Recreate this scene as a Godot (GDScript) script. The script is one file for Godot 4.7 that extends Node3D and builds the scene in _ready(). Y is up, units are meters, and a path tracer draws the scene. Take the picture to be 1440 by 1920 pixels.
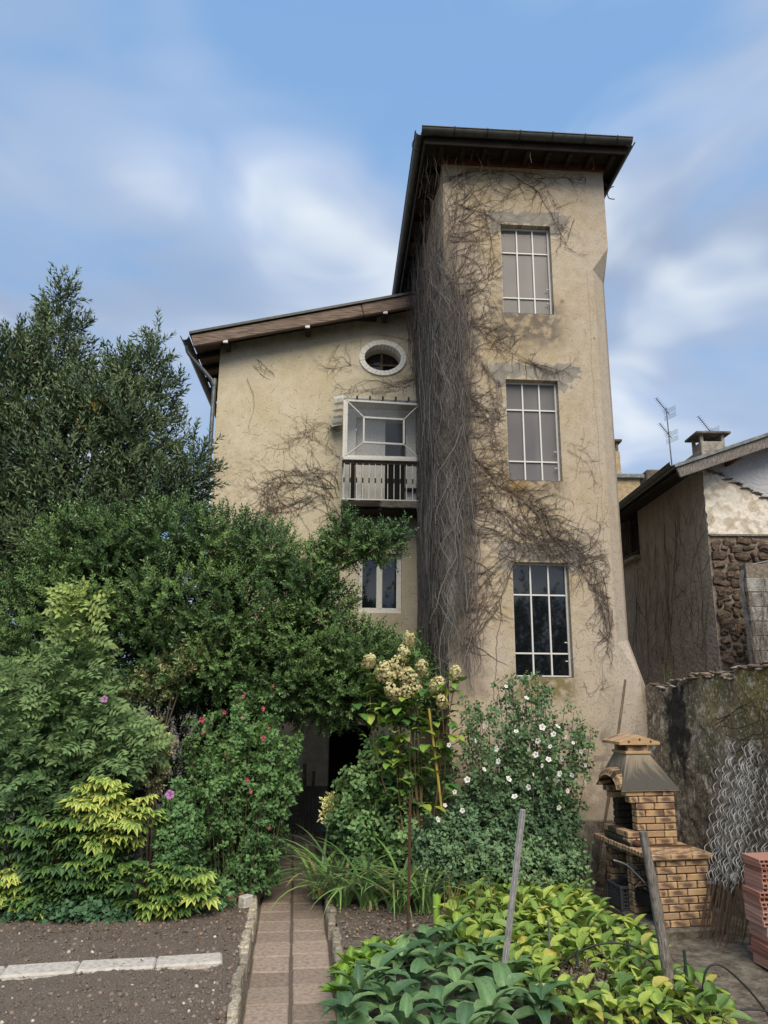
extends Node3D
# A garden with a tall rendered stair tower, its house, the neighbour's walls, a brick barbecue and beds of plants.

var rng := RandomNumberGenerator.new()
var M := {}
var taken := {}
const GREEN := Color(1.95, 1.97, 2.0)
const NTH := ["first", "second", "third", "fourth", "fifth", "sixth", "seventh", "eighth", "ninth", "tenth", "eleventh", "twelfth", "thirteenth", "fourteenth", "fifteenth", "sixteenth", "seventeenth", "eighteenth", "nineteenth", "twentieth", "twenty-first", "twenty-second", "twenty-third"]
const SKY_A := -23.332
const SKY_B := 12.945
const SKY_E := 0.46
const SUN_E := 0.5
const EXPOSE := 2.5


class MB:
	# collects triangles; faces are given counter-clockwise and stored clockwise
	var v := PackedVector3Array()
	var n := PackedVector3Array()
	var c := PackedColorArray()
	var t := PackedVector2Array()
	var col := Color(1, 1, 1)

	func put(p: Vector3, q: Vector3, u: Vector2) -> void:
		v.append(p)
		n.append(q)
		c.append(col)
		t.append(u)

	func tri(a: Vector3, b: Vector3, d: Vector3, ref := Vector3.ZERO, ua := Vector2.ZERO, ub := Vector2(1, 0), ud := Vector2(1, 1)) -> void:
		var k := (b - a).cross(d - a)
		if k.length_squared() < 1e-18:
			return
		k = k.normalized()
		if ref != Vector3.ZERO and k.dot(ref) < 0.0:
			put(a, -k, ua)
			put(b, -k, ub)
			put(d, -k, ud)
		else:
			put(a, k, ua)
			put(d, k, ud)
			put(b, k, ub)

	func quad(a: Vector3, b: Vector3, d: Vector3, e: Vector3, ref := Vector3.ZERO) -> void:
		tri(a, b, d, ref, Vector2(0, 1), Vector2(1, 1), Vector2(1, 0))
		tri(a, d, e, ref, Vector2(0, 1), Vector2(1, 0), Vector2(0, 0))

	func quadu(a: Vector3, b: Vector3, d: Vector3, e: Vector3, ref: Vector3, ua: Vector2, ub: Vector2, ud: Vector2, ue: Vector2) -> void:
		tri(a, b, d, ref, ua, ub, ud)
		tri(a, d, e, ref, ua, ud, ue)

	func smooth(a: Vector3, b: Vector3, d: Vector3, na: Vector3, nb: Vector3, nd: Vector3, ua := Vector2.ZERO, ub := Vector2.ZERO, ud := Vector2.ZERO) -> void:
		var k := (b - a).cross(d - a)
		if k.length_squared() < 1e-18:
			return
		if k.dot(na + nb + nd) < 0.0:
			put(a, na, ua)
			put(b, nb, ub)
			put(d, nd, ud)
		else:
			put(a, na, ua)
			put(d, nd, ud)
			put(b, nb, ub)

	func box(o: Vector3, s: Vector3, q := Basis()) -> void:
		var h := s * 0.5
		for ax in 3:
			for sg in [-1.0, 1.0]:
				var e := Vector3.ZERO
				e[ax] = sg
				var b := (ax + 1) % 3
				var d := (ax + 2) % 3
				if ax == 0:
					b = 2
					d = 1
				elif ax == 1:
					b = 0
					d = 2
				var p: Array[Vector3] = []
				for w in [[-1, -1], [1, -1], [1, 1], [-1, 1]]:
					var x := e * h[ax]
					x[b] = h[b] * w[0]
					x[d] = h[d] * w[1]
					p.append(o + q * x)
				quad(p[0], p[1], p[2], p[3], q * e)

	func bbox(o: Vector3, s: Vector3, bv: float, q := Basis()) -> void:
		var h := s * 0.5
		for ax in 3:
			var b := (ax + 1) % 3
			var d := (ax + 2) % 3
			if ax == 0:
				b = 2
				d = 1
			elif ax == 1:
				b = 0
				d = 2
			for sg in [-1.0, 1.0]:
				var e := Vector3.ZERO
				e[ax] = sg
				var p: Array[Vector3] = []
				for w in [[-1, -1], [1, -1], [1, 1], [-1, 1]]:
					var x := e * h[ax]
					x[b] = (h[b] - bv) * w[0]
					x[d] = (h[d] - bv) * w[1]
					p.append(o + q * x)
				quad(p[0], p[1], p[2], p[3], q * e)
		for ax in 3:
			var b := (ax + 1) % 3
			var d := (ax + 2) % 3
			for s1 in [-1.0, 1.0]:
				for s2 in [-1.0, 1.0]:
					var p: Array[Vector3] = []
					for w in [[-1.0, 0], [1.0, 0], [1.0, 1], [-1.0, 1]]:
						var x := Vector3.ZERO
						x[d] = (h[d] - bv) * w[0]
						x[ax] = (h[ax] if w[1] == 0 else h[ax] - bv) * s1
						x[b] = (h[b] - bv if w[1] == 0 else h[b]) * s2
						p.append(o + q * x)
					var e := Vector3.ZERO
					e[ax] = s1
					e[b] = s2
					tri(p[0], p[1], p[2], q * e, Vector2(.02, .02), Vector2(.98, .02), Vector2(.98, .05))
					tri(p[0], p[2], p[3], q * e, Vector2(.02, .02), Vector2(.98, .05), Vector2(.02, .05))
		for sx in [-1.0, 1.0]:
			for sy in [-1.0, 1.0]:
				for sz in [-1.0, 1.0]:
					var g := Vector3(sx, sy, sz)
					var k := (h - Vector3.ONE * bv) * g
					tri(o + q * (k + Vector3(bv * sx, 0, 0)), o + q * (k + Vector3(0, bv * sy, 0)), o + q * (k + Vector3(0, 0, bv * sz)), q * g, Vector2(.02, .02), Vector2(.03, .02), Vector2(.03, .03))

	func tube(p: Array, r0: float, r1: float, sides := 6, caps := true) -> void:
		var m := p.size()
		if m < 2:
			return
		var side := Vector3.ZERO
		var last: Array = []
		var lastn: Array = []
		for i in m:
			var a: Vector3 = p[maxi(i - 1, 0)]
			var b: Vector3 = p[mini(i + 1, m - 1)]
			var d := (b - a).normalized()
			if side == Vector3.ZERO:
				side = d.cross(Vector3(0.31, 0.11, 0.94))
			side = (side - d * side.dot(d)).normalized()
			var up := d.cross(side)
			var r := lerpf(r0, r1, float(i) / (m - 1))
			var ring: Array = []
			var rn: Array = []
			for k in sides:
				var an := TAU * k / sides
				var e := side * cos(an) + up * sin(an)
				rn.append(e)
				ring.append(p[i] + e * r)
			if i > 0:
				for k in sides:
					var j := (k + 1) % sides
					smooth(last[k], last[j], ring[j], lastn[k], lastn[j], rn[j])
					smooth(last[k], ring[j], ring[k], lastn[k], rn[j], rn[k])
			if caps and (i == 0 or i == m - 1):
				for k in range(1, sides - 1):
					tri(ring[0], ring[k], ring[k + 1], -d if i == 0 else d)
			last = ring
			lastn = rn

	func leaf(b: Vector3, d: Vector3, up: Vector3, l: float, w: float, fold := 0.2, droop := 0.15, tipw := 0.45) -> void:
		# a folded four-triangle blade
		var r := d.cross(up).normalized()
		var u := r.cross(d).normalized()
		var m := b + d * l * tipw - u * (w * fold)
		var x := b + d * l * tipw + r * (w * .5)
		var y := b + d * l * tipw - r * (w * .5)
		var e := b + d * l - u * (l * droop)
		tri(b, m, x, u)
		tri(b, y, m, u)
		tri(m, e, x, u)
		tri(m, y, e, u)

	func sheet(f: Callable, nu: int, nv: int) -> void:
		# a smooth grid: f(s, t) -> point, s and t from 0 to 1
		var g: Array = []
		for j in nv + 1:
			for i in nu + 1:
				g.append(f.call(float(i) / nu, float(j) / nv))
		var k: Array = []
		for j in nv + 1:
			for i in nu + 1:
				var a: Vector3 = g[j * (nu + 1) + mini(i + 1, nu)] - g[j * (nu + 1) + maxi(i - 1, 0)]
				var b: Vector3 = g[mini(j + 1, nv) * (nu + 1) + i] - g[maxi(j - 1, 0) * (nu + 1) + i]
				k.append(a.cross(b).normalized())
		for j in nv:
			for i in nu:
				var q := [j * (nu + 1) + i, j * (nu + 1) + i + 1, (j + 1) * (nu + 1) + i + 1, (j + 1) * (nu + 1) + i]
				var uv := [Vector2(float(i) / nu, 1 - float(j) / nv), Vector2(float(i + 1) / nu, 1 - float(j) / nv), Vector2(float(i + 1) / nu, 1 - float(j + 1) / nv), Vector2(float(i) / nu, 1 - float(j + 1) / nv)]
				smooth(g[q[0]], g[q[1]], g[q[2]], k[q[0]], k[q[1]], k[q[2]], uv[0], uv[1], uv[2])
				smooth(g[q[0]], g[q[2]], g[q[3]], k[q[0]], k[q[2]], k[q[3]], uv[0], uv[2], uv[3])

	func blob(o: Vector3, r: Vector3, noise: FastNoiseLite, amp: float, nu := 10, nv := 7) -> void:
		sheet(func(s: float, t: float) -> Vector3:
			var a := TAU * s
			var b := PI * (t - 0.5)
			var d := Vector3(cos(a) * cos(b), sin(b), -sin(a) * cos(b))
			return o + d * r * (1.0 + amp * noise.get_noise_3dv((d + o * 0.37) * 10.0)), nu, nv)

	func mesh() -> ArrayMesh:
		var m := ArrayMesh.new()
		if v.is_empty():
			return m
		var a := []
		a.resize(Mesh.ARRAY_MAX)
		a[Mesh.ARRAY_VERTEX] = v
		a[Mesh.ARRAY_NORMAL] = n
		a[Mesh.ARRAY_COLOR] = c
		a[Mesh.ARRAY_TEX_UV] = t
		m.add_surface_from_arrays(Mesh.PRIMITIVE_TRIANGLES, a)
		return m


func rf(a: float, b: float) -> float:
	return rng.randf_range(a, b)


func rv(s: float) -> Vector3:
	return Vector3(rf(-s, s), rf(-s, s), rf(-s, s))


func numbered(called: String) -> String:
	var k: int = taken.get(called, 0)
	taken[called] = k + 1
	return called if k == 0 else "%s_%03d" % [called, k]


func tag(o: Node3D, label: String, category: String, group := "", kind := "") -> Node3D:
	if label:
		o.set_meta("label", label)
	if category:
		o.set_meta("category", category)
	if group:
		o.set_meta("group", group)
	if kind:
		o.set_meta("kind", kind)
	return o


func thing(called: String, label: String, category: String, at := Vector3.ZERO, turn := 0.0, group := "") -> Node3D:
	var o := Node3D.new()
	o.name = numbered(called)
	o.position = at
	o.rotation.y = turn
	add_child(o, true)
	tag(o, label, category, group)
	return o


func obj(called: String, m, mat: Material, parent: Node = self) -> MeshInstance3D:
	var o := MeshInstance3D.new()
	o.name = numbered(called) if parent == self else called
	o.mesh = m.mesh() if m is MB else m
	o.material_override = mat
	parent.add_child(o, true)
	return o


func node(called: String, parent: Node) -> Node3D:
	var o := Node3D.new()
	o.name = called
	parent.add_child(o, true)
	return o


func stuff(o: Node3D) -> Node3D:
	o.set_meta("kind", "stuff")
	return o


func copies(called: String, m: Mesh, mat: Material, xf: Array, cols: Array, parent: Node) -> MultiMeshInstance3D:
	var q := MultiMesh.new()
	q.transform_format = MultiMesh.TRANSFORM_3D
	q.use_colors = true
	q.mesh = m
	q.instance_count = xf.size()
	for i in xf.size():
		q.set_instance_transform(i, xf[i])
		q.set_instance_color(i, cols[i])
	var o := MultiMeshInstance3D.new()
	o.name = numbered(called) if parent == self else called
	o.multimesh = q
	o.material_override = mat
	parent.add_child(o, true)
	return o


func basis_y(y: Vector3, roll: float) -> Basis:
	# a basis whose y axis points along y
	y = y.normalized()
	var x := y.cross(Vector3(0.17, 0.05, 0.98) if absf(y.z) < 0.9 else Vector3(1, 0, 0)).normalized()
	return Basis(y, roll) * Basis(x, y, x.cross(y))


func pmat(r: float, g: float, b: float, rough := 0.8) -> StandardMaterial3D:
	# linear base colour
	var m := StandardMaterial3D.new()
	m.albedo_color = Color(r, g, b).linear_to_srgb()
	m.roughness = rough
	m.cull_mode = BaseMaterial3D.CULL_DISABLED
	return m


func vmat(rough := 0.8, back := 0.0) -> StandardMaterial3D:
	var m := pmat(1, 1, 1, rough)
	m.vertex_color_use_as_albedo = true
	if back > 0.0:
		m.backlight_enabled = true
		m.backlight = Color(back, back, back)
	return m


func fnl(sd: int, freq: float, oct := 4, type := FastNoiseLite.TYPE_SIMPLEX_SMOOTH) -> FastNoiseLite:
	var f := FastNoiseLite.new()
	f.seed = sd
	f.frequency = freq
	f.noise_type = type
	f.fractal_octaves = oct
	return f


func ntex(sd: int, freq: float, oct: int, stops: Array, size := 512) -> NoiseTexture2D:
	# stops: [offset, r, g, b] with linear colours
	var g := Gradient.new()
	var off := PackedFloat32Array()
	var cs := PackedColorArray()
	for s in stops:
		off.append(s[0])
		cs.append(Color(s[1], s[2], s[3]).linear_to_srgb())
	g.offsets = off
	g.colors = cs
	var t := NoiseTexture2D.new()
	t.width = size
	t.height = size
	t.seamless = true
	t.generate_mipmaps = false
	t.noise = fnl(sd, freq, oct)
	t.color_ramp = g
	return t


func nnrm(sd: int, freq: float, oct: int, bump := 6.0, size := 512) -> NoiseTexture2D:
	var t := NoiseTexture2D.new()
	t.width = size
	t.height = size
	t.seamless = true
	t.generate_mipmaps = false
	t.as_normal_map = true
	t.bump_strength = bump
	t.noise = fnl(sd, freq, oct)
	return t


func tri_mat(tex: Texture2D, nrm: Texture2D, sc: Vector3, rough := 0.9, world := true, nscale := 1.0) -> StandardMaterial3D:
	var m := pmat(1, 1, 1, rough)
	m.albedo_texture = tex
	if nrm:
		m.normal_enabled = true
		m.normal_texture = nrm
		m.normal_scale = nscale
	m.uv1_triplanar = true
	m.uv1_world_triplanar = world
	m.uv1_scale = sc
	return m


func img_tex(w: int, h: int, f: Callable) -> ImageTexture:
	# f(x, y) with 0..1 -> linear Color
	var d := PackedByteArray()
	d.resize(w * h * 3)
	var k := 0
	for j in h:
		for i in w:
			var q: Color = f.call((i + 0.5) / w, (j + 0.5) / h)
			q = q.linear_to_srgb()
			d[k] = clampi(int(q.r * 255.0), 0, 255)
			d[k + 1] = clampi(int(q.g * 255.0), 0, 255)
			d[k + 2] = clampi(int(q.b * 255.0), 0, 255)
			k += 3
	return ImageTexture.create_from_image(Image.create_from_data(w, h, false, Image.FORMAT_RGB8, d))


func bez(p: Array, m: int) -> Array:
	# a smooth curve through the points
	var o: Array = []
	for i in p.size() - 1:
		var a: Vector3 = p[maxi(i - 1, 0)]
		var b: Vector3 = p[i]
		var d: Vector3 = p[i + 1]
		var e: Vector3 = p[mini(i + 2, p.size() - 1)]
		for k in m:
			o.append(b.cubic_interpolate(d, a, e, float(k) / m))
	o.append(p[-1])
	return o


# ---------------------------------------------------------------- camera, sky, sun

func set_camera() -> void:
	var cam := Camera3D.new()
	cam.name = "camera"
	cam.fov = 69.65
	cam.near = 0.05
	cam.far = 4000.0
	cam.position = Vector3(0, 2.35, 0)
	var q := Basis(Vector3.RIGHT, deg_to_rad(13.54))
	cam.basis = q * Basis(Vector3.BACK, deg_to_rad(0.5))
	add_child(cam)
	cam.current = true


func set_sky() -> void:
	var w := 1536
	var h := 768
	var d := PackedByteArray()
	d.resize(w * h * 3)
	var big := fnl(11, 0.62, 4)
	var fine := fnl(4, 1.5, 5)
	var warp := fnl(7, 0.8, 3)
	var k := 0
	for j in h:
		var el := PI * (0.5 - (j + 0.5) / h)
		var y := sin(el)
		var cy := cos(el)
		var hz := pow(1.0 - clampf(y, 0.0, 1.0), 2.2)
		for i in w:
			var az := TAU * (i + 0.5) / w
			var r := 0.0
			var g := 0.0
			var b := 0.0
			if y < -0.02:
				r = 0.30
				g = 0.31
				b = 0.32
			else:
				var dx := sin(az) * cy
				var dz := -cos(az) * cy
				# the cloud sheet lies on a curved shell; streaks run from lower right to upper left
				var s := 1.0 / (maxf(y, 0.0) + 0.32)
				var px := dx * s
				var pz := dz * s
				var a := px * cos(2.707) + pz * sin(2.707)
				var e := -px * sin(2.707) + pz * cos(2.707)
				var wv := warp.get_noise_2d(px, pz) * 0.45
				var n1 := big.get_noise_2d(a * 1.008 + SKY_A + wv, e * 2.32 + SKY_B - wv) * 0.95 + hz * 0.3
				var n2 := fine.get_noise_2d(a * 0.85 + 3.1 + wv * 1.6, e * 1.15 - 2.0 + wv)
				var br := clampf(0.50 + (n1 - 0.05) * 0.50 + n2 * 0.62, 0.0, 1.0)
				# blue air, then grey veil, then bright cloud
				var shade := 1.0 + 0.26 * big.get_noise_2d(a * 2.1 - 7.0 + wv, e * 2.6 + 3.0)
				var veil := smoothstep(0.02, 0.52, br)
				var lit := smoothstep(0.44, 1.02, br)
				r = lerpf(lerpf(0.20, 0.36, hz * 0.8), 0.355 * shade, veil)
				g = lerpf(lerpf(0.365, 0.54, hz * 0.8), 0.455 * shade, veil)
				b = lerpf(lerpf(0.640, 0.78, hz * 0.8), 0.635 * shade, veil)
				r = lerpf(r, 0.78, lit)
				g = lerpf(g, 0.83, lit)
				b = lerpf(b, 0.88, lit)
			var q := Color(r, g, b).linear_to_srgb()
			d[k] = clampi(int(q.r * 255.0 + 0.5), 0, 255)
			d[k + 1] = clampi(int(q.g * 255.0 + 0.5), 0, 255)
			d[k + 2] = clampi(int(q.b * 255.0 + 0.5), 0, 255)
			k += 3
	var pano := PanoramaSkyMaterial.new()
	pano.panorama = ImageTexture.create_from_image(Image.create_from_data(w, h, false, Image.FORMAT_RGB8, d))
	var sky := Sky.new()
	sky.sky_material = pano
	var env := Environment.new()
	env.background_mode = Environment.BG_SKY
	env.sky = sky
	env.background_energy_multiplier = SKY_E
	env.tonemap_mode = Environment.TONE_MAPPER_LINEAR
	env.tonemap_exposure = EXPOSE
	env.sdfgi_enabled = true
	env.ssao_enabled = true
	env.ssil_enabled = true
	var we := WorldEnvironment.new()
	we.name = "world_environment"
	we.environment = env
	add_child(we)


func set_sun() -> void:
	var sun := DirectionalLight3D.new()
	sun.name = "sun"
	sun.light_energy = SUN_E
	sun.light_color = Color(1.0, 0.94, 0.84)
	sun.light_angular_distance = 42.0
	sun.shadow_enabled = true
	sun.position = Vector3(2, 30, 12)
	add_child(sun)
	# high behind the camera, a little to its right
	sun.look_at_from_position(Vector3(5, 27, 17), Vector3(0, 0, -8), Vector3.UP)


# ---------------------------------------------------------------- materials

func make_materials() -> void:
	M.steel = pmat(0.66, 0.67, 0.66, 0.45)
	M.white = tri_mat(ntex(70, 0.03, 4, [[0.0, .50, .49, .45], [0.35, .66, .66, .63], [1.0, .74, .74, .72]], 256), null, Vector3(2, 2, 2), 0.5)
	M.zinc = tri_mat(ntex(21, 0.02, 4, [[0.0, .09, .10, .10], [1.0, .22, .24, .25]], 256), null, Vector3(1.3, 1.3, 1.3), 0.5)
	M.zinc.metallic = 0.5
	M.dkzinc = tri_mat(ntex(22, 0.02, 4, [[0.0, .030, .032, .030], [1.0, .085, .088, .085]], 256), null, Vector3(1.3, 1.3, 1.3), 0.5)
	M.soffit = tri_mat(ntex(23, 0.02, 5, [[0.0, .010, .007, .005], [1.0, .040, .028, .020]], 256), null, Vector3(.4, 2, 2), 0.9)
	M.redband = tri_mat(ntex(24, 0.03, 4, [[0.0, .075, .022, .013], [1.0, .20, .065, .04]], 256), null, Vector3(1, 1, 1), 0.85)
	M.terracotta = tri_mat(ntex(25, 0.03, 5, [[0.0, .17, .075, .05], [0.5, .32, .14, .09], [1.0, .42, .22, .15]], 256), nnrm(26, .05, 4, 3.0, 256), Vector3(2, 2, 2), 0.9, false)
	M.roof = tri_mat(ntex(27, 0.02, 5, [[0.0, .10, .05, .035], [1.0, .28, .15, .10]], 256), null, Vector3(1, 1, 1), 0.9)
	# timber: grain along x
	var wn := nnrm(31, 0.012, 5, 5.0)
	M.beam = tri_mat(ntex(30, 0.02, 5, [[0.0, .05, .036, .028], [0.45, .17, .125, .10], [1.0, .30, .235, .19]]), wn, Vector3(.25, 3.2, 3.2), 0.9, false, 1.0)
	M.board = tri_mat(ntex(32, 0.02, 5, [[0.0, .05, .038, .026], [0.5, .15, .115, .08], [1.0, .24, .19, .14]]), wn, Vector3(3.2, .25, 3.2), 0.9, false, 1.0)
	M.greywood = tri_mat(ntex(33, 0.03, 5, [[0.0, .045, .040, .036], [0.4, .16, .145, .135], [1.0, .34, .32, .30]]), nnrm(34, .03, 5, 8.0), Vector3(7.0, .5, 7.0), 0.9, false, 1.0)
	M.silverwood = tri_mat(ntex(35, 0.03, 5, [[0.0, .13, .115, .10], [0.5, .30, .30, .31], [1.0, .42, .43, .46]]), nnrm(34, .03, 5, 8.0), Vector3(7.0, .4, 7.0), 0.7, false, .6)
	M.rust = tri_mat(ntex(36, 0.04, 4, [[0.0, .035, .016, .010], [1.0, .13, .062, .038]], 256), null, Vector3(4, 4, 4), 0.9)
	M.cane = tri_mat(ntex(37, 0.03, 4, [[0.0, .30, .22, .04], [1.0, .56, .44, .10]], 256), null, Vector3(6, 1, 6), 0.5, false)
	M.bark = tri_mat(ntex(38, 0.03, 5, [[0.0, .020, .017, .013], [1.0, .10, .085, .07]], 256), nnrm(39, .03, 5, 8.0, 256), Vector3(3, .9, 3), 0.95)
	M.concrete = tri_mat(ntex(40, 0.012, 6, [[0.0, .16, .145, .12], [0.5, .30, .28, .24], [1.0, .42, .40, .36]]), nnrm(41, .05, 5, 5.0), Vector3(.9, .9, .9), 0.95)
	M.dirtcon = tri_mat(ntex(42, 0.012, 6, [[0.0, .055, .045, .034], [0.5, .13, .115, .095], [1.0, .24, .22, .19]]), nnrm(41, .05, 5, 6.0), Vector3(.8, .8, .8), 0.95)
	M.whitecon = tri_mat(ntex(43, 0.02, 6, [[0.0, .32, .30, .27], [0.4, .49, .47, .44], [1.0, .58, .57, .55]]), nnrm(41, .05, 5, 5.0), Vector3(1.3, 1.3, 1.3), 0.9)
	M.slabs = []
	for k in 4:
		var a: float = [.86, .70, 1.0, .78][k]
		M.slabs.append(tri_mat(ntex(50 + k, 0.035, 5, [[0.0, .20 * a, .152 * a, .122 * a], [0.45, .32 * a, .255 * a, .21 * a], [1.0, .39 * a, .33 * a, .29 * a]]), nnrm(45, .06, 4, 2.5), Vector3(1.0, 1.0, 1.0), 0.9))
	M.soil = tri_mat(ntex(60, 0.05, 6, [[0.0, .055, .043, .035], [0.4, .125, .102, .086], [0.7, .185, .155, .132], [1.0, .30, .26, .23]], 1024), nnrm(61, .10, 4, 9.0, 1024), Vector3(.9, .9, .9), 1.0)
	M.ground = tri_mat(ntex(62, 0.01, 6, [[0.0, .05, .045, .03], [1.0, .16, .13, .095]]), null, Vector3(.2, .2, .2), 1.0)
	M.edge = []
	for k in 3:
		var a: float = [1.45, 1.05, 1.75][k]
		M.edge.append(tri_mat(ntex(55 + k, 0.03, 5, [[0.0, .11 * a, .092 * a, .07 * a], [0.5, .25 * a, .22 * a, .175 * a], [1.0, .44 * a, .41 * a, .35 * a]], 256), nnrm(46, .06, 5, 8.0, 256), Vector3(3, 3, 3), 0.95))
	M.stone = []
	for k in 4:
		var a: float = [1.0, .65, 1.35, .85][k]
		M.stone.append(tri_mat(ntex(64 + k, 0.02, 5, [[0.0, .045 * a, .030 * a, .022 * a], [0.5, .115 * a, .080 * a, .060 * a], [1.0, .20 * a, .15 * a, .12 * a]], 256), nnrm(46, .06, 5, 8.0, 256), Vector3(2, 2, 2), 0.95))
	M.mortar = tri_mat(ntex(68, 0.03, 5, [[0.0, .10, .082, .065], [1.0, .30, .26, .215]], 256), null, Vector3(2, 2, 2), 1.0)
	M.darkmortar = pmat(.030, .024, .020, 1.0)
	M.darkhouse = tri_mat(ntex(69, 0.012, 6, [[0.0, .30, .275, .25], [0.5, .37, .345, .32], [1.0, .44, .415, .39]]), nnrm(41, .05, 5, 5.0), Vector3(.5, .40, .5), 0.95)
	M.gable = tri_mat(ntex(71, 0.02, 5, [[0.0, .43, .44, .475], [1.0, .53, .54, .575]], 256), nnrm(41, .05, 5, 3.0), Vector3(.5, .5, .5), 0.95)
	M.trowel = tri_mat(ntex(72, 0.018, 4, [[0.0, .44, .38, .30], [0.40, .52, .46, .38], [0.5, .66, .62, .55], [0.62, .72, .69, .63], [1.0, .60, .55, .47]], 512), nnrm(73, .02, 5, 5.0), Vector3(.45, .45, .45), 0.9)
	M.blocks = tri_mat(ntex(74, 0.02, 5, [[0.0, .13, .125, .115], [0.5, .26, .255, .24], [1.0, .40, .40, .385]], 256), nnrm(41, .05, 5, 6.0), Vector3(1, 1, 1), 0.95)
	M.iron = pmat(0.02, 0.02, 0.022, 0.6)
	M.black = pmat(0.008, 0.008, 0.009, 0.8)
	M.alu = pmat(0.33, 0.34, 0.35, 0.5)
	M.alu.metallic = 0.35
	M.glass_grey = tri_mat(ntex(76, 0.008, 3, [[0.0, .115, .113, .122], [1.0, .20, .195, .205]], 128), null, Vector3(.7, .5, .7), 0.08)
	M.glass_grey.metallic_specular = 0.28
	M.glass_dark = pmat(0.006, 0.007, 0.009, 0.03)
	M.glass_dark.metallic_specular = 0.65
	M.pane = pmat(0.9, 0.93, 0.95, 0.05)
	M.pane.transparency = BaseMaterial3D.TRANSPARENCY_ALPHA
	M.pane.albedo_color.a = 0.035
	M.milk = pmat(0.62, 0.66, 0.66, 0.4)
	M.milk.backlight_enabled = true
	M.milk.backlight = Color(.8, .8, .8)
	M.plaster_n = nnrm(80, 0.07, 5, 7.0)
	M.render = tri_mat(ntex(81, 0.015, 6, [[0.0, .33, .255, .155], [0.5, .46, .365, .235], [1.0, .55, .45, .31]]), M.plaster_n, Vector3(.8, .8, .8), 0.95)
	M.stem = vmat(0.9)
	M.vmat = vmat(0.85)
	M.leaf = vmat(0.34, 0.45)
	M.leafmatt = vmat(0.6, 0.45)
	M.petal = vmat(0.7, 0.5)
	# leaves with a pale midrib, side veins and blemishes
	M.veined = []
	var vn := fnl(88, 1.0, 3)
	for k in 3:
		M.veined.append(img_tex(64, 128, func(x: float, y: float) -> Color:
			var u := absf(x - .5) * 2.0
			var t := 1.0 - y
			var vein := 1.0 - smoothstep(.0, .16, absf(fposmod(t * 9.0 - u * 2.2, 1.0) - .5))
			var n := vn.get_noise_2d(x * 6.0 + k * 11.0, y * 9.0)
			var c := Color(1, 1, 1) * (.86 + n * .22 + vein * .16 + (1.0 - smoothstep(.0, .09, u)) * .35)
			var rot: float = smoothstep(.18, .42, vn.get_noise_2d(x * 2.6 + k * 7.0, y * 3.4 + 5.0) + (u - .75) * .35 + (t - .8) * .3) * [.15, .55, .9][k]
			return c.lerp(Color(1.5, .75, .8) * .6, rot)))
	# brick faces: plain, burnt in the middle, burnt at one side
	M.brick = []
	var bn := fnl(90, 3.2, 4)
	for k in 5:
		M.brick.append(pmat(1, 1, 1, 0.85))
		M.brick[k].albedo_texture = img_tex(64, 32, func(x: float, y: float) -> Color:
			var s := bn.get_noise_2d(x * .45 + k * 9.0, y * .25)
			var f := bn.get_noise_2d(x * 9.0 + k * 5.0, y * 5.0)
			var base := Color(.40, .255, .14).lerp(Color(.50, .36, .215), 0.5 + s)
			var bx := absf(x - 0.5) * 2.0
			var by := absf(y - 0.5) * 2.0
			var burn := 0.0
			if k == 1 or k == 3:
				burn = 1.0 - smoothstep(0.30, 1.05, maxf(bx * 1.1, by * .75) + s * 0.35)
			elif k == 2:
				burn = smoothstep(0.35, 0.80, x + s * 0.2)
			elif k == 4:
				burn = 0.30 + s * 0.6
			base = base.lerp(Color(.10, .058, .050), clampf(burn, 0.0, 1.0) * 0.88)
			return base * (1.0 + f * 0.16))
	M.soot = pmat(1, 1, 1, 0.95)
	M.soot.albedo_texture = img_tex(64, 32, func(x: float, y: float) -> Color:
		var s := bn.get_noise_2d(x * 2.5, y * 2.0)
		return Color(.035, .027, .022).lerp(Color(.10, .068, .045), clampf(0.35 + s * 1.2, 0.0, 1.0)))


# ---------------------------------------------------------------- walls

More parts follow.
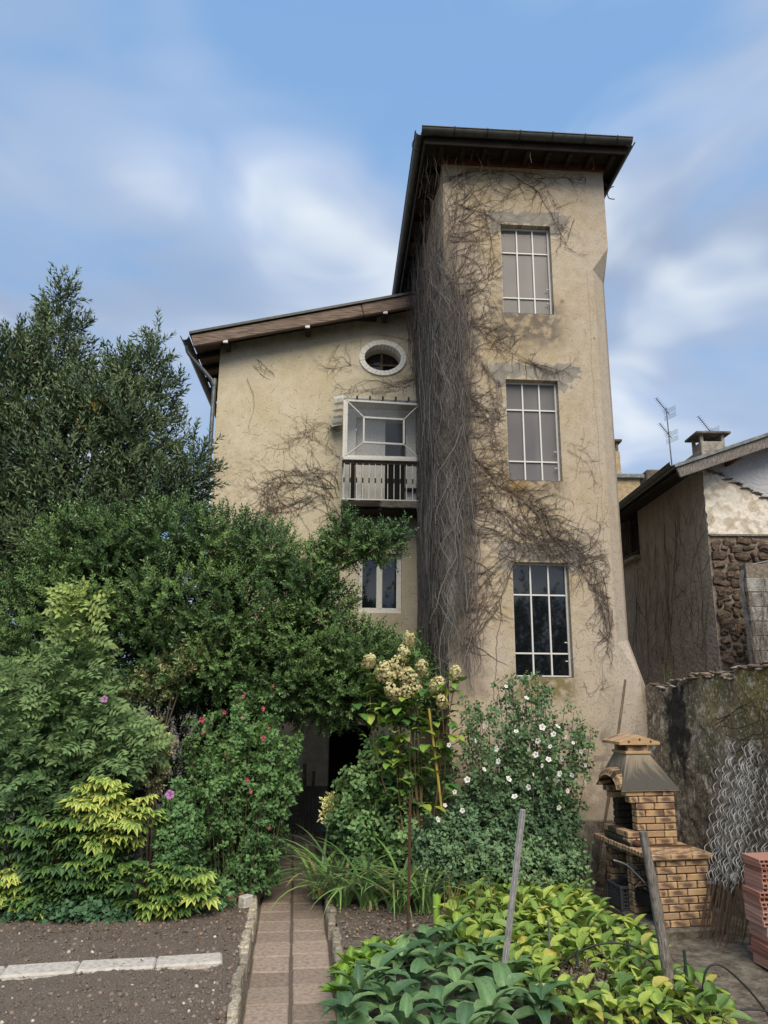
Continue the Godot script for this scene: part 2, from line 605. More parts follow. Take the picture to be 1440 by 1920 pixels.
func wall(mb: MB, xs: Array, ys: Array, z: float, holes: Array, top: Callable, size: Vector2, depth := 0.14) -> void:
	# a wall in the plane z, facing +z, cut at xs and ys, with holes [x0, x1, y0, y1, depth] and their reveals
	for h in holes:
		for k in 2:
			if not xs.has(h[k]):
				xs.append(h[k])
			if not ys.has(h[k + 2]):
				ys.append(h[k + 2])
	xs.sort()
	ys.sort()
	var uv := func(p: Vector3) -> Vector2: return Vector2((p.x - xs[0]) / size.x, 1.0 - p.y / size.y)
	for j in ys.size() - 1:
		for i in xs.size() - 1:
			var mx: float = (xs[i] + xs[i + 1]) * .5
			var my: float = (ys[j] + ys[j + 1]) * .5
			var open := false
			for h in holes:
				if mx > h[0] and mx < h[1] and my > h[2] and my < h[3]:
					open = true
			if open or my > maxf(top.call(xs[i]), top.call(xs[i + 1])):
				continue
			var a := Vector3(xs[i], minf(ys[j], top.call(xs[i])), z)
			var b := Vector3(xs[i + 1], minf(ys[j], top.call(xs[i + 1])), z)
			var d := Vector3(xs[i + 1], minf(ys[j + 1], top.call(xs[i + 1])), z)
			var e := Vector3(xs[i], minf(ys[j + 1], top.call(xs[i])), z)
			mb.quadu(a, b, d, e, Vector3.BACK, uv.call(a), uv.call(b), uv.call(d), uv.call(e))
	for h in holes:
		var dz := Vector3(0, 0, -(h[4] if h.size() > 4 else depth))
		if h.size() > 5:
			continue
		var p := [Vector3(h[0], h[2], z), Vector3(h[1], h[2], z), Vector3(h[1], h[3], z), Vector3(h[0], h[3], z)]
		var nn := [Vector3.UP, Vector3.LEFT, Vector3.DOWN, Vector3.RIGHT]
		for k in 4:
			var a: Vector3 = p[k]
			var b: Vector3 = p[(k + 1) % 4]
			mb.quadu(a, b, b + dz, a + dz, nn[k], uv.call(a), uv.call(b), uv.call(b), uv.call(a))


func steel_window(parent: Node3D, x0: float, x1: float, y0: float, y1: float, z: float, glass: Array) -> void:
	# a steel window of three by three panes; its thin bars are white
	var w := node("window", parent)
	w.position = Vector3(x0, y0, z)
	var W := x1 - x0
	var H := y1 - y0
	var f := MB.new()
	var t := 0.028
	f.bbox(Vector3(t * .5, H * .5, 0), Vector3(t, H, .04), .004)
	f.bbox(Vector3(W - t * .5, H * .5, 0), Vector3(t, H, .04), .004)
	f.bbox(Vector3(W * .5, t * .5, 0), Vector3(W - 2 * t, t, .04), .004)
	f.bbox(Vector3(W * .5, H - t * .5, 0), Vector3(W - 2 * t, t, .04), .004)
	obj("frame", f, M.steel, w)
	var cx := [t, W * .345, W * .665, W - t]
	var cy := [t, H * .205, H * .715, H - t]
	for k in [1, 2]:
		var b := MB.new()
		b.bbox(Vector3(cx[k], H * .5, 0.004), Vector3(.022, H - 2 * t, .036), .003)
		obj("glazing_bar", b, M.steel, w)
		b = MB.new()
		b.bbox(Vector3(W * .5, cy[k], 0.0), Vector3(W - 2 * t, .022, .034), .003)
		obj("glazing_bar", b, M.steel, w)
	for j in 3:
		for i in 3:
			var q := MB.new()
			var tw := Basis(Vector3.UP, rf(-.006, .006)) * Basis(Vector3.RIGHT, rf(-.006, .006))
			q.box(Vector3((cx[i] + cx[i + 1]) * .5, (cy[j] + cy[j + 1]) * .5, -.008), Vector3(cx[i + 1] - cx[i] - .001, cy[j + 1] - cy[j] - .001, .004), tw)
			obj("pane", q, glass[j], w)
	for k in 2:
		var q := MB.new()
		q.tube([Vector3(W - .05, H * (.30 - .16 * k), .02), Vector3(W - .05, H * (.30 - .16 * k), .05), Vector3(W - .085, H * (.30 - .16 * k), .055)], .007, .009, 6)
		obj("window_catch", q, M.steel, w)


func smear(p: Vector2, a: Vector2, b: Vector2, soft: float) -> float:
	# 1 inside the box a..b, falling to 0 over soft metres outside it
	var d := Vector2(maxf(maxf(a.x - p.x, p.x - b.x), 0.0), maxf(maxf(a.y - p.y, p.y - b.y), 0.0))
	return 1.0 - smoothstep(0.0, soft, d.length())


func scratch(im: Image, w: float, h: float, count: int, where: Callable, c: Color) -> void:
	# the dark marks that old suckers and rootlets of the creeper have left on the render
	var cs := c.linear_to_srgb()
	for k in count:
		var x := rf(0, w)
		var y := rf(0, h)
		if rng.randf() > where.call(x, y):
			continue
		var an := rf(-1.2, 1.2) + (PI if rng.randf() < .5 else 0.0)
		var cv := rf(-.5, .5)
		var op := rf(.25, .8)
		for s in rng.randi_range(6, 26):
			var ix := int(x / w * im.get_width())
			var iy := int((1.0 - y / h) * im.get_height())
			if ix >= 0 and iy >= 0 and ix < im.get_width() and iy < im.get_height():
				im.set_pixel(ix, iy, im.get_pixel(ix, iy).lerp(cs, op))
			x += cos(an) * .006
			y += sin(an) * .006
			an += cv * .2 + rf(-.3, .3)


func tower_texture() -> ImageTexture:
	var W := 2.6
	var H := 10.6
	var w := 480
	var h := 1900
	var n1 := fnl(101, 0.9, 4)
	var n2 := fnl(102, 5.0, 4)
	var n3 := fnl(103, 26.0, 2)
	var t := img_tex(w, h, func(x: float, y: float) -> Color:
		var p := Vector2(x * W, (1.0 - y) * H)
		var a := n1.get_noise_2d(p.x, p.y * .8)
		var b := n2.get_noise_2d(p.x, p.y)
		var f := n3.get_noise_2d(p.x, p.y)
		var q := p + Vector2(b, n2.get_noise_2d(p.y, p.x)) * .09
		var c := Color(.40, .325, .185).lerp(Color(.46, .40, .275), clampf(.5 + a * .9 + b * .35, 0.0, 1.0))
		# paler, greyer render towards the right corner and the foot
		c = c.lerp(Color(.42, .375, .285), clampf(smoothstep(1.6, 2.5, q.x) * .65 + (1.0 - smoothstep(2.0, 4.5, q.y)) * .45 + a * .3, 0.0, 1.0))
		# cement repairs at the lintels
		for l in [[.62, 2.04, 9.385, 9.62], [.60, 2.06, 6.80, 7.06], [.62, 2.02, 4.08, 4.34]]:
			var m: float = smear(q, Vector2(l[0] + .1, l[2] + .06), Vector2(l[1] - .1, l[3] - .04), .07) + smear(q, Vector2(.74, l[2] - .1), Vector2(.89, l[3] - .05), .05) * .8 + smear(q, Vector2(1.66, l[2] - .12), Vector2(1.84, l[3] - .05), .06) * .8
			c = c.lerp(Color(.235, .225, .18) * (1.0 + b * .3), smoothstep(.35, .6, m) * .92)
		# stains below the sills
		var s1 := smear(q, Vector2(.98, 7.55), Vector2(1.60, 7.87), .42) * clampf(.75 + b * 1.5 + f * .5, 0.0, 1.0)
		c = c.lerp(Color(.085, .075, .06), s1 * .8)
		var s2 := smear(q, Vector2(.95, 5.13), Vector2(1.60, 5.25), .20) * clampf(.75 + b * 1.8, 0.0, 1.0)
		c = c.lerp(Color(.28, .155, .03).lerp(Color(.15, .12, .075), smoothstep(1.0, 1.3, q.x)), s2 * .85)
		var s3 := smear(q, Vector2(1.0, 2.32), Vector2(1.6, 2.52), .26) * clampf(.7 + b * 1.8, 0.0, 1.0)
		c = c.lerp(Color(.145, .115, .03), s3 * .85)
		c = c.lerp(Color(.17, .145, .12), smear(q, Vector2(1.1, 1.4), Vector2(2.0, 1.75), .3) * clampf(.3 + b * 2.0, 0.0, .8))
		# grey skin of the creeper's feet
		c = c.lerp(Color(.26, .215, .16), smear(q, Vector2(-1, 2.4), Vector2(.35, 9.4), .28) * .8)
		c = c.lerp(Color(.20, .16, .12), (1.0 - smoothstep(.9, 1.5, q.y + b * .5)) * .45)
		c = c.lerp(Color(.20, .165, .13), smoothstep(.42, .62, absf(f)) * .35)
		return c * Color(1.02, 1.015, 1.14) * (1.0 + f * .19 + b * .10))
	var im: Image = t.get_image()
	for d in [Vector3(.34, 9.85, .045), Vector3(.86, 8.05, .05), Vector3(1.80, 8.1, .035), Vector3(2.26, 7.5, .02), Vector3(1.95, 3.25, .014), Vector3(1.98, 5.9, .018)]:
		for j in range(-12, 13):
			for i in range(-12, 13):
				var px := int((d.x / W) * w) + i
				var py := int((1.0 - d.y / H) * h) + j
				var rr: float = Vector2(i / float(w) * W, j / float(h) * H).length() / d.z + n2.get_noise_2d(i * .08, j * .08 + d.x) * .6
				if rr < 1.0 and px >= 0 and px < w:
					im.set_pixel(px, py, im.get_pixel(px, py).lerp(Color(.2, .185, .15).linear_to_srgb(), .75))
	scratch(im, W, H, 2600, func(x: float, y: float) -> float: return clampf(.9 - absf(y - 5.2 + x * .9) * .28, .12, 1.0) if x > .2 else .3, Color(.09, .066, .052))
	# the long crack beside the chamfer
	var cx := 2.20
	for k in 900:
		var y := 8.6 - k * .0066
		cx += rf(-.003, .003) + (2.215 - cx) * .02
		var ix := int(cx / W * w)
		im.set_pixel(clampi(ix, 0, w - 1), clampi(int((1.0 - y / H) * h), 0, h - 1), Color(.20, .15, .095).linear_to_srgb())
	return ImageTexture.create_from_image(im)


func house_texture() -> ImageTexture:
	var W := 3.9
	var H := 9.9
	var w := 520
	var h := 1320
	var n1 := fnl(111, 0.8, 4)
	var n2 := fnl(112, 4.0, 4)
	var n3 := fnl(113, 24.0, 2)
	var t := img_tex(w, h, func(x: float, y: float) -> Color:
		var p := Vector2(x * W, (1.0 - y) * H)
		var a := n1.get_noise_2d(p.x, p.y)
		var b := n2.get_noise_2d(p.x, p.y)
		var f := n3.get_noise_2d(p.x, p.y)
		var c := Color(.49, .435, .28).lerp(Color(.56, .51, .365), clampf(.5 + a * .9 + b * .3, 0.0, 1.0))
		# flaking skin low on the left
		var fl := smear(p, Vector2(-1, 4.6), Vector2(.9, 6.3), .7) * smoothstep(.05, .25, n2.get_noise_2d(p.x * 1.6, p.y * 2.2))
		c = c.lerp(Color(.40, .34, .25), fl * .6)
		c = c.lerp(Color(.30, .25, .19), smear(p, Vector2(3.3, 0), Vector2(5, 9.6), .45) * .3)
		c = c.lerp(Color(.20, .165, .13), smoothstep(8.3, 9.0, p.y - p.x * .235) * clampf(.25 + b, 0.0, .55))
		if p.y < 2.6:
			c = Color(.50, .485, .43) * (1.0 + b * .2)
		if p.y < 0.73:
			c = Color(.115, .145, .125) * (1.0 + b * .3)
		c = c.lerp(Color(.22, .18, .14), smoothstep(.45, .62, absf(f)) * .3)
		return c * Color(1.04, 1.035, 1.12) * (1.0 + f * .16 + b * .07))
	var im: Image = t.get_image()
	scratch(im, W, H, 2400, func(x: float, y: float) -> float: return clampf(1.1 - Vector2((x - 1.9) * .8, (y - 6.2)).length() * .5, .06, 1.0) + clampf(.9 - Vector2(x - .5, y - 6.0).length(), 0.0, 1.0), Color(.11, .085, .068))
	return ImageTexture.create_from_image(im)


func half_gutter(p: Array, r: float, mb: MB) -> void:
	# an open half-round gutter along p, its bowl hanging below the line
	for i in p.size() - 1:
		var a: Vector3 = p[i]
		var b: Vector3 = p[i + 1]
		var d := (b - a).normalized()
		var s := d.cross(Vector3.UP).normalized()
		var last: Array = []
		for k in 9:
			var an := PI * k / 8.0
			var e := s * cos(an) - Vector3.UP * sin(an)
			var cur := [a + e * r, b + e * r, e]
			if k > 0:
				mb.smooth(last[0], last[1], cur[1], last[2], last[2], cur[2])
				mb.smooth(last[0], cur[1], cur[0], last[2], cur[2], cur[2])
			last = cur
		mb.tube([a + s * r, b + s * r], .011, .011, 6)
		mb.tube([a - s * r, b - s * r], .011, .011, 6)


func build_tower() -> void:
	var T := thing("stair_tower", "tall ochre rendered stair tower with three steel windows and a dark overhanging roof", "tower", Vector3(.88, 0, -10), deg_to_rad(3.5))
	M.tower = pmat(1, 1, 1, 0.95)
	M.tower.albedo_texture = tower_texture()
	M.tower.normal_enabled = true
	M.tower.normal_texture = M.plaster_n
	M.tower.uv1_scale = Vector3.ONE
	M.tower.normal_enabled = false
	var top := 10.5
	var W := 2.6
	var H := 10.6
	var f := MB.new()
	var flat := func(_x: float) -> float: return top
	var wins := [[.89, 1.67, 7.87, 9.385], [.89, 1.67, 5.25, 6.80], [.90, 1.69, 2.52, 4.08], [1.02, 1.50, .95, 1.42]]
	wall(f, [0.0, 2.31], [0.0, top], 0.0, wins, flat, Vector2(W, H))
	# the right corner: square at the top, cut back by a stop, chamfered, and square again at the foot
	var uv := func(p: Vector3) -> Vector2: return Vector2((p.x - minf(p.z, 0) * .3) / W, 1.0 - p.y / H)
	var q4 := func(a: Vector3, b: Vector3, d: Vector3, e: Vector3, r: Vector3) -> void:
		f.quadu(a, b, d, e, r, uv.call(a), uv.call(b), uv.call(d), uv.call(e))
	var t3 := func(a: Vector3, b: Vector3, d: Vector3, r: Vector3) -> void:
		f.tri(a, b, d, r, uv.call(a), uv.call(b), uv.call(d))
	q4.call(Vector3(2.31, 9.05, 0), Vector3(2.57, 9.05, 0), Vector3(2.57, top, 0), Vector3(2.31, top, 0), Vector3.BACK)
	t3.call(Vector3(2.31, 8.66, 0), Vector3(2.57, 9.05, 0), Vector3(2.31, 9.05, 0), Vector3.BACK)
	t3.call(Vector3(2.31, 8.66, 0), Vector3(2.57, 8.58, -.26), Vector3(2.57, 9.05, 0), Vector3(.7, -.5, .7))
	q4.call(Vector3(2.31, 3.0, 0), Vector3(2.57, 3.05, -.26), Vector3(2.57, 8.58, -.26), Vector3(2.31, 8.66, 0), Vector3(.7, 0, .7))
	t3.call(Vector3(2.31, 3.0, 0), Vector3(2.66, 2.42, 0), Vector3(2.57, 3.05, -.26), Vector3(.7, .5, .7))
	t3.call(Vector3(2.31, 3.0, 0), Vector3(2.31, 2.42, 0), Vector3(2.66, 2.42, 0), Vector3.BACK)
	q4.call(Vector3(2.31, 0, 0), Vector3(2.68, 0, 0), Vector3(2.66, 2.42, 0), Vector3(2.31, 2.42, 0), Vector3.BACK)
	t3.call(Vector3(2.66, 2.42, 0), Vector3(2.66, 2.6, -.5), Vector3(2.57, 3.05, -.26), Vector3.RIGHT)
	obj("front_wall", f, M.tower, T)
	var s := MB.new()
	var back := -8.0
	s.quad(Vector3(2.57, 0, -.26), Vector3(2.57, 0, back), Vector3(2.57, top, back), Vector3(2.57, top, -.26), Vector3.RIGHT)
	s.quad(Vector3(2.68, 0, 0), Vector3(2.66, 0, -.6), Vector3(2.66, 2.6, -.5), Vector3(2.66, 2.42, 0), Vector3.RIGHT)
	s.tri(Vector3(2.57, 9.05, 0), Vector3(2.57, 9.05, -.26), Vector3(2.57, 8.58, -.26), Vector3.RIGHT)
	s.quad(Vector3(2.57, 9.05, 0), Vector3(2.57, 9.05, -.26), Vector3(2.57, top, -.26), Vector3(2.57, top, 0), Vector3.RIGHT)
	s.quad(Vector3(0, 0, 0), Vector3(0, 0, back), Vector3(0, top, back), Vector3(0, top, 0), Vector3.LEFT)
	s.quad(Vector3(0, 0, back), Vector3(2.57, 0, back), Vector3(2.57, top, back), Vector3(0, top, back), Vector3.FORWARD)
	obj("side_wall", s, M.render, T)
	var gg := [M.glass_grey, M.glass_grey, M.glass_grey]
	steel_window(T, .89, 1.67, 7.87, 9.385, -.12, gg)
	steel_window(T, .89, 1.67, 5.25, 6.80, -.12, gg)
	steel_window(T, .90, 1.69, 2.52, 4.08, -.12, [M.glass_dark, M.glass_dark, M.glass_dark])
	var sw := node("window", T)
	sw.position = Vector3(1.02, .95, -.1)
	var fr := MB.new()
	for k in [[0.24, .015, .48, .03], [0.24, .455, .48, .03], [.015, .235, .03, .41], [.465, .235, .03, .41], [.24, .235, .025, .41]]:
		fr.bbox(Vector3(k[0], k[1], 0), Vector3(k[2], k[3], .04), .004)
	obj("frame", fr, M.steel, sw)
	var pn := MB.new()
	pn.box(Vector3(.24, .235, -.01), Vector3(.46, .45, .004))
	obj("pane", pn, M.milk, sw)
	for w in [[.89, 1.67, 7.87], [.89, 1.67, 5.25], [.90, 1.69, 2.52]]:
		var sl := MB.new()
		sl.bbox(Vector3((w[0] + w[1]) * .5, w[2] + .004, -.065), Vector3(w[1] - w[0] - .004, .02, .115), .004)
		obj("sill", sl, M.dirtcon, T)
	var pl := MB.new()
	pl.bbox(Vector3(1.34, .37, .03), Vector3(2.70, .74, .06), .012)
	obj("plinth", pl, M.dirtcon, T)
	# red painted wall plate and the eaves
	var rb := MB.new()
	rb.box(Vector3(1.285, 10.45, .02), Vector3(2.62, .085, .04))
	rb.box(Vector3(2.59, 10.45, -4.0), Vector3(.04, .085, 7.96))
	obj("wall_plate", rb, M.redband, T)
	var so := MB.new()
	so.box(Vector3(1.225, 10.53, -3.79), Vector3(3.09, .06, 8.42))
	obj("soffit", so, M.soffit, T)
	for k in 9:
		var r := MB.new()
		r.bbox(Vector3(-.06 + k * .335, 10.455, .21), Vector3(.07, .09, .34), .006)
		obj("rafter_tail", r, M.soffit, T)
	for k in 12:
		var r := MB.new()
		r.bbox(Vector3(-.165, 10.455, -.3 - k * .62), Vector3(.27, .09, .07), .006)
		obj("rafter_tail", r, M.soffit, T)
		r = MB.new()
		r.bbox(Vector3(2.72, 10.455, -.3 - k * .62), Vector3(.2, .09, .07), .006)
		obj("rafter_tail", r, M.soffit, T)
	var fa := MB.new()
	fa.bbox(Vector3(1.225, 10.48, .43), Vector3(3.13, .17, .03), .005)
	fa.bbox(Vector3(-.33, 10.48, -3.79), Vector3(.03, .17, 8.40), .005)
	fa.bbox(Vector3(2.78, 10.48, -3.79), Vector3(.03, .17, 8.40), .005)
	obj("fascia", fa, M.soffit, T)
	var hr := MB.new()
	var c1 := Vector3(1.255, 11.35, -1.2)
	var c2 := Vector3(1.255, 11.35, -6.4)
	var e := [Vector3(-.36, 10.60, .46), Vector3(2.81, 10.60, .46), Vector3(2.81, 10.60, -8.0), Vector3(-.36, 10.60, -8.0)]
	hr.tri(e[0], e[1], c1, Vector3(0, 1, 1))
	hr.quad(e[1], e[2], c2, c1, Vector3(1, 1, 0))
	hr.tri(e[2], e[3], c2, Vector3(0, 1, -1))
	hr.quad(e[3], e[0], c1, c2, Vector3(-1, 1, 0))
	obj("roof", hr, M.roof, T)
	for k in [[-.30, .38, 10.60], [2.72, .36, 10.60]]:
		for j in 3:
			var cap := MB.new()
			var o := Vector3(k[0] + (.06 + j * .16) * (1 if k[0] < 1 else -1), k[2] + j * .055, k[1] - j * .17)
			cap.sheet(func(x: float, y: float) -> Vector3:
				var an := PI * x
				return o + Basis(Vector3.UP, .75 if k[0] < 1 else -.75) * Vector3(cos(an) * .09, sin(an) * .085 - y * .02, .1 - y * .24), 8, 2)
			obj("ridge_tile", cap, M.terracotta, T)
	var gu := MB.new()
	half_gutter([Vector3(-.40, 10.575, .52), Vector3(2.84, 10.575, .52)], .08, gu)
	obj("front_gutter", gu, M.dkzinc, T)
	gu = MB.new()
	half_gutter([Vector3(-.41, 10.572, .50), Vector3(-.41, 10.572, -7.9)], .075, gu)
	half_gutter([Vector3(2.85, 10.572, .50), Vector3(2.85, 10.572, -7.9)], .06, gu)
	obj("side_gutter", gu, M.dkzinc, T)
	for k in 6:
		var br := MB.new()
		var x := .1 + k * .5
		br.tube([Vector3(x, 10.59, .436), Vector3(x, 10.51, .45), Vector3(x, 10.485, .52), Vector3(x, 10.51, .59), Vector3(x, 10.59, .606)], .011, .011, 5)
		obj("gutter_bracket", br, M.iron, T)
	for k in [[-.50, 10.50, .3], [2.72, 10.20, -.2]]:
		var hk := MB.new()
		hk.tube(bez([Vector3(k[0] + .1, k[1] + .12, k[2]), Vector3(k[0], k[1] + .05, k[2]), Vector3(k[0], k[1] - .1, k[2]), Vector3(k[0] + .1, k[1] - .12, k[2])], 4), .008, .008, 5)
		obj("gutter_hook", hk, M.iron, T)


func build_house() -> void:
	var T := thing("house", "ochre rendered gabled house with an oval window, glazed balcony and weathered timber verge", "house", Vector3(.88, 0, -10), deg_to_rad(3.5))
	M.house = pmat(1, 1, 1, 0.95)
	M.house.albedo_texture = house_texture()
	var z := -3.5
	var roofline := func(x: float) -> float: return 9.82 + x * .243
	var f := MB.new()
	var ov := [-1.25, -.19, 8.32, 9.12, .25, 1]
	wall(f, [-3.9, -2.9, -1.9, -.9, 0.0], [0.0, 2.0, 4.0, 6.0, 8.6, 8.9, 9.2, 9.5, 9.9], z, [ov, [-1.60, -.85, 0.0, 1.74, .9], [-1.14, -.33, 3.70, 4.80, .2], [-1.22, -.26, 5.82, 7.46, .3]], roofline, Vector2(3.9, 9.9))
	# the oval opening in its square
	var oc := Vector3(-.72, 8.72, z)
	var er := Vector2(.36, .28)
	var NS := 40
	var uv := func(p: Vector3) -> Vector2: return Vector2((p.x + 3.9) / 3.9, 1.0 - p.y / 9.9)
	for k in NS:
		var p: Array[Vector3] = []
		for an in [TAU * k / NS, TAU * (k + 1) / NS]:
			var d := Vector2(cos(an), sin(an))
			var s := minf(.53 / maxf(absf(d.x), 1e-5), .40 / maxf(absf(d.y), 1e-5))
			p.append(oc + Vector3(d.x * s, d.y * s, 0))
			p.append(oc + Vector3(d.x * er.x, d.y * er.y, 0))
		f.quadu(p[0], p[2], p[3], p[1], Vector3.BACK, uv.call(p[0]), uv.call(p[2]), uv.call(p[3]), uv.call(p[1]))
	for sx in [-1, 1]:
		for sy in [-1, 1]:
			var c := oc + Vector3(sx * .53, sy * .40, 0)
			var a0 := atan2(.40, .53)
			# fill the corner that the fan of straight chords leaves open
			f.tri(c, oc + Vector3(sx * .53, sy * .53 * tan(floor(a0 / TAU * NS) * TAU / NS), 0), oc + Vector3(sx * .40 / tan(ceil(a0 / TAU * NS) * TAU / NS), sy * .40, 0), Vector3.BACK, uv.call(c), uv.call(c), uv.call(c))
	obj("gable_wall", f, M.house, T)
	var sd := MB.new()
	sd.quad(Vector3(-3.9, 0, z), Vector3(-3.9, 0, -10), Vector3(-3.9, 8.85, -10), Vector3(-3.9, 8.85, z), Vector3.LEFT)
	sd.quad(Vector3(-3.9, 0, -10), Vector3(0, 0, -10), Vector3(0, 9.8, -10), Vector3(-3.9, 8.85, -10), Vector3.FORWARD)
	obj("side_wall", sd, M.render, T)
	# oval window: brick ring, deep reveal, casement
	var ow := node("oval_window", T)
	var NB := 30
	for k in NB:
		var b := MB.new()
		var a0 := TAU * (k + .03) / NB
		var a1 := TAU * (k + .97) / NB
		var pr := rf(.028, .042)
		var q: Array = []
		for an in [a0, a1]:
			for rr in [1.0, 0.0]:
				q.append(oc + Vector3(cos(an) * (er.x + .105 * rr), sin(an) * (er.y + .095 * rr), 0))
		var zz := Vector3(0, 0, pr)
		b.quad(q[0] + zz, q[2] + zz, q[3] + zz, q[1] + zz, Vector3.BACK)
		b.quad(q[0], q[2], q[2] + zz, q[0] + zz, q[0] - oc)
		b.quad(q[1] + zz * -5, q[3] + zz * -5, q[3] + zz, q[1] + zz, oc - q[1])
		b.quad(q[0], q[1], q[1] + zz, q[0] + zz, q[0] - q[2])
		b.quad(q[2], q[3], q[3] + zz, q[2] + zz, q[2] - q[0])
		obj("brick", b, M.white, ow)
	var rv_ := MB.new()
	rv_.col = Color(.50, .47, .40)
	for k in NS:
		var a := oc + Vector3(cos(TAU * k / NS) * er.x, sin(TAU * k / NS) * er.y, -.02)
		var b := oc + Vector3(cos(TAU * (k + 1) / NS) * er.x, sin(TAU * (k + 1) / NS) * er.y, -.02)
		rv_.quad(a, b, b + Vector3(0, 0, -.38), a + Vector3(0, 0, -.38), oc - a)
	obj("reveal", rv_, M.vmat, ow)
	var cs := MB.new()
	cs.box(oc + Vector3(0, 0, -.37), Vector3(.05, .56, .03))
	cs.box(oc + Vector3(0, .02, -.37), Vector3(.70, .035, .026))
	cs.box(oc + Vector3(0, -.24, -.37), Vector3(.70, .05, .026))
	obj("frame", cs, M.board, ow)
	for sx in [-1, 1]:
		var pn := MB.new()
		pn.box(oc + Vector3(sx * .19, 0, -.39), Vector3(.36, .58, .004))
		obj("pane", pn, M.glass_dark, ow)
	# verge timber in two lengths, purlin ends, roof, boards under the eaves
	var a := Vector3(-4.36, 8.73, -3.1)
	var sl := Vector3(1, .243, 0).normalized()
	for k in [[0.0, 3.3, .235, .0], [3.31, 4.46, .26, .012]]:
		var b := MB.new()
		b.bbox(a + sl * ((k[0] + k[1]) * .5) + Vector3(0, k[3], 0), Vector3(k[1] - k[0], k[2], .09), .012, Basis(Vector3.BACK, atan(.243)))
		obj("verge_beam", b, M.beam, T)
	var rf_ := MB.new()
	var rz0 := -3.02
	var rz1 := -10.2
	var up := Vector3(0, .05, 0)
	var e0 := Vector3(-4.42, 8.855, 0)
	var e1 := Vector3(-.0, 9.93, 0)
	for o in [Vector3.ZERO, up]:
		rf_.quad(e0 + o + Vector3(0, 0, rz0), e1 + o + Vector3(0, 0, rz0), e1 + o + Vector3(0, 0, rz1), e0 + o + Vector3(0, 0, rz1), Vector3.UP if o.y > 0 else Vector3.DOWN)
	rf_.quad(e0 + Vector3(0, 0, rz0), e1 + Vector3(0, 0, rz0), e1 + up + Vector3(0, 0, rz0), e0 + up + Vector3(0, 0, rz0), Vector3.BACK)
	rf_.quad(e0 + Vector3(0, 0, rz0), e0 + Vector3(0, 0, rz1), e0 + up + Vector3(0, 0, rz1), e0 + up + Vector3(0, 0, rz0), Vector3.LEFT)
	obj("roof", rf_, M.dkzinc, T)
	for x in [-3.74, -2.2, -.70]:
		var b := MB.new()
		b.bbox(Vector3(x, roofline.call(x) - .12, -3.27), Vector3(.10, .17, .36), .012)
		obj("purlin_end", b, M.soffit, T)
		b = MB.new()
		b.bbox(Vector3(x, roofline.call(x) - .13, -3.075), Vector3(.09, .13, .03), .006)
		obj("purlin_end", b, M.white, T)
	for k in 12:
		var b := MB.new()
		b.bbox(Vector3(-4.13, 8.80, -3.35 - k * .55), Vector3(.50, .04, .50), .006, Basis(Vector3.BACK, atan(.243)) * Basis(Vector3.RIGHT, rf(-.03, .03)))
		obj("eaves_board", b, M.beam, T)
		b = MB.new()
		b.bbox(Vector3(-4.15, 8.72, -3.62 - k * .55), Vector3(.46, .10, .07), .008, Basis(Vector3.BACK, atan(.243)))
		obj("rafter_tail", b, M.soffit, T)
	var gu := MB.new()
	half_gutter([Vector3(-4.50, 8.80, -3.02), Vector3(-4.50, 8.74, -10)], .075, gu)
	obj("gutter", gu, M.zinc, T)
	var dp := MB.new()
	dp.tube(bez([Vector3(-4.49, 8.72, -3.25), Vector3(-4.44, 8.55, -3.28), Vector3(-4.1, 8.2, -3.4), Vector3(-3.97, 8.0, -3.45), Vector3(-3.965, 7.6, -3.46), Vector3(-3.965, 2, -3.5)], 5), .04, .04, 8)
	obj("downpipe", dp, M.zinc, T)
	build_balcony(T)
	# window below the balcony: white two-leaf frame
	var w := node("french_window", T)
	w.position = Vector3(-1.14, 3.70, -3.64)
	var fm := MB.new()
	for k in [[.405, 1.06, .81, .08], [.405, .05, .81, .1], [.045, .55, .09, .95], [.765, .55, .09, .95], [.405, .55, .11, .95]]:
		fm.bbox(Vector3(k[0], k[1], 0), Vector3(k[2], k[3], .05), .006)
	obj("frame", fm, M.white, w)
	for x in [.22, .59]:
		var p := MB.new()
		p.box(Vector3(x, .55, -.012), Vector3(.28, .96, .005))
		obj("pane", p, M.glass_dark, w)
	var dk := MB.new()
	dk.box(Vector3(-1.22, .87, z - .88), Vector3(.74, 1.74, .03))
	obj("cellar_door", dk, M.black, T)


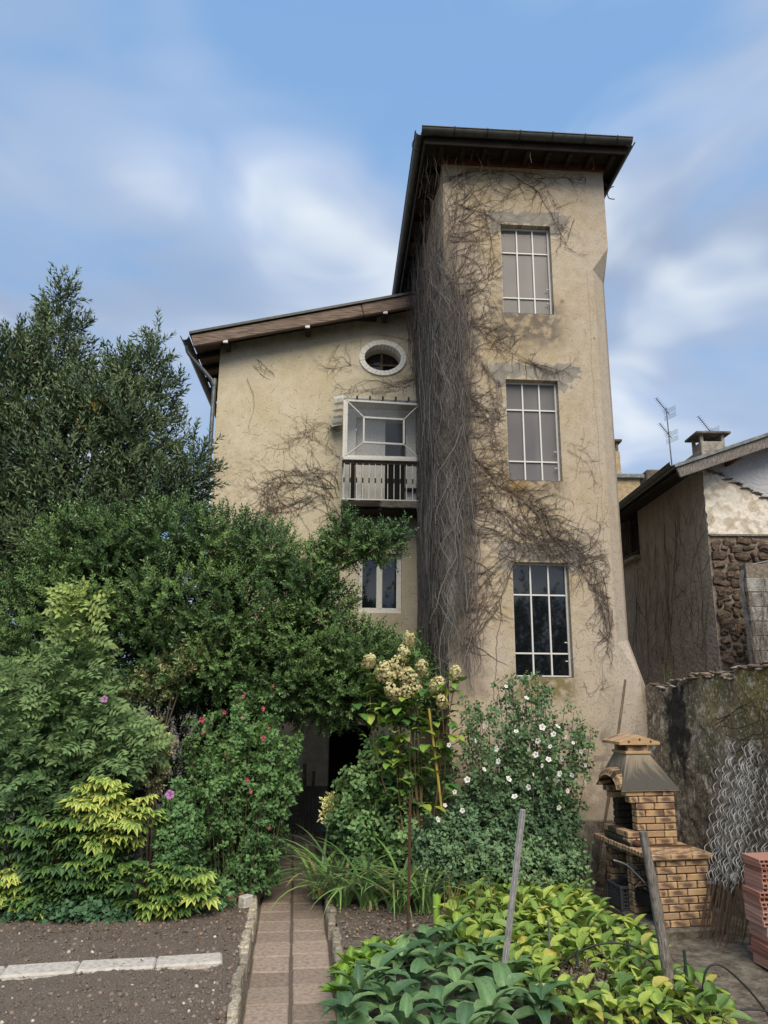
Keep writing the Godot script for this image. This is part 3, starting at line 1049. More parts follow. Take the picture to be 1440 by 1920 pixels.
func build_balcony(T: Node3D) -> void:
	var B := node("balcony", T)
	var z0 := -3.5
	var z1 := -2.9
	var s := MB.new()
	s.bbox(Vector3(-.40, 5.585, -3.19), Vector3(.72, .12, .62), .012)
	s.bbox(Vector3(-1.12, 5.60, -3.20), Vector3(.72, .11, .56), .012, Basis(Vector3.BACK, .012))
	obj("slab", s, M.dirtcon, B)
	s = MB.new()
	s.box(Vector3(-.74, 5.515, -3.22), Vector3(1.40, .05, .54))
	s.bbox(Vector3(-1.12, 5.575, -2.90), Vector3(.66, .09, .04), .01)
	obj("slab_edge", s, M.soffit, B)
	var fr := MB.new()
	fr.bbox(Vector3(-.755, 5.665, z1), Vector3(1.40, .022, .03), .004)
	fr.bbox(Vector3(-1.455, 5.665, (z0 + z1) * .5), Vector3(.025, .022, .60), .004)
	obj("bottom_rail", fr, M.white, B)
	fr = MB.new()
	fr.bbox(Vector3(-.75, 6.43, z1 + .012), Vector3(1.42, .06, .05), .006)
	fr.bbox(Vector3(-1.455, 6.43, (z0 + z1) * .5), Vector3(.04, .06, .58), .006)
	obj("top_rail", fr, M.white, B)
	fr = MB.new()
	fr.bbox(Vector3(-.75, 6.36, z1 - .01), Vector3(1.40, .075, .03), .006)
	fr.bbox(Vector3(-1.46, 6.36, (z0 + z1) * .5 - .02), Vector3(.03, .09, .60), .006)
	obj("under_rail", fr, M.soffit, B)
	for k in 13:
		var x := -1.435 + k * .1135
		var b := MB.new()
		b.tube([Vector3(x, 5.67, z1), Vector3(x, 6.34, z1)], .0085, .0085, 6)
		obj("baluster", b, M.white, B)
		b = MB.new()
		b.tube([Vector3(x, 5.98, z1), Vector3(x, 6.07, z1)], .0135, .0135, 6)
		obj("baluster_collar", b, M.iron, B)
	for k in 5:
		var b := MB.new()
		var zz := z0 + .06 + k * .115
		b.tube([Vector3(-1.455, 5.67, zz), Vector3(-1.455, 6.34, zz)], .0085, .0085, 6)
		obj("baluster", b, M.white, B)
	# glazing above the rail: an outer frame, an inner one and mitred bars
	var o := [Vector3(-1.42, 6.47, z1), Vector3(-.06, 6.47, z1), Vector3(-.06, 7.52, z1), Vector3(-1.42, 7.56, z1)]
	var i := [Vector3(-1.09, 6.75, z1), Vector3(-.35, 6.73, z1), Vector3(-.35, 7.215, z1), Vector3(-1.09, 7.235, z1)]
	var bar := func(a: Vector3, b: Vector3, w: float, called: String) -> void:
		var m := MB.new()
		var d := b - a
		m.bbox((a + b) * .5, Vector3(d.length() + w * .4, w, .035), .004, Basis(Vector3.BACK, atan2(d.y, d.x)))
		obj(called, m, M.white, B)
	for k in 4:
		bar.call(o[k], o[(k + 1) % 4], [.05, .035, .04, .06][k], "frame_bar")
		bar.call(i[k], i[(k + 1) % 4], .036, "glazing_bar")
		bar.call(o[k] + (i[k] - o[k]) * .04, i[k] + (o[k] - i[k]) * .04, .02, "glazing_bar")
		var p := MB.new()
		p.quad(o[k] + Vector3(0, 0, .001), o[(k + 1) % 4] + Vector3(0, 0, .001), i[(k + 1) % 4] + Vector3(0, 0, .001), i[k] + Vector3(0, 0, .001), Vector3.BACK)
		obj("pane", p, M.pane, B)
	var ip := MB.new()
	ip.quad(i[0], i[1], i[2], i[3], Vector3.BACK)
	obj("pane", ip, M.pane, B)
	var sp := MB.new()
	sp.quad(Vector3(-1.455, 6.47, z0), Vector3(-1.455, 6.47, z1), Vector3(-1.455, 7.55, z1), Vector3(-1.455, 7.7, z0), Vector3.LEFT)
	obj("pane", sp, M.pane, B)
	sp = MB.new()
	sp.bbox(Vector3(-1.455, 7.0, z0 + .03), Vector3(.03, 1.1, .05), .004)
	sp.bbox(Vector3(-1.45, 7.0, z1), Vector3(.05, 1.12, .05), .004)
	sp.bbox(Vector3(-.035, 7.0, z1), Vector3(.03, 1.08, .04), .004)
	obj("post", sp, M.white, B)
	# glass roof: sheets between dark clips, and lapped sheets down its left side
	for k in 6:
		var x := -1.46 + k * .24
		var m := MB.new()
		m.box(Vector3(x + .118, 7.70, -3.20), Vector3(.232, .012, .66), Basis(Vector3.RIGHT, .30))
		obj("roof_sheet", m, M.milk, B)
		m = MB.new()
		m.bbox(Vector3(x + .236, 7.69, -3.20), Vector3(.018, .03, .66), .004, Basis(Vector3.RIGHT, .30))
		obj("roof_bar", m, M.zinc, B)
		if k < 5:
			m = MB.new()
			m.bbox(Vector3(x + .236, 7.625, -2.87), Vector3(.035, .05, .04), .006)
			obj("clip", m, M.iron, B)
	for k in 5:
		var m := MB.new()
		m.bbox(Vector3(-1.56 - .012 * k, 7.66 - k * .10, -3.0 - .09 * k), Vector3(.20, .012, .30), .004, Basis(Vector3.BACK, .25) * Basis(Vector3.RIGHT, .55))
		obj("lapped_sheet", m, M.milk, B)
	# door and panel in the wall behind
	var d := MB.new()
	d.box(Vector3(-.93, 6.64, z0 - .12), Vector3(.56, 1.64, .04))
	obj("door_leaf", d, M.white, B)
	d = MB.new()
	d.box(Vector3(-.45, 6.64, z0 - .28), Vector3(.42, 1.64, .03))
	obj("door_opening", d, M.black, B)
	d = MB.new()
	d.box(Vector3(-.74, 6.60, z0 + .012), Vector3(1.44, 2.0, .02))
	var pw := MB.new()
	for k in [[-1.34, 6.62, .24, 2.0], [-.13, 6.62, .25, 2.0], [-.74, 7.54, .96, .16]]:
		pw.box(Vector3(k[0], k[1], z0 + .008), Vector3(k[2], k[3], .016))
	obj("whitewashed_wall", pw, M.white, B)
	d = MB.new()
	d.bbox(Vector3(-.17, 6.02, z0 + .06), Vector3(.26, .055, .08), .01)
	obj("wall_shelf", d, M.iron, B)
	for k in 2:
		d = MB.new()
		d.bbox(Vector3(-1.28 + k * .13, 6.1, z0 + .05), Vector3(.1, .86, .04), .006)
		obj("shutter_leaf", d, [M.soffit, M.white][k], B)


# ---------------------------------------------------------------- the creeper

func on_tower(s: float, v: float, off: float) -> Vector3:
	# a point off metres before the tower: s runs along the left face (negative) and round the corner onto the front
	if s >= .1:
		return Vector3(s, v, off)
	if s <= -.1:
		return Vector3(-off, v, s)
	var a := (s + .1) / .2 * PI * .5
	return Vector3(.1 - .1 * cos(a) - cos(a) * (off + .03), v, -.1 + .1 * sin(a) + sin(a) * (off + .03))


func on_house(s: float, v: float, off: float) -> Vector3:
	return Vector3(s, v, -3.5 + off)


var blocked := [[.93, 1.64, 7.93, 9.33], [.93, 1.64, 5.3, 6.74], [.94, 1.66, 2.57, 4.02]]
var blocked_house := [[-1.10, -.34, 8.44, 9.0], [-1.5, .1, 5.5, 7.75]]


func hits(s: float, v: float, house: bool) -> bool:
	for b in (blocked_house if house else blocked):
		if s > b[0] and s < b[1] and v > b[2] and v < b[3]:
			return true
	return s > 2.28 or v > (10.36 if not house else 9.45 + s * .243)


func twig_color() -> Color:
	var k := rf(.0, 1.0)
	return Color(.075, .058, .050).lerp(Color(.22, .18, .155), k * k)


func runner(mb: MB, s: float, v: float, an: float, length: float, r: float, gen: int, house := false, pull := 0.0) -> void:
	var p: Array = []
	var f := on_house if house else on_tower
	var l := 0.0
	var st := .05
	var kids: Array = []
	var off := rf(.006, .022)
	while l < length:
		p.append(f.call(s, v, off + rf(-.003, .003)))
		an += rf(-.38, .38) + pull * .06
		s += cos(an) * st
		v += sin(an) * st
		l += st
		if hits(s, v, house):
			break
		if gen < 2 and rng.randf() < (.24 if gen == 0 else .20):
			kids.append([s, v, an + rf(.35, 1.1) * (1 if rng.randf() < .5 else -1), length * rf(.18, .45)])
	if p.size() < 3:
		return
	mb.col = twig_color()
	mb.tube(p, r, r * .35, 3, false)
	for k in kids:
		runner(mb, k[0], k[1], k[2], k[3], r * .62, gen + 1, house, pull)


func guided(mb: MB, g: Array, r: float, spread: float, many: int, house := false, kid := .5, thick := .24) -> void:
	# many stems along a guide line of [s, v] points, each wandering, with side shoots
	for m in many:
		var q: Array = []
		for k in g:
			q.append(Vector3(k[0] + rf(-spread, spread) * 1.7, k[1] + rf(-spread, spread) * 1.7, 0))
		var start := 0 if rng.randf() < .5 else rng.randi_range(0, maxi(0, q.size() - 2))
		var c := bez(q.slice(start), 9)
		var f := on_house if house else on_tower
		var p: Array = []
		var dx := 0.0
		var dy := 0.0
		var off := rf(.008, .035)
		for k in c.size():
			dx = dx * .94 + rf(-.016, .016)
			dy = dy * .94 + rf(-.016, .016)
			var s: float = c[k].x + dx
			var v: float = c[k].y + dy
			if hits(s, v, house):
				break
			p.append(f.call(s, v, off))
			if k > 0 and rng.randf() < thick:
				var an := atan2(c[k].y - c[k - 1].y, c[k].x - c[k - 1].x)
				runner(mb, s, v, an + rf(.35, 1.5) * (1 if rng.randf() < .5 else -1), kid * rf(.25, 1.3), r * .55, 1, house)
		mb.col = twig_color()
		if p.size() > 2:
			mb.tube(p, r * rf(.35, .85), r * .25, 4, false)


func build_creeper() -> void:
	var V := thing("climbing_vine", "leafless grey climbing vine matted over the tower's left corner and fanning across the render", "vine", Vector3(.88, 0, -10), deg_to_rad(3.5))
	var nz := fnl(201, 2.6, 4)
	# the thatch of dead stems behind the living ones
	var mat := MB.new()
	var edge := func(v: float) -> float:
		var e := .30 + .05 * sin(v * 2.1) + .05 * sin(v * 5.3 + 1.0)
		if v > 7.6:
			e -= (v - 7.6) * .22
		if v < 3.8:
			e -= (3.8 - v) * .20
		return e
	mat.sheet(func(x: float, y: float) -> Vector3:
		var v := 2.0 + y * 7.2
		var s := lerpf(-3.48, edge.call(v) - .07 + nz.get_noise_2d(v * 5.0, 0.0) * .12, x)
		return on_tower(s, v, (.05 + .055 * nz.get_noise_2d(s * 5.0, v * 1.2)) * lerpf(.25, 1.0, smoothstep(-3.5, -2.0, s)) * smoothstep(0.0, .05, 1.0 - x) * smoothstep(0.0, .16, 1.0 - y) + .004), 56, 90)
	var thatch := tri_mat(ntex(202, .035, 5, [[0.0, .085, .080, .076], [0.5, .20, .19, .183], [1.0, .34, .325, .315]]), nnrm(203, .05, 5, 9.0), Vector3(5, .42, 5), 1.0, false, 1.0)
	stuff(obj("dead_stems", mat, thatch, V))
	var st := MB.new()
	for k in 1900:
		var s := rf(-3.4, .36)
		if rng.randf() < .5:
			s = rf(-1.3, .40)
		var v := rf(2.2, 7.8)
		var fuzz := rf(-.08, .13)
		var v1 := v + rf(.8, 3.6)
		v1 = minf(v1, 8.9 - maxf(s, 0.0) * 2.4 + rf(-.7, .5))
		var p: Array = []
		var ds := 0.0
		var off := rf(.06, .15) * lerpf(.3, 1.0, smoothstep(-3.5, -2.0, s))
		var ph := rf(0, TAU)
		while v < v1:
			p.append(on_tower(s, v, off + .022 * sin(v * 4.0 + ph)))
			ds = ds * .82 + rf(-.026, .026)
			if s > edge.call(v) + fuzz:
				ds = -absf(ds)
			s += ds
			v += .11
		if p.size() > 3:
			var q := rf(0, 1)
			st.col = Color(.10, .092, .085).lerp(Color(.40, .38, .365), q * q * q)
			var r := rf(.0018, .0046)
			st.tube(p, r, r * .7, 3, false)
	for k in 240:
		# strands that cross the others
		var s := rf(-1.6, .34)
		var v := rf(2.3, 8.6)
		var an := rf(.5, 2.6)
		var cv := rf(-.25, .25)
		var p: Array = []
		var off := rf(.10, .17)
		for i in rng.randi_range(8, 20):
			if s > edge.call(v) + .06 or v > 8.9 - maxf(s, 0.0) * 2.4:
				break
			p.append(on_tower(s, v, off))
			an += cv * .5 + rf(-.25, .25)
			s += cos(an) * .05
			v += sin(an) * .05
		if p.size() > 3:
			var q := rf(0, 1)
			st.col = Color(.10, .092, .086).lerp(Color(.34, .325, .31), q * q)
			st.tube(p, rf(.002, .004), .0015, 3, false)
	stuff(obj("stem_mass", st, M.stem, V))
	# a few thick pale stems that stand out
	for k in 16:
		var b := MB.new()
		var s := rf(-1.6, .30)
		var v := rf(2.1, 6.5)
		var p: Array = []
		var ds := 0.0
		var off := rf(.14, .20)
		for i in rng.randi_range(14, 34):
			p.append(on_tower(minf(s, .36), v, off + .03 * sin(v * 3 + k)))
			ds = ds * .72 + rf(-.026, .026)
			s += ds
			v += .10
			if v > 8.3:
				break
		b.col = Color(.22, .20, .185) * rf(.6, 1.1)
		if p.size() > 3:
			b.tube(p, rf(.005, .008), .003, 5, false)
			obj("stem", b, M.stem, V)
	# thin strands under the eaves and over the top of the left face
	var hi := MB.new()
	for k in 260:
		var s := rf(-3.4, .25)
		var v := rf(7.6, 9.3)
		var p: Array = []
		var ds := 0.0
		var off := rf(.03, .22)
		for i in rng.randi_range(8, 22):
			p.append(on_tower(s, v, off))
			ds = ds * .7 + rf(-.035, .035)
			s = minf(s + ds, .3)
			v += .10
			off = clampf(off + rf(-.02, .02), .02, .3)
			if v > 10.4:
				break
		hi.col = twig_color()
		hi.tube(p, .0045, .003, 3, false)
	for k in 46:
		# strands that hang from the eaves
		var s := rf(-.2, 2.5) if k < 14 else rf(-.35, .1)
		var p: Array = []
		var v := 10.46
		var z := rf(.05, .4)
		var x := s
		if k >= 14:
			z = rf(-3.0, .4)
		for i in rng.randi_range(4, 11):
			p.append(Vector3(x, v, z))
			x += rf(-.03, .03)
			z += rf(-.02, .02)
			v -= .06
		hi.col = twig_color()
		hi.tube(p, .0045, .002, 3, false)
	stuff(obj("hanging_strands", hi, M.stem, V))
	var br := MB.new()
	# side shoots that leave the mat to the right, all the way up
	for k in 120:
		var v := rf(3.0, 9.9)
		runner(br, rf(.05, .34), v, rf(-.6, 1.1), rf(.25, .85), rf(.004, .0065), 0, false, rf(-.5, .5))
	for k in 26:
		var v := rf(7.0, 10.0)
		runner(br, rf(.05, .3), v, rf(.2, 1.5), rf(.5, 1.1), .005, 0)
	obj("side_shoots", br, M.stem, V)
	stuff(V.get_child(V.get_child_count() - 1))
	var gd := MB.new()
	guided(gd, [[.05, 10.1], [.6, 10.33], [1.2, 10.35], [1.8, 10.30], [2.27, 10.33]], .0055, .05, 9, false, .38, .42)
	guided(gd, [[1.08, 10.36], [1.31, 10.08], [1.60, 9.85], [1.87, 9.04]], .009, .03, 3, false, .4, .25)
	guided(gd, [[1.3, 10.3], [1.6, 10.0], [1.8, 9.5], [1.88, 9.06]], .007, .03, 2, false, .4, .25)
	guided(gd, [[2.26, 10.3], [2.25, 9.9], [2.05, 9.5], [1.88, 9.06]], .008, .03, 3, false, .4, .25)
	guided(gd, [[2.27, 9.75], [2.1, 9.72], [1.95, 9.6], [1.80, 9.3]], .006, .03, 2, false, .3, .2)
	guided(gd, [[1.5, 10.34], [1.62, 10.0], [1.9, 9.7], [2.0, 9.3]], .005, .09, 5, false, .35, .34)
	guided(gd, [[2.2, 10.34], [2.22, 10.0], [2.24, 9.6], [2.1, 9.3]], .004, .05, 4, false, .3, .3)
	guided(gd, [[.8, 10.34], [.9, 10.0], [1.2, 9.75]], .004, .08, 5, false, .3, .3)
	guided(gd, [[.3, 10.1], [.6, 9.6], [.62, 9.0], [.72, 8.4]], .006, .06, 5, false, .4, .2)
	guided(gd, [[.9, 10.3], [.75, 9.9], [.55, 9.3], [.6, 8.8]], .005, .06, 3, false, .35, .2)
	guided(gd, [[1.4, 10.3], [1.1, 10.0], [.8, 9.7], [.5, 9.5]], .005, .05, 3, false, .35, .2)
	guided(gd, [[.25, 8.5], [.5, 8.1], [.7, 7.7], [.8, 7.45]], .006, .07, 6, false, .35, .3)
	guided(gd, [[.33, 7.7], [.69, 7.42], [1.16, 7.15], [1.63, 6.90]], .008, .05, 9, false, .4, .32)
	guided(gd, [[.3, 7.3], [.55, 7.0], [.75, 6.6], [.72, 6.1]], .006, .06, 8, false, .35, .35)
	guided(gd, [[.3, 6.6], [.6, 6.2], [.7, 5.8], [.85, 5.3]], .006, .06, 8, false, .35, .35)
	guided(gd, [[.25, 5.6], [.70, 5.17], [1.23, 4.87], [1.59, 4.5], [1.88, 4.16], [2.08, 3.75], [2.2, 3.2]], .009, .10, 9, false, .5, .30)
	guided(gd, [[.25, 5.2], [.70, 4.95], [1.1, 4.7], [1.55, 4.35], [1.80, 4.14]], .007, .12, 9, false, .5, .32)
	guided(gd, [[.28, 4.75], [.84, 4.63], [1.21, 4.40], [1.70, 4.22]], .007, .10, 8, false, .45, .34)
	guided(gd, [[.30, 4.4], [.7, 4.5], [1.2, 4.22], [1.7, 4.12]], .006, .08, 6, false, .35, .34)
	guided(gd, [[1.1, 4.20], [.85, 3.81], [.58, 3.36], [.25, 2.95]], .008, .08, 11, false, .4, .3)
	guided(gd, [[.9, 4.2], [.6, 3.9], [.45, 3.6], [.25, 3.4]], .007, .08, 8, false, .35, .3)
	guided(gd, [[1.95, 4.1], [2.1, 3.7], [2.2, 3.3], [2.18, 2.9]], .006, .06, 6, false, .35, .3)
	guided(gd, [[1.2, 4.7], [1.7, 4.6], [2.1, 4.45], [2.2, 4.1]], .005, .05, 4, false, .3, .3)
	guided(gd, [[.70, 3.55], [.74, 3.25], [.68, 2.8], [.66, 2.3], [.62, 1.9]], .009, .015, 2, false, .2, .06)
	guided(gd, [[1.9, 5.3], [2.0, 5.55], [1.85, 5.8], [2.1, 5.6], [2.2, 5.2]], .005, .05, 3, false, .3, .3)
	guided(gd, [[1.75, 2.45], [1.95, 2.35], [2.2, 2.5]], .004, .05, 3, false, .25, .25)
	obj("wall_shoots", gd, M.stem, V)
	stuff(V.get_child(V.get_child_count() - 1))
	var hs := MB.new()
	guided(hs, [[-1.5, 5.5], [-1.9, 5.75], [-2.4, 5.65], [-2.9, 5.45]], .008, .10, 10, true, .45, .34)
	guided(hs, [[-1.5, 5.9], [-1.88, 6.18], [-2.3, 6.2], [-2.75, 5.9], [-2.9, 5.6]], .008, .11, 12, true, .45, .34)
	guided(hs, [[-1.5, 6.3], [-1.9, 6.5], [-2.3, 6.45], [-2.7, 6.15]], .007, .11, 10, true, .45, .34)
	guided(hs, [[-1.5, 6.6], [-1.9, 6.9], [-2.3, 6.95], [-2.6, 6.7]], .006, .10, 7, true, .4, .3)
	guided(hs, [[-1.55, 7.1], [-1.9, 7.25], [-2.3, 7.2]], .005, .10, 4, true, .35, .28)
	guided(hs, [[-1.45, 9.25], [-1.6, 8.9], [-1.95, 8.5]], .006, .08, 4, true, .4, .3)
	guided(hs, [[-.1, 9.2], [-.6, 9.30], [-1.2, 9.2], [-1.7, 8.9]], .006, .08, 5, true, .4, .3)
	guided(hs, [[-.03, 8.9], [-.1, 8.4], [-.4, 8.15], [-1.0, 8.1], [-1.5, 8.0]], .006, .07, 6, true, .35, .3)
	guided(hs, [[-.03, 8.2], [-.5, 7.98], [-1.0, 7.95]], .005, .07, 4, true, .35, .3)
	guided(hs, [[-1.3, 8.5], [-1.6, 8.6], [-1.8, 8.3]], .005, .07, 4, true, .35, .3)
	guided(hs, [[-3.5, 8.78], [-3.25, 8.5], [-2.95, 8.2]], .008, .06, 5, true, .3, .3)
	guided(hs, [[-3.4, 8.7], [-3.3, 8.2], [-3.15, 7.7], [-3.22, 7.1]], .005, .04, 2, true, .15, .12)
	guided(hs, [[-2.2, 9.0], [-2.15, 8.6], [-2.1, 8.2]], .004, .04, 2, true, .2, .15)
	guided(hs, [[-3.3, 8.75], [-2.7, 8.85], [-2.2, 8.95], [-1.6, 9.2], [-.9, 9.3]], .005, .06, 4, true, .3, .25)
	obj("gable_shoots", hs, M.stem, V)
	stuff(V.get_child(V.get_child_count() - 1))


# ---------------------------------------------------------------- the neighbour and the walls at the right

func build_neighbour() -> void:
	var N := thing("neighbour_house", "neighbour's house with dark streaked side wall, pale gable and bare rubble stone below", "house", Vector3(5.17, 0, -11.5))
	# side wall with its barred window; x of this node runs towards the camera
	var side := node("side_wall", N)
	side.position = Vector3(0, 0, -6.5)
	side.rotation.y = -PI / 2
	var f := MB.new()
	wall(f, [0.0, 3.0, 6.5], [0.0, 3.0, 6.22], 0.0, [[2.3, 3.4, 5.02, 6.0]], func(_x: float) -> float: return 6.22, Vector2(1, 1), .25)
	obj("rendered_face", f, M.darkhouse, side)
	var w := MB.new()
	w.box(Vector3(2.85, 5.51, -.22), Vector3(1.1, .98, .02))
	obj("window", w, M.black, side)
	w = MB.new()
	w.bbox(Vector3(2.85, 4.98, .06), Vector3(1.22, .08, .18), .012)
	obj("sill", w, M.concrete, side)
	var rl := MB.new()
	for y in [5.1, 5.72]:
		rl.tube([Vector3(2.28, y, .05), Vector3(3.42, y, .05)], .013, .013, 5)
	for k in 10:
		rl.tube([Vector3(2.34 + k * .112, 5.1, .05), Vector3(2.34 + k * .112, 5.72, .05)], .008, .008, 4)
	obj("window_bars", rl, M.iron, side)
	# gable towards the camera: painted upper part, trowelled lower part, rubble at the foot
	var line := func(x: float) -> float: return 6.02 + x * .352
	var g := MB.new()
	g.quad(Vector3(0, 4.7, .0), Vector3(2.6, 4.7, .0), Vector3(2.6, line.call(2.6), 0), Vector3(0, line.call(0.0), 0), Vector3.BACK)
	obj("gable_wall", g, M.gable, N)
	var nz := fnl(301, 3.0, 4)
	var wp := MB.new()
	var lo := 4.79
	wp.sheet(func(x: float, y: float) -> Vector3:
		var px := x * 2.6
		var hi: float = 5.90 - px * .53 + .05 * nz.get_noise_2d(px * 1.4, 3.0)
		var left := .03 * nz.get_noise_2d(y * 6.0, 9.0) + .0
		return Vector3(px + left * (1 - x), lerpf(lo, hi, y), .035 + .012 * nz.get_noise_2d(px * 2.0, y * 2.0)), 40, 20)
	obj("trowelled_plaster", wp, M.trowel, N)
	wp = MB.new()
	for k in 46:
		var x := k * .056
		var hi := 5.90 - x * .53 + rf(-.03, .04)
		wp.blob(Vector3(x + .03, hi, .03), Vector3(rf(.04, .10), rf(.008, .022), .05), nz, .6, 7, 5)
	stuff(obj("roof_scar", wp, M.mortar, N))
	var mo := MB.new()
	mo.quad(Vector3(0, 0, .002), Vector3(2.6, 0, .002), Vector3(2.6, 4.79, .002), Vector3(0, 4.79, .002), Vector3.BACK)
	mo.box(Vector3(1.3, 4.785, .02), Vector3(2.54, .03, .04))
	obj("mortar", mo, M.mortar, N)
	var rub := node("rubble", N)
	var shapes: Array = []
	for k in 8:
		var b := MB.new()
		var sn := fnl(310 + k, .9, 3)
		b.sheet(func(s: float, t: float) -> Vector3:
			var a := TAU * s
			var e := PI * (t - .5)
			var d := Vector3(cos(a) * cos(e), sin(e), -sin(a) * cos(e))
			var q := Vector3(signf(d.x) * pow(absf(d.x), .55), signf(d.y) * pow(absf(d.y), .55), signf(d.z) * pow(absf(d.z), .5))
			return q * .5 * (1.0 + .5 * sn.get_noise_3dv(d)), 10, 6)
		# broken faces rather than smooth cobbles
		var fb := MB.new()
		for i in range(0, b.v.size(), 3):
			fb.tri(b.v[i], b.v[i + 2], b.v[i + 1])
		b = fb
		shapes.append(b.mesh())
	var y := 2.35
	var count := 0
	while y < 4.70:
		var hgt := rf(.07, .14)
		var x := rf(.0, .05)
		while x < 1.75:
			var wd := rf(.07, .27)
			var o := obj("stone", shapes[rng.randi() % 8], M.stone[rng.randi() % 4], rub)
			o.position = Vector3(x + wd * .5, y + hgt * .5 + rf(-.03, .03), rf(-.02, .01))
			o.rotation = Vector3(rf(-.2, .2), rf(-.2, .2), rf(-.35, .35))
			o.scale = Vector3(wd * rf(.9, 1.08), hgt * rf(.75, 1.3), rf(.06, .14))
			x += wd + rf(.008, .03)
			count += 1
		y += hgt + rf(.008, .022)
	# roof: verge board, sheet, rafter end, gutter
	var v := MB.new()
	var ang := atan(.352)
	var q := Basis(Vector3.BACK, ang)
	v.bbox(Vector3(.85, 6.20, .42), Vector3(3.0, .19, .05), .008, q)
	obj("verge_board", v, M.greywood, N)
	v = MB.new()
	v.box(Vector3(.82, 6.30, -3.0), Vector3(3.06, .05, 6.96), q)
	obj("roof", v, M.zinc, N)
	v = MB.new()
	v.box(Vector3(.85, 6.235, -3.05), Vector3(2.9, .03, 6.7), q)
	obj("eaves_boarding", v, M.soffit, N)
	v = MB.new()
	v.bbox(Vector3(.42, 6.02, .18), Vector3(.11, .17, .40), .01, q)
	obj("rafter_end", v, M.redband, N)
	v = MB.new()
	v.bbox(Vector3(.42, 6.03, .385), Vector3(.10, .16, .02), .004, q)
	obj("rafter_cap", v, M.zinc, N)
	v = MB.new()
	half_gutter([Vector3(-.60, 5.86, .42), Vector3(-.60, 5.84, -6.4)], .08, v)
	obj("gutter", v, M.dkzinc, N)
	# thin creeper strands on the side wall
	var st := MB.new()
	for k in 26:
		var z := rf(-4.4, -.1)
		var yy := rf(2.2, 3.6)
		var p: Array = []
		var dz := 0.0
		for i in rng.randi_range(10, 36):
			p.append(Vector3(-.012 - rf(0, .006), yy, z))
			dz = dz * .7 + rf(-.035, .035)
			z += dz
			yy += .09
			if yy > 5.9 or (z < -3.0 and z > -4.3 and yy > 4.85):
				break
		st.col = Color(.06, .05, .043).lerp(Color(.17, .14, .12), rng.randf())
		if p.size() > 3:
			st.tube(p, rf(.0025, .0055), .002, 3, false)
	for k in 70:
		var z := rf(-3.4, -.1)
		var yy := rf(2.5, 5.2)
		var p: Array = []
		var an := rf(.2, 2.9)
		for i in rng.randi_range(6, 14):
			p.append(Vector3(-.016, yy, z))
			an += rf(-.3, .3)
			z += cos(an) * .06
			yy += sin(an) * .06
		st.col = Color(.05, .04, .034)
		st.tube(p, .004, .002, 3, false)
	var sv := thing("wall_creeper", "thin dry creeper strands running up the neighbour's dark side wall", "vine", Vector3(5.17, 0, -11.5))
	stuff(obj("strands", st, M.stem, sv))
	# chimney with its plate, behind the verge
	var c := thing("chimney", "squat chimney under a flat plate on short legs, above the neighbour's weathered verge", "chimney", Vector3(6.2, 6.14, -13.4))
	var m := MB.new()
	m.bbox(Vector3(0, .37, 0), Vector3(.46, .90, .42), .015)
	obj("stack", m, M.concrete, c)
	m = MB.new()
	m.bbox(Vector3(0, .975, 0), Vector3(.66, .05, .56), .012)
	obj("plate", m, M.dirtcon, c)
	for sx in [-1, 1]:
		for sz in [-1, 1]:
			m = MB.new()
			m.bbox(Vector3(sx * .20, .885, sz * .17), Vector3(.06, .15, .06), .006)
			obj("leg", m, M.concrete, c)
	# aerials
	antenna("antenna", "tall thin aerial mast with two toothed arms, rising behind the eaves gutter", Vector3(5.72, 6.5, -14.0), 1.45, [[1.38, .35], [.88, .30]])
	antenna("antenna", "short aerial with one toothed arm, just behind the chimney plate", Vector3(6.75, 6.9, -14.4), .72, [[.70, .42]])
	# rear building beyond
	var r := thing("rear_building", "pale rear building with a tall capped chimney, glimpsed between tower and neighbour", "building", Vector3(5.6, 0, -18))
	m = MB.new()
	m.box(Vector3(.2, 3.8, -2), Vector3(1.4, 7.6, 4))
	obj("wall", m, M.render, r)
	m = MB.new()
	m.bbox(Vector3(.2, 7.66, -2), Vector3(1.6, .12, 4.2), .02)
	obj("roof_edge", m, M.zinc, r)
	m = MB.new()
	m.bbox(Vector3(.18, 8.0, -.4), Vector3(.60, .75, .6), .02)
	obj("chimney", m, M.render, r)
	m = MB.new()
	m.bbox(Vector3(.18, 8.66, -.4), Vector3(.72, .07, .7), .012)
	m.box(Vector3(.42, 8.5, -.15), Vector3(.06, .26, .06))
	m.box(Vector3(-.06, 8.5, -.15), Vector3(.06, .26, .06))
	obj("chimney_cap", m, M.dirtcon, r)
	m = MB.new()
	m.bbox(Vector3(1.55, 7.35, -.6), Vector3(.85, 1.1, 1.0), .03)
	obj("parapet", m, M.dirtcon, r)


func antenna(called: String, label: String, at: Vector3, height: float, arms: Array) -> void:
	var a := thing(called, label, "antenna", at, 0.0, "television aerials")
	var m := MB.new()
	m.tube([Vector3.ZERO, Vector3(-.02, height, 0)], .014, .011, 6)
	obj("mast", m, M.zinc, a)
	for k in arms:
		m = MB.new()
		var d := Vector3(-.62, .55, .35).normalized()
		var o := Vector3(-.02, k[0], 0)
		m.tube([o - d * .10, o + d * k[1]], .008, .008, 5)
		for i in 9:
			var p: Vector3 = o + d * (k[1] * i / 8.0)
			var s := Vector3(.45, .05, .8).normalized() * (.055 if i > 1 else .085)
			m.tube([p - s, p + s], .004, .004, 4)
		for sy in [-1, 1]:
			for i in 5:
				var b := o - d * .07 + Vector3(0.03, sy * (.02 + .022 * i), 0)
				m.tube([b - Vector3(.06, 0, .16), b + Vector3(.06, 0, .16)], .003, .003, 3)
		obj("arm", m, M.iron, a)


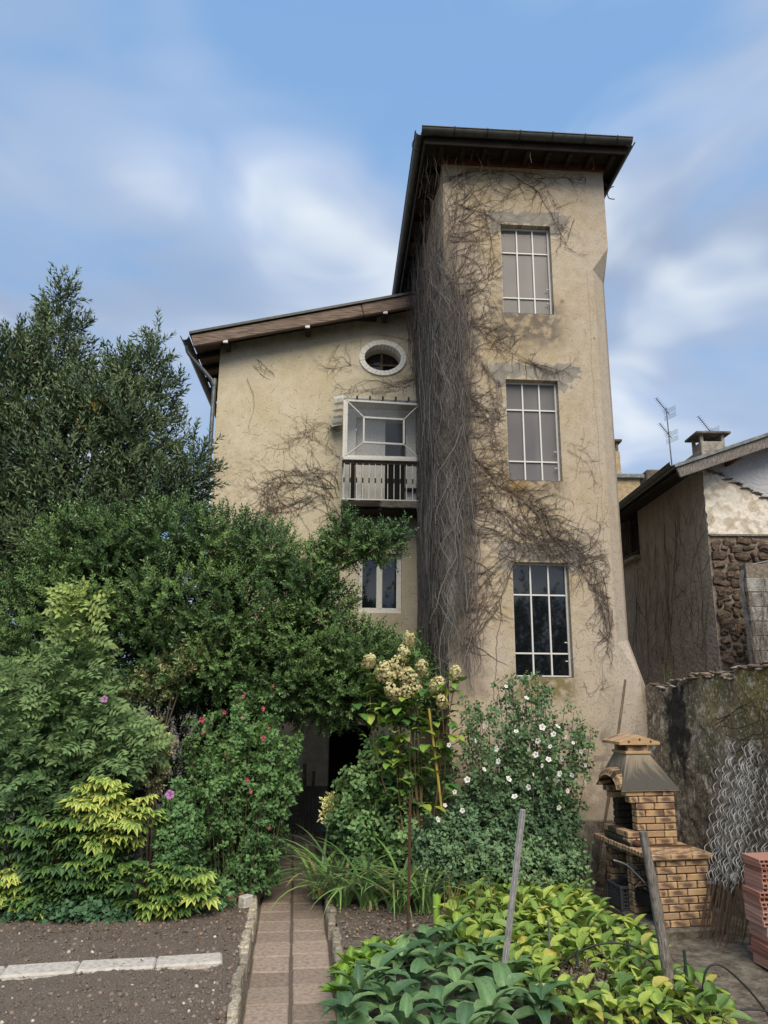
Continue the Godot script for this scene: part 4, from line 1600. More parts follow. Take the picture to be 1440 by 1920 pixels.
func build_garden_wall() -> void:
	var at := Vector3(3.53, 0, -10.2)
	var turn := deg_to_rad(-78.7)
	var w := thing("garden_wall", "old mossy rendered boundary wall with a sooty patch and crumbling stone top", "wall", at, turn)
	var L := 6.2
	var nz := fnl(401, .9, 5)
	var hgt := func(x: float) -> float:
		var h := 2.42 + x * .085 + .05 * nz.get_noise_1d(x * 4.0) + .03 * nz.get_noise_1d(x * 14.0)
		return h - .16 * exp(-pow((x - .50) / .10, 2.0)) - .05 * exp(-pow((x - .72) / .10, 2.0))
	var n2 := fnl(402, 6.0, 5)
	var n3 := fnl(403, 22.0, 3)
	var soot := fnl(404, 5.0, 4)
	var tex := img_tex(1500, 640, func(u: float, v: float) -> Color:
		var x := u * L
		var y := (1.0 - v) * 2.9
		var a := nz.get_noise_2d(x * 1.6, y * 1.1)
		var b := n2.get_noise_2d(x, y * .6)
		var f := n3.get_noise_2d(x, y * .7)
		var c := Color(.085, .066, .046).lerp(Color(.19, .16, .12), clampf(.5 + a * .8 + b * .8, 0.0, 1.0))
		c = c.lerp(Color(.085, .085, .045), smoothstep(.05, .5, nz.get_noise_2d(x * 2.0 + 7, y * 1.5)) * .8)
		# moss near the top, towards the near end
		c = c.lerp(Color(.13, .105, .022), smoothstep(1.5, 2.4, y + b * .5) * smoothstep(1.0, 2.2, x + a) * .75)
		# bleached flakes and lichen
		c = c.lerp(Color(.36, .34, .29), smoothstep(.20, .55, n2.get_noise_2d(x * .9 + 31, y * .55)) * .7)
		var f2 := n3.get_noise_2d(x * 1.9 + 5.0, y * 2.1)
		c = c.lerp(Color(.46, .44, .40), smoothstep(.30, .6, f) * .65)
		c = c.lerp(Color(.035, .03, .024), smoothstep(.26, .55, -f) * .7)
		c = c * (1.0 + f2 * .55)
		# smoke from the barbecue
		var q := Vector2((x - .74) / .27, (y - 2.0) / .62).length() + soot.get_noise_2d(x * 1.3, y * .5) * .8
		c = c.lerp(Color(.010, .010, .011), (1.0 - smoothstep(.55, 1.25, q)) * .94)
		c = c.lerp(Color(.05, .045, .035), (1.0 - smoothstep(0.2, .8, y)) * .5)
		return c * 1.7)
	var mt := pmat(1, 1, 1, 1.0)
	mt.albedo_texture = tex
	var m := MB.new()
	m.sheet(func(s: float, t: float) -> Vector3:
		var x := s * L
		var y: float = t * hgt.call(x)
		return Vector3(x, y, .016 * n2.get_noise_2d(x * .7, y * .7) + .022 * nz.get_noise_2d(x * 2, y * 2) + .012 * n3.get_noise_2d(x * 1.5, y * 1.5) + (1 - t) * .05), 220, 110)
	for i in m.t.size():
		m.t[i] = Vector2(m.v[i].x / L, 1.0 - m.v[i].y / 2.9)
	obj("face", m, mt, w)
	m = MB.new()
	m.sheet(func(s: float, t: float) -> Vector3:
		var x := s * L
		return Vector3(x, hgt.call(x) - .01 + .02 * n3.get_noise_2d(x, t), .0 - t * .42), 120, 4)
	m.quad(Vector3(0, 0, -.42), Vector3(L, 0, -.42), Vector3(L, 2.7, -.42), Vector3(0, 2.3, -.42), Vector3.FORWARD)
	m.quad(Vector3(L, 0, 0), Vector3(L, 0, -.42), Vector3(L, 2.7, -.42), Vector3(L, 2.9, 0), Vector3.RIGHT)
	obj("top", m, M.dirtcon, w)
	# loose capstones
	for k in 130:
		var x := rf(.05, 3.4)
		if x > .42 and x < .60:
			continue
		var b := MB.new()
		b.blob(Vector3.ZERO, Vector3(rf(.03, .085), rf(.012, .026), rf(.04, .08)), fnl(420 + k, .8, 3), .7, 8, 5)
		var o := obj("capstone", b, [M.stone[0], M.stone[2], M.mortar, M.concrete][rng.randi() % 4], w)
		o.position = Vector3(x, hgt.call(x) + rf(-.03, .02), rf(-.12, .035))
		o.rotation = Vector3(rf(-.2, .2), rf(0, 3), rf(-.2, .2))
	# dry runners over the near end
	var st := MB.new()
	for k in 26:
		var x := rf(1.5, 2.8)
		var y := rf(1.4, 2.4)
		var an := rf(-.9, .5)
		var p: Array = []
		for i in rng.randi_range(10, 28):
			p.append(Vector3(x, y, .07))
			an += rf(-.25, .25)
			x += cos(an) * .05
			y += sin(an) * .05
			if y > 2.5:
				break
		st.col = Color(.045, .033, .027)
		st.tube(p, .005, .002, 4, false)
	stuff(obj("dry_runners", st, M.stem, w))
	var hk := thing("wall_hook", "rusty iron bar sticking out of the tower wall behind the barbecue hood", "hook", Vector3(3.30, 1.50, -10.1))
	m = MB.new()
	m.tube([Vector3(0, 0, -.1), Vector3(-.02, 0, .02), Vector3(-.30, -.01, .06)], .012, .010, 6)
	obj("bar", m, M.rust, hk)
	# raised ground behind the wall
	m = MB.new()
	m.quad(Vector3(3.9, 2.25, -11.0), Vector3(12, 2.25, -11.4), Vector3(12, 2.25, -5), Vector3(5.0, 2.25, -5), Vector3.UP)
	tag(obj("raised_terrace", m, M.ground), "earth terrace behind the boundary wall", "ground", "", "structure")
	# breeze-block wall with a rounded end
	var bw := thing("block_wall", "grey breeze-block garden wall with a rounded plastered end, above the mossy wall", "wall", Vector3(5.12, 2.3, -10.5))
	for j in 9:
		for i in 4:
			var x0 := .10 + i * .41 - (.2 if j % 2 else 0.0)
			var x1 := minf(x0 + .40, 1.6)
			x0 = maxf(x0, .05)
			if x1 - x0 < .06 or (j == 8 and x0 < .25):
				continue
			var b := MB.new()
			b.bbox(Vector3((x0 + x1) * .5, .1 + j * .205, rf(-.004, .004)), Vector3(x1 - x0, .195, .2), .008)
			obj("block", b, M.blocks, bw)
	m = MB.new()
	m.box(Vector3(.84, .92, -.004), Vector3(1.56, 1.84, .188))
	obj("mortar", m, M.mortar, bw)
	m = MB.new()
	m.sheet(func(s: float, t: float) -> Vector3:
		var p: Vector2
		if t < .6:
			p = Vector2(.04 + .02 * sin(t * 9), t / .6 * 1.68)
		elif t < .75:
			var a := (t - .6) / .15 * PI * .42
			p = Vector2(.22 - .18 * cos(a), 1.68 + .17 * sin(a))
		else:
			p = Vector2(.22 + (t - .75) / .25 * 1.4, 1.85 + (t - .75) / .25 * .30)
		var r := .034 + .012 * n3.get_noise_2d(s * 2, t * 20)
		return Vector3(p.x + r * .3 * sin(TAU * s), p.y + r * .35 * cos(TAU * s), r * 1.3 * sin(TAU * s)), 10, 50)
	obj("plaster_edge", m, M.blocks, bw)
	st = MB.new()
	for k in 70:
		var x := rf(.04, .9)
		var y := rf(0, .4)
		var an := rf(1.2, 2.0)
		var p: Array = []
		for i in rng.randi_range(12, 34):
			p.append(Vector3(x, y, .125))
			an += rf(-.25, .25) + (1.57 - an) * .1
			x += cos(an) * .05
			y += sin(an) * .05
			if y > 1.75:
				break
		st.col = twig_color()
		st.tube(p, .006, .003, 4, false)
	stuff(obj("dry_runners", st, M.stem, bw))


# ---------------------------------------------------------------- ground, path, edging

func path_mid(z: float) -> float:
	# the middle of the path; z is negative ahead of the camera
	return -.65 - .115 * (-z - 6.06)


func build_ground() -> void:
	var m := MB.new()
	m.quad(Vector3(-1500, -.02, 1500), Vector3(1500, -.02, 1500), Vector3(1500, -.02, -1500), Vector3(-1500, -.02, -1500), Vector3.UP)
	tag(obj("ground", m, M.ground), "bare earth of the garden", "ground", "", "structure")
	var nz := fnl(501, .5, 4)
	var n2 := fnl(502, 5.0, 4)
	var bump := func(x: float, z: float) -> float:
		return .030 * nz.get_noise_2d(x, z) + .022 * n2.get_noise_2d(x, z) + .012 * n2.get_noise_2d(x * 4, z * 4)
	m = MB.new()
	m.sheet(func(s: float, t: float) -> Vector3:
		var z := lerpf(-4.0, -13.3, t)
		var x := lerpf(-7.0, path_mid(z) - .44, 1.0 - pow(1.0 - s, 1.4))
		return Vector3(x, .11 + bump.call(x, z), z), 150, 150)
	tag(obj("soil_bed", m, M.soil), "brown crumbly soil of the bed left of the path", "soil", "", "structure")
	m = MB.new()
	m.sheet(func(s: float, t: float) -> Vector3:
		var z := lerpf(-4.0, -9.75, t)
		var right := 2.5 - .0 * z if z < -7.2 else 2.45
		right = 2.25 + .12 * sin(z * 2.0)
		var x := lerpf(path_mid(z) + .44, right, s)
		return Vector3(x, .10 + bump.call(x, z), z), 90, 110)
	tag(obj("soil_bed", m, M.soil), "brown soil of the planted bed right of the path", "soil", "", "structure")
	var con := MB.new()
	con.sheet(func(s: float, t: float) -> Vector3:
		var z := lerpf(-3.5, -10.0, t)
		var x := lerpf(2.05, 4.6, s)
		return Vector3(x, .03 + .012 * nz.get_noise_2d(x * 2, z * 2) + .004 * n2.get_noise_2d(x * 2, z * 2), z), 60, 90)
	tag(obj("patio", con, M.dirtcon), "dirty worn concrete ground before the barbecue", "ground", "", "structure")
	# the path: two rows of slabs on a dark bed
	var p := Node3D.new()
	p.name = numbered("path")
	add_child(p)
	tag(p, "narrow path of two rows of worn reddish slabs", "path", "", "structure")
	m = MB.new()
	m.quad(Vector3(path_mid(-4) - .5, .0, -4), Vector3(path_mid(-4) + .5, .0, -4), Vector3(path_mid(-13.4) + .5, .0, -13.4), Vector3(path_mid(-13.4) - .5, .0, -13.4), Vector3.UP)
	obj("path_bed", m, M.soil, p)
	var yaw := atan(.115)
	for side in [-1, 1]:
		var z := -4.6 - (.13 if side > 0 else 0.0)
		while z > -13.3:
			var l := rf(.285, .345)
			var b := MB.new()
			b.bbox(Vector3.ZERO, Vector3(.328 + rf(-.012, .008), .05, l), .010)
			var o := obj("slab", b, M.slabs[rng.randi() % 4], p)
			o.position = Vector3(path_mid(z - l * .5) + side * .176, -.004 + rf(-.005, .006), z - l * .5)
			o.rotation = Vector3(rf(-.012, .012), yaw + rf(-.012, .012), rf(-.012, .012))
			z -= l + rf(.014, .026)
	# edging of upright bricks on both sides
	for side in [-1, 1]:
		var e := thing("brick_edging", ["row of worn pale edging bricks on the left of the path", "row of dark mossy edging bricks on the right of the path"][0 if side < 0 else 1], "edging", Vector3(path_mid(-5) + side * .40, 0, -5))
		var z := -4.5
		while z > (-9.3 if side < 0 else -9.2):
			var l := rf(.10, .22)
			var b := MB.new()
			b.bbox(Vector3.ZERO, Vector3(.072 + rf(-.014, .014), .20, l), .014)
			var o := obj("brick", b, M.edge[rng.randi() % 3] if side < 0 else M.edge[1], e)
			var zz := z - l * .5
			o.position = Vector3(path_mid(zz) + side * (.405 + rf(-.014, .014)), .045 + rf(-.022, .014), zz) - e.position
			o.rotation = Vector3(rf(-.05, .05), yaw + rf(-.06, .06), rf(-.06, .06) - side * .05)
			z -= l + rf(.014, .032)
	# strip of white concrete kerbs sunk in the left bed
	var s := thing("kerb_strip", "flush strip of white concrete kerb pieces crossing the bare soil", "kerb", Vector3(-2.2, .1, -6.75))
	var ends := [[-1.33, -6.93], [-1.86, -6.82], [-2.46, -6.70], [-3.02, -6.59], [-3.6, -6.47], [-4.2, -6.35], [-4.8, -6.24]]
	for k in ends.size() - 1:
		var a := Vector3(ends[k][0], 0, ends[k][1])
		var d := Vector3(ends[k + 1][0], 0, ends[k + 1][1]) - a
		var b := MB.new()
		b.bbox(Vector3.ZERO, Vector3(d.length() - .006, .08, .245 + rf(-.01, .01)), .016)
		var o := obj("kerb_piece", b, M.whitecon, s)
		o.position = a + d * .5 + Vector3(0, .099 + rf(-.003, .004), 0) - s.position
		o.rotation = Vector3(0, atan2(-d.z, d.x) + rf(-.02, .02), rf(-.008, .008))
	# stones and litter on the soil
	var pb := MB.new()
	pb.blob(Vector3.ZERO, Vector3(.5, .32, .42), fnl(510, .5, 3), .5, 7, 5)
	var xf: Array = []
	var cs: Array = []
	for k in 17000:
		var z := -4.3 - rng.randf() * 5.2
		var x := path_mid(z) - .46 - pow(rng.randf(), 1.3) * 4.5
		if k % 5 == 0:
			x = rf(path_mid(z) + .46, 2.1)
		var r := pow(rng.randf(), 5.0) * .020 + .004
		xf.append(Transform3D(Basis(Vector3.UP, rf(0, TAU)).scaled(Vector3.ONE * r * 2), Vector3(x, .112 + bump.call(x, z), z)))
		var q := rng.randf()
		cs.append(Color(.40, .37, .33) * rf(.6, 1.4) if q < .055 else Color(.15, .124, .105) * rf(.6, 1.4) if q < .92 else Color(.26, .19, .15))
	tag(stuff(copies("pebbles", pb.mesh(), M.vmat, xf, cs, self)), "small stones and clods strewn over the soil", "pebbles")
	var lf := MB.new()
	lf.leaf(Vector3.ZERO, Vector3.BACK, Vector3.UP, 1.0, .5, -.25, .2)
	xf = []
	cs = []
	for k in 1500:
		var z := -8.9 + pow(rng.randf(), 1.5) * 1.5
		var x := path_mid(z) - .5 - rng.randf() * 2.4
		if k % 3 == 0:
			x = rf(path_mid(z) + .5, .9)
			z = rf(-8.6, -7.4)
		elif k % 7 == 0:
			z = rf(-8.5, -5.0)
		xf.append(Transform3D(Basis(Vector3.UP, rf(0, TAU)).rotated(Vector3.RIGHT, rf(-.3, .3)).scaled(Vector3.ONE * rf(.018, .05)), Vector3(x, .128 + bump.call(x, z), z)))
		cs.append(Color(.115, .068, .048) * rf(.5, 1.5) if k % 6 else Color(.26, .20, .14))
	tag(stuff(copies("fallen_leaves", lf.mesh(), M.vmat, xf, cs, self)), "dry brown leaves lying on the soil under the shrubs", "leaves")
	xf = []
	cs = []
	for k in 900:
		var z := rf(-10.0, -5.0)
		var x := rf(2.3, 3.9)
		xf.append(Transform3D(Basis(Vector3.UP, rf(0, TAU)).scaled(Vector3.ONE * rf(.008, .04)), Vector3(x, .045, z)))
		cs.append(Color(.13, .09, .06) * rf(.5, 2.0))
	tag(stuff(copies("debris", lf.mesh(), M.vmat, xf, cs, self)), "dry bits and crumbs on the concrete by the barbecue", "debris")
	for k in [[-1.42, -8.50, .13, .06, .10, 3, "whitish block of stone at the end of the left edging"], [-1.60, -8.58, .12, .05, .09, 1, "reddish flat stone beside the whitish block"], [-1.52, -8.80, .16, .03, .07, 1, "thin brown slab lying behind the whitish block"], [-3.25, -8.3, .05, .03, .04, 0, ""]]:
		if k[6] == "":
			continue
		var b := MB.new()
		b.bbox(Vector3.ZERO, Vector3(k[2], k[3] * 2, k[4]), .012)
		for i in b.v.size():
			b.v[i] += b.v[i].normalized() * .012 * n2.get_noise_3dv(b.v[i] * 9.0)
		var o := obj("stone", b, [M.concrete, M.terracotta, M.stone[2], M.whitecon][k[5]])
		o.position = Vector3(k[0], .13 + k[3] * .6, k[1])
		o.rotation = Vector3(rf(-.1, .1), rf(0, 1), rf(-.1, .1))
		tag(o, k[6], "stone")


# ---------------------------------------------------------------- barbecue

var brick_meshes := {}


func brick(parent: Node, o: Vector3, s: Vector3, mat: Material) -> void:
	s = s.snapped(Vector3.ONE * .005)
	if not brick_meshes.has(s):
		var b := MB.new()
		b.bbox(Vector3.ZERO, s, .006)
		brick_meshes[s] = b.mesh()
	var m := obj("brick", brick_meshes[s], mat, parent)
	m.position = o + rv(.0015)
	if rng.randf() < .5:
		m.rotation.z = PI


func course(parent: Node, x0: float, x1: float, y: float, z: float, h: float, t: float, odd: bool, mats: Array) -> void:
	# bricks along x from x0 to x1; t is the thickness along z
	var x := x0
	var first := true
	while x < x1 - .03:
		var l := .105 if (first and odd) else .215
		first = false
		l = minf(l, x1 - x)
		if x1 - (x + l) < .04:
			l = x1 - x
		brick(parent, Vector3(x + l * .5 - .004, y, z), Vector3(l - .009, h - .010, t), mats[rng.randi() % mats.size()])
		x += l


func build_barbecue() -> void:
	var B := thing("barbecue", "tan brick barbecue with a tapered grey hood, gabled cap and brick counter", "barbecue", Vector3(2.675, 0, -7.815), deg_to_rad(11))
	var tan := [M.brick[0], M.brick[1], M.brick[1], M.brick[3], M.brick[3], M.brick[2], M.brick[4]]
	var dark := [M.soot, M.soot, M.brick[4]]
	var m := MB.new()
	m.bbox(Vector3(.32, .05, -.60), Vector3(.70, .13, 1.24), .015)
	obj("plinth", m, M.dirtcon, B)
	m = MB.new()
	for k in [[-.105, .05], [-.60, .05], [-1.06, .05]]:
		m.box(Vector3(.34, .41, k[0]), Vector3(.52, .60, .085))
	m.box(Vector3(.59, .41, -.58), Vector3(.03, .60, 1.0))
	obj("mortar", m, M.darkmortar, B)
	var ch := .0685
	for j in 9:
		var y := .115 + ch * (j + .5)
		course(B, .06, .63, y, -.105, ch, .11, j % 2 == 0, tan)
		course(B, .06, .60, y, -.60, ch, .11, j % 2 == 1, tan)
		course(B, .06, .60, y, -1.06, ch, .11, j % 2 == 0, tan)
	# counter of brick slips
	var n := 19
	for k in n:
		var z := -.012 - (k + .5) * 1.185 / n
		var cut := [0.0, .235, .47, .70] if k % 2 == 0 else [0.0, .12, .355, .59, .70]
		for i in cut.size() - 1:
			var o := Vector3(-.035 + (cut[i] + cut[i + 1]) * .5, .757, z)
			brick(B, o, Vector3(cut[i + 1] - cut[i] - .006, .05, 1.185 / n - .004), tan[rng.randi() % 5])
	m = MB.new()
	m.box(Vector3(.31, .742, -.60), Vector3(.66, .03, 1.15))
	m.bbox(Vector3(.03, .715, -.83), Vector3(.05, .05, .40), .006)
	obj("counter_bed", m, M.mortar, B)
	var U := node("hearth_and_hood", B)
	U.position = Vector3(-.085, 0, -.05)
	# hearth
	m = MB.new()
	m.box(Vector3(.40, 1.055, -.475), Vector3(.38, .54, .08))
	m.box(Vector3(.40, 1.055, -.885), Vector3(.38, .54, .08))
	m.box(Vector3(.60, 1.055, -.68), Vector3(.05, .54, .4))
	obj("hearth_mortar", m, M.black, U)
	var starts := [.08, .08, .20, .20, .20, .20, .13, .09]
	for j in 8:
		var y := .785 + ch * (j + .5)
		course(U, starts[j], .66, y, -.475, ch, .11, j % 2 == 0, tan)
		course(U, starts[j], .64, y, -.885, ch, .11, j % 2 == 1, dark if j < 6 else tan)
		if j < 2:
			for k in 2:
				brick(U, Vector3(.13, y, -.58 - k * .19), Vector3(.10, ch - .01, .17), dark[rng.randi() % 3])
	m = MB.new()
	m.bbox(Vector3(.42, .80, -.68), Vector3(.34, .02, .28), .004)
	obj("ash_tray", m, M.rust, U)
	# hood: a tapered cover, arched open at the front
	var hood_tex := fnl(601, 3.0, 4)
	M.hood = pmat(1, 1, 1, .95)
	M.hood.albedo_texture = img_tex(160, 160, func(x: float, y: float) -> Color:
		var s := hood_tex.get_noise_2d(x * 2.6, y * .3)
		var f := hood_tex.get_noise_2d(x * 9 + 4, y * 9)
		var c := Color(.27, .23, .175).lerp(Color(.080, .077, .070), smoothstep(-.05, .75, y + s * .32))
		return c * (1.0 + f * .35))
	var b0 := [Vector3(.03, 1.335, -.395), Vector3(.70, 1.335, -.395), Vector3(.70, 1.335, -.97), Vector3(.03, 1.335, -.97)]
	var t0 := [Vector3(.20, 1.69, -.55), Vector3(.46, 1.69, -.55), Vector3(.46, 1.69, -.83), Vector3(.20, 1.69, -.83)]
	m = MB.new()
	var nn := [Vector3(0, .3, 1), Vector3(1, .3, 0), Vector3(0, .3, -1)]
	for k in 3:
		m.quad(b0[k], b0[(k + 1) % 4], t0[(k + 1) % 4], t0[k], nn[k])
		# the sheet's lower edge has thickness
		m.quad(b0[k], b0[(k + 1) % 4], b0[(k + 1) % 4] - Vector3(0, .015, 0), b0[k] - Vector3(0, .015, 0), nn[k])
	var front := func(z: float, y: float) -> Vector3:
		var u := (y - 1.335) / .355
		return Vector3(lerpf(.03, .20, u), y, lerpf(-.6825 + z * .2875, -.69 + z * .14, u))
	for k in 16:
		var za := -1.0 + k / 8.0
		var zb := za + .125
		var ya := 1.335 + (.15 * sqrt(maxf(0.0, 1 - pow(za / .80, 2))))
		var yb := 1.335 + (.15 * sqrt(maxf(0.0, 1 - pow(zb / .80, 2))))
		var p := [front.call(za, ya), front.call(zb, yb), front.call(zb, 1.69), front.call(za, 1.69)]
		m.quadu(p[0], p[1], p[2], p[3], Vector3(-1, .4, 0), Vector2(k / 16.0, 1 - (ya - 1.335) / .355), Vector2((k + 1) / 16.0, 1 - (yb - 1.335) / .355), Vector2((k + 1) / 16.0, 0), Vector2(k / 16.0, 0))
	obj("hood", m, M.hood, U)
	for k in 11:
		var a0 := PI * (k + .04) / 11
		var a1 := PI * (k + .96) / 11
		var b := MB.new()
		var c := Vector3(.012, 1.33, -.68)
		var q: Array = []
		for an in [a0, a1]:
			for r in [[.20, .13], [.262, .20]]:
				q.append(c + Vector3(.03 if r[0] > .25 else 0.0, sin(an) * r[1], cos(an) * r[0]))
		var dx := Vector3(.15, .02, 0)
		b.quad(q[0], q[1], q[3], q[2], Vector3.LEFT)
		b.quad(q[1], q[3], q[3] + dx, q[1] + dx, Vector3.UP)
		b.quad(q[0], q[2], q[2] + dx, q[0] + dx, Vector3.DOWN)
		b.quad(q[0], q[1], q[1] + dx, q[0] + dx, Vector3.BACK)
		b.quad(q[2], q[3], q[3] + dx, q[2] + dx, Vector3.FORWARD)
		obj("brick", b, [M.brick[4], M.brick[1], M.brick[3], M.soot][rng.randi() % 4], U)
	# flue block and gabled cap
	m = MB.new()
	m.bbox(Vector3(.33, 1.70, -.69), Vector3(.30, .03, .32), .005)
	obj("flue_base", m, M.brick[0], U)
	brick(U, Vector3(.33, 1.745, -.565), Vector3(.24, .08, .05), M.brick[1])
	brick(U, Vector3(.33, 1.745, -.815), Vector3(.24, .08, .05), M.brick[0])
	m = MB.new()
	m.box(Vector3(.42, 1.745, -.69), Vector3(.04, .08, .2))
	obj("flue_back", m, M.black, U)
	for k in 5:
		var z0 := -.49 - k * .08
		var z1 := z0 - .076
		var b := MB.new()
		var s := [Vector2(.09, 1.785), Vector2(.57, 1.785), Vector2(.57, 1.815), Vector2(.33, 1.885), Vector2(.09, 1.815)]
		for i in 5:
			var a: Vector2 = s[i]
			var e: Vector2 = s[(i + 1) % 5]
			var no := Vector3(e.y - a.y, -(e.x - a.x), 0)
			b.quad(Vector3(a.x, a.y, z0), Vector3(e.x, e.y, z0), Vector3(e.x, e.y, z1), Vector3(a.x, a.y, z1), no)
		for i in range(1, 4):
			b.tri(Vector3(s[0].x, s[0].y, z0), Vector3(s[i].x, s[i].y, z0), Vector3(s[i + 1].x, s[i + 1].y, z0), Vector3.BACK)
			b.tri(Vector3(s[0].x, s[0].y, z1), Vector3(s[i].x, s[i].y, z1), Vector3(s[i + 1].x, s[i + 1].y, z1), Vector3.FORWARD)
		obj("cap_tile", b, [M.brick[0], M.brick[4], M.brick[0], M.brick[4], M.brick[1]][k], U)
	for k in 3:
		var b := MB.new()
		b.tube([Vector3(.20 + .13 * k, 1.818 + (.022 if k == 1 else 0.0), -.485), Vector3(.20 + .13 * k, 1.818 + (.022 if k == 1 else 0.0), -.49)], .012, .012, 7)
		obj("cap_hole", b, M.rust, U)
	# what lies on and under the counter
	var g := B.transform
	var sp := thing("grill_skewer", "rusty iron rod with a round end lying along the barbecue counter", "skewer", g * Vector3(.18, .80, -.30), deg_to_rad(11))
	m = MB.new()
	m.tube([Vector3(-.12, 0, -.10), Vector3(.42, .005, .03)], .012, .010, 6)
	obj("rod", m, M.rust, sp)
	m = MB.new()
	m.blob(Vector3(-.12, .02, -.10), Vector3(.05, .035, .045), hood_tex, .2)
	obj("rod_end", m, M.rust, sp)
	sp = thing("grill_tray", "black sooty iron tray leaning at the front of the barbecue hearth", "tray", g * Vector3(.03, .79, -.66), deg_to_rad(11))
	m = MB.new()
	m.bbox(Vector3(0, .0, 0), Vector3(.09, .015, .50), .004)
	m.bbox(Vector3(-.045, .015, 0), Vector3(.01, .04, .50), .003)
	obj("pan", m, M.iron, sp)
	crate("grey lattice plastic crate standing in the far bay under the barbecue", pmat(.055, .062, .072, .5), g * Vector3(.10, .115, -.80), .25, .24, 11)
	crate("black plastic crate with sticks in the near bay under the barbecue", pmat(.016, .017, .022, .5), g * Vector3(.19, .24, -.35), .25, .18, 11)
	for k in 14:
		var f := thing("firewood_stick", ["pale curved dry stick poking out over the crates", "brown dry stick lying on the crates under the counter"][0 if k == 0 else 1], "firewood", g * Vector3(.12 + rf(-.05, .12), .42 + rf(-.03, .05), -.36 + rf(-.10, .10)), rf(0, 6), "" if k == 0 else "dry sticks stored under the barbecue")
		m = MB.new()
		if k == 0:
			f.position = g * Vector3(.02, .50, -.5)
			f.rotation.y = 0
			m.tube(bez([Vector3(-.12, .10, -.18), Vector3(-.02, .08, -.06), Vector3(.06, .0, .06), Vector3(.12, -.08, .16)], 4), .010, .008, 6)
			obj("stick", m, M.silverwood, f)
		else:
			m.tube(bez([Vector3(-.14, rf(-.01, .03), 0), Vector3(0, rf(0, .03), rf(-.02, .02)), Vector3(.14, rf(-.02, .03), 0)], 4), rf(.007, .018), rf(.005, .010), 6)
			obj("stick", m, [M.board, M.rust, M.bark][k % 3], f)


func crate(label: String, mat: Material, at: Vector3, w: float, h: float, deg: float) -> void:
	var c := thing("plastic_crate", label, "crate", at, deg_to_rad(deg))
	var m := MB.new()
	m.bbox(Vector3(0, .008, 0), Vector3(w, .014, w * 1.2), .003)
	obj("base", m, mat, c)
	m = MB.new()
	for k in [-1, 1]:
		m.bbox(Vector3(k * w * .5, h - .015, 0), Vector3(.022, .03, w * 1.2), .004)
		m.bbox(Vector3(0, h - .015, k * w * .6), Vector3(w, .03, .022), .004)
	obj("rim", m, mat, c)
	for sx in [-1, 1]:
		for sz in [-1, 1]:
			m = MB.new()
			m.bbox(Vector3(sx * w * .5, h * .5, sz * w * .6), Vector3(.022, h - .02, .022), .003)
			obj("corner_post", m, mat, c)
	for s in [-1, 1]:
		m = MB.new()
		for k in 5:
			m.box(Vector3(s * w * .5, .035 + k * (h - .07) / 5.0, 0), Vector3(.008, .012, w * 1.18))
		for k in 7:
			m.box(Vector3(s * w * .5 - .002, h * .5 - .01, (k - 3) * w * .16), Vector3(.006, h - .05, .010))
		obj("lattice", m, mat, c)
		m = MB.new()
		for k in 5:
			m.box(Vector3(0, .035 + k * (h - .07) / 5.0, s * w * .6), Vector3(w * .98, .012, .008))
		for k in 6:
			m.box(Vector3((k - 2.5) * w * .16, h * .5 - .01, s * w * .6 - .002), Vector3(.010, h - .05, .006))
		obj("lattice", m, mat, c)


func pole(called: String, label: String, category: String, a: Vector3, b: Vector3, r0: float, r1: float, mat: Material, sides := 7, rough := 0.0, bend := 0.0, part := "shaft") -> Node3D:
	# a stake from a up to b, built upright about its foot and then leaned
	var o := thing(called, label, category, a)
	var m := MB.new()
	var l := (b - a).length()
	var p: Array = []
	for k in 13:
		var t := k / 12.0
		p.append(Vector3(sin(t * PI) * bend, t * l, sin(t * 5.0) * bend * .3))
	m.tube(p, r0, r1, sides)
	if rough > 0.0:
		var nz := fnl(hash(called) % 1000, 3.0, 3)
		for i in m.v.size():
			var q := m.v[i]
			m.v[i] = q + Vector3(q.x, 0, q.z) * rough * (nz.get_noise_3d(q.x * 9, q.y * .7, q.z * 9) * 1.5 + .3 * sin(q.y * 3.0))
	o.basis = basis_y(b - a, 0.0)
	obj(part, m, mat, o)
	return o


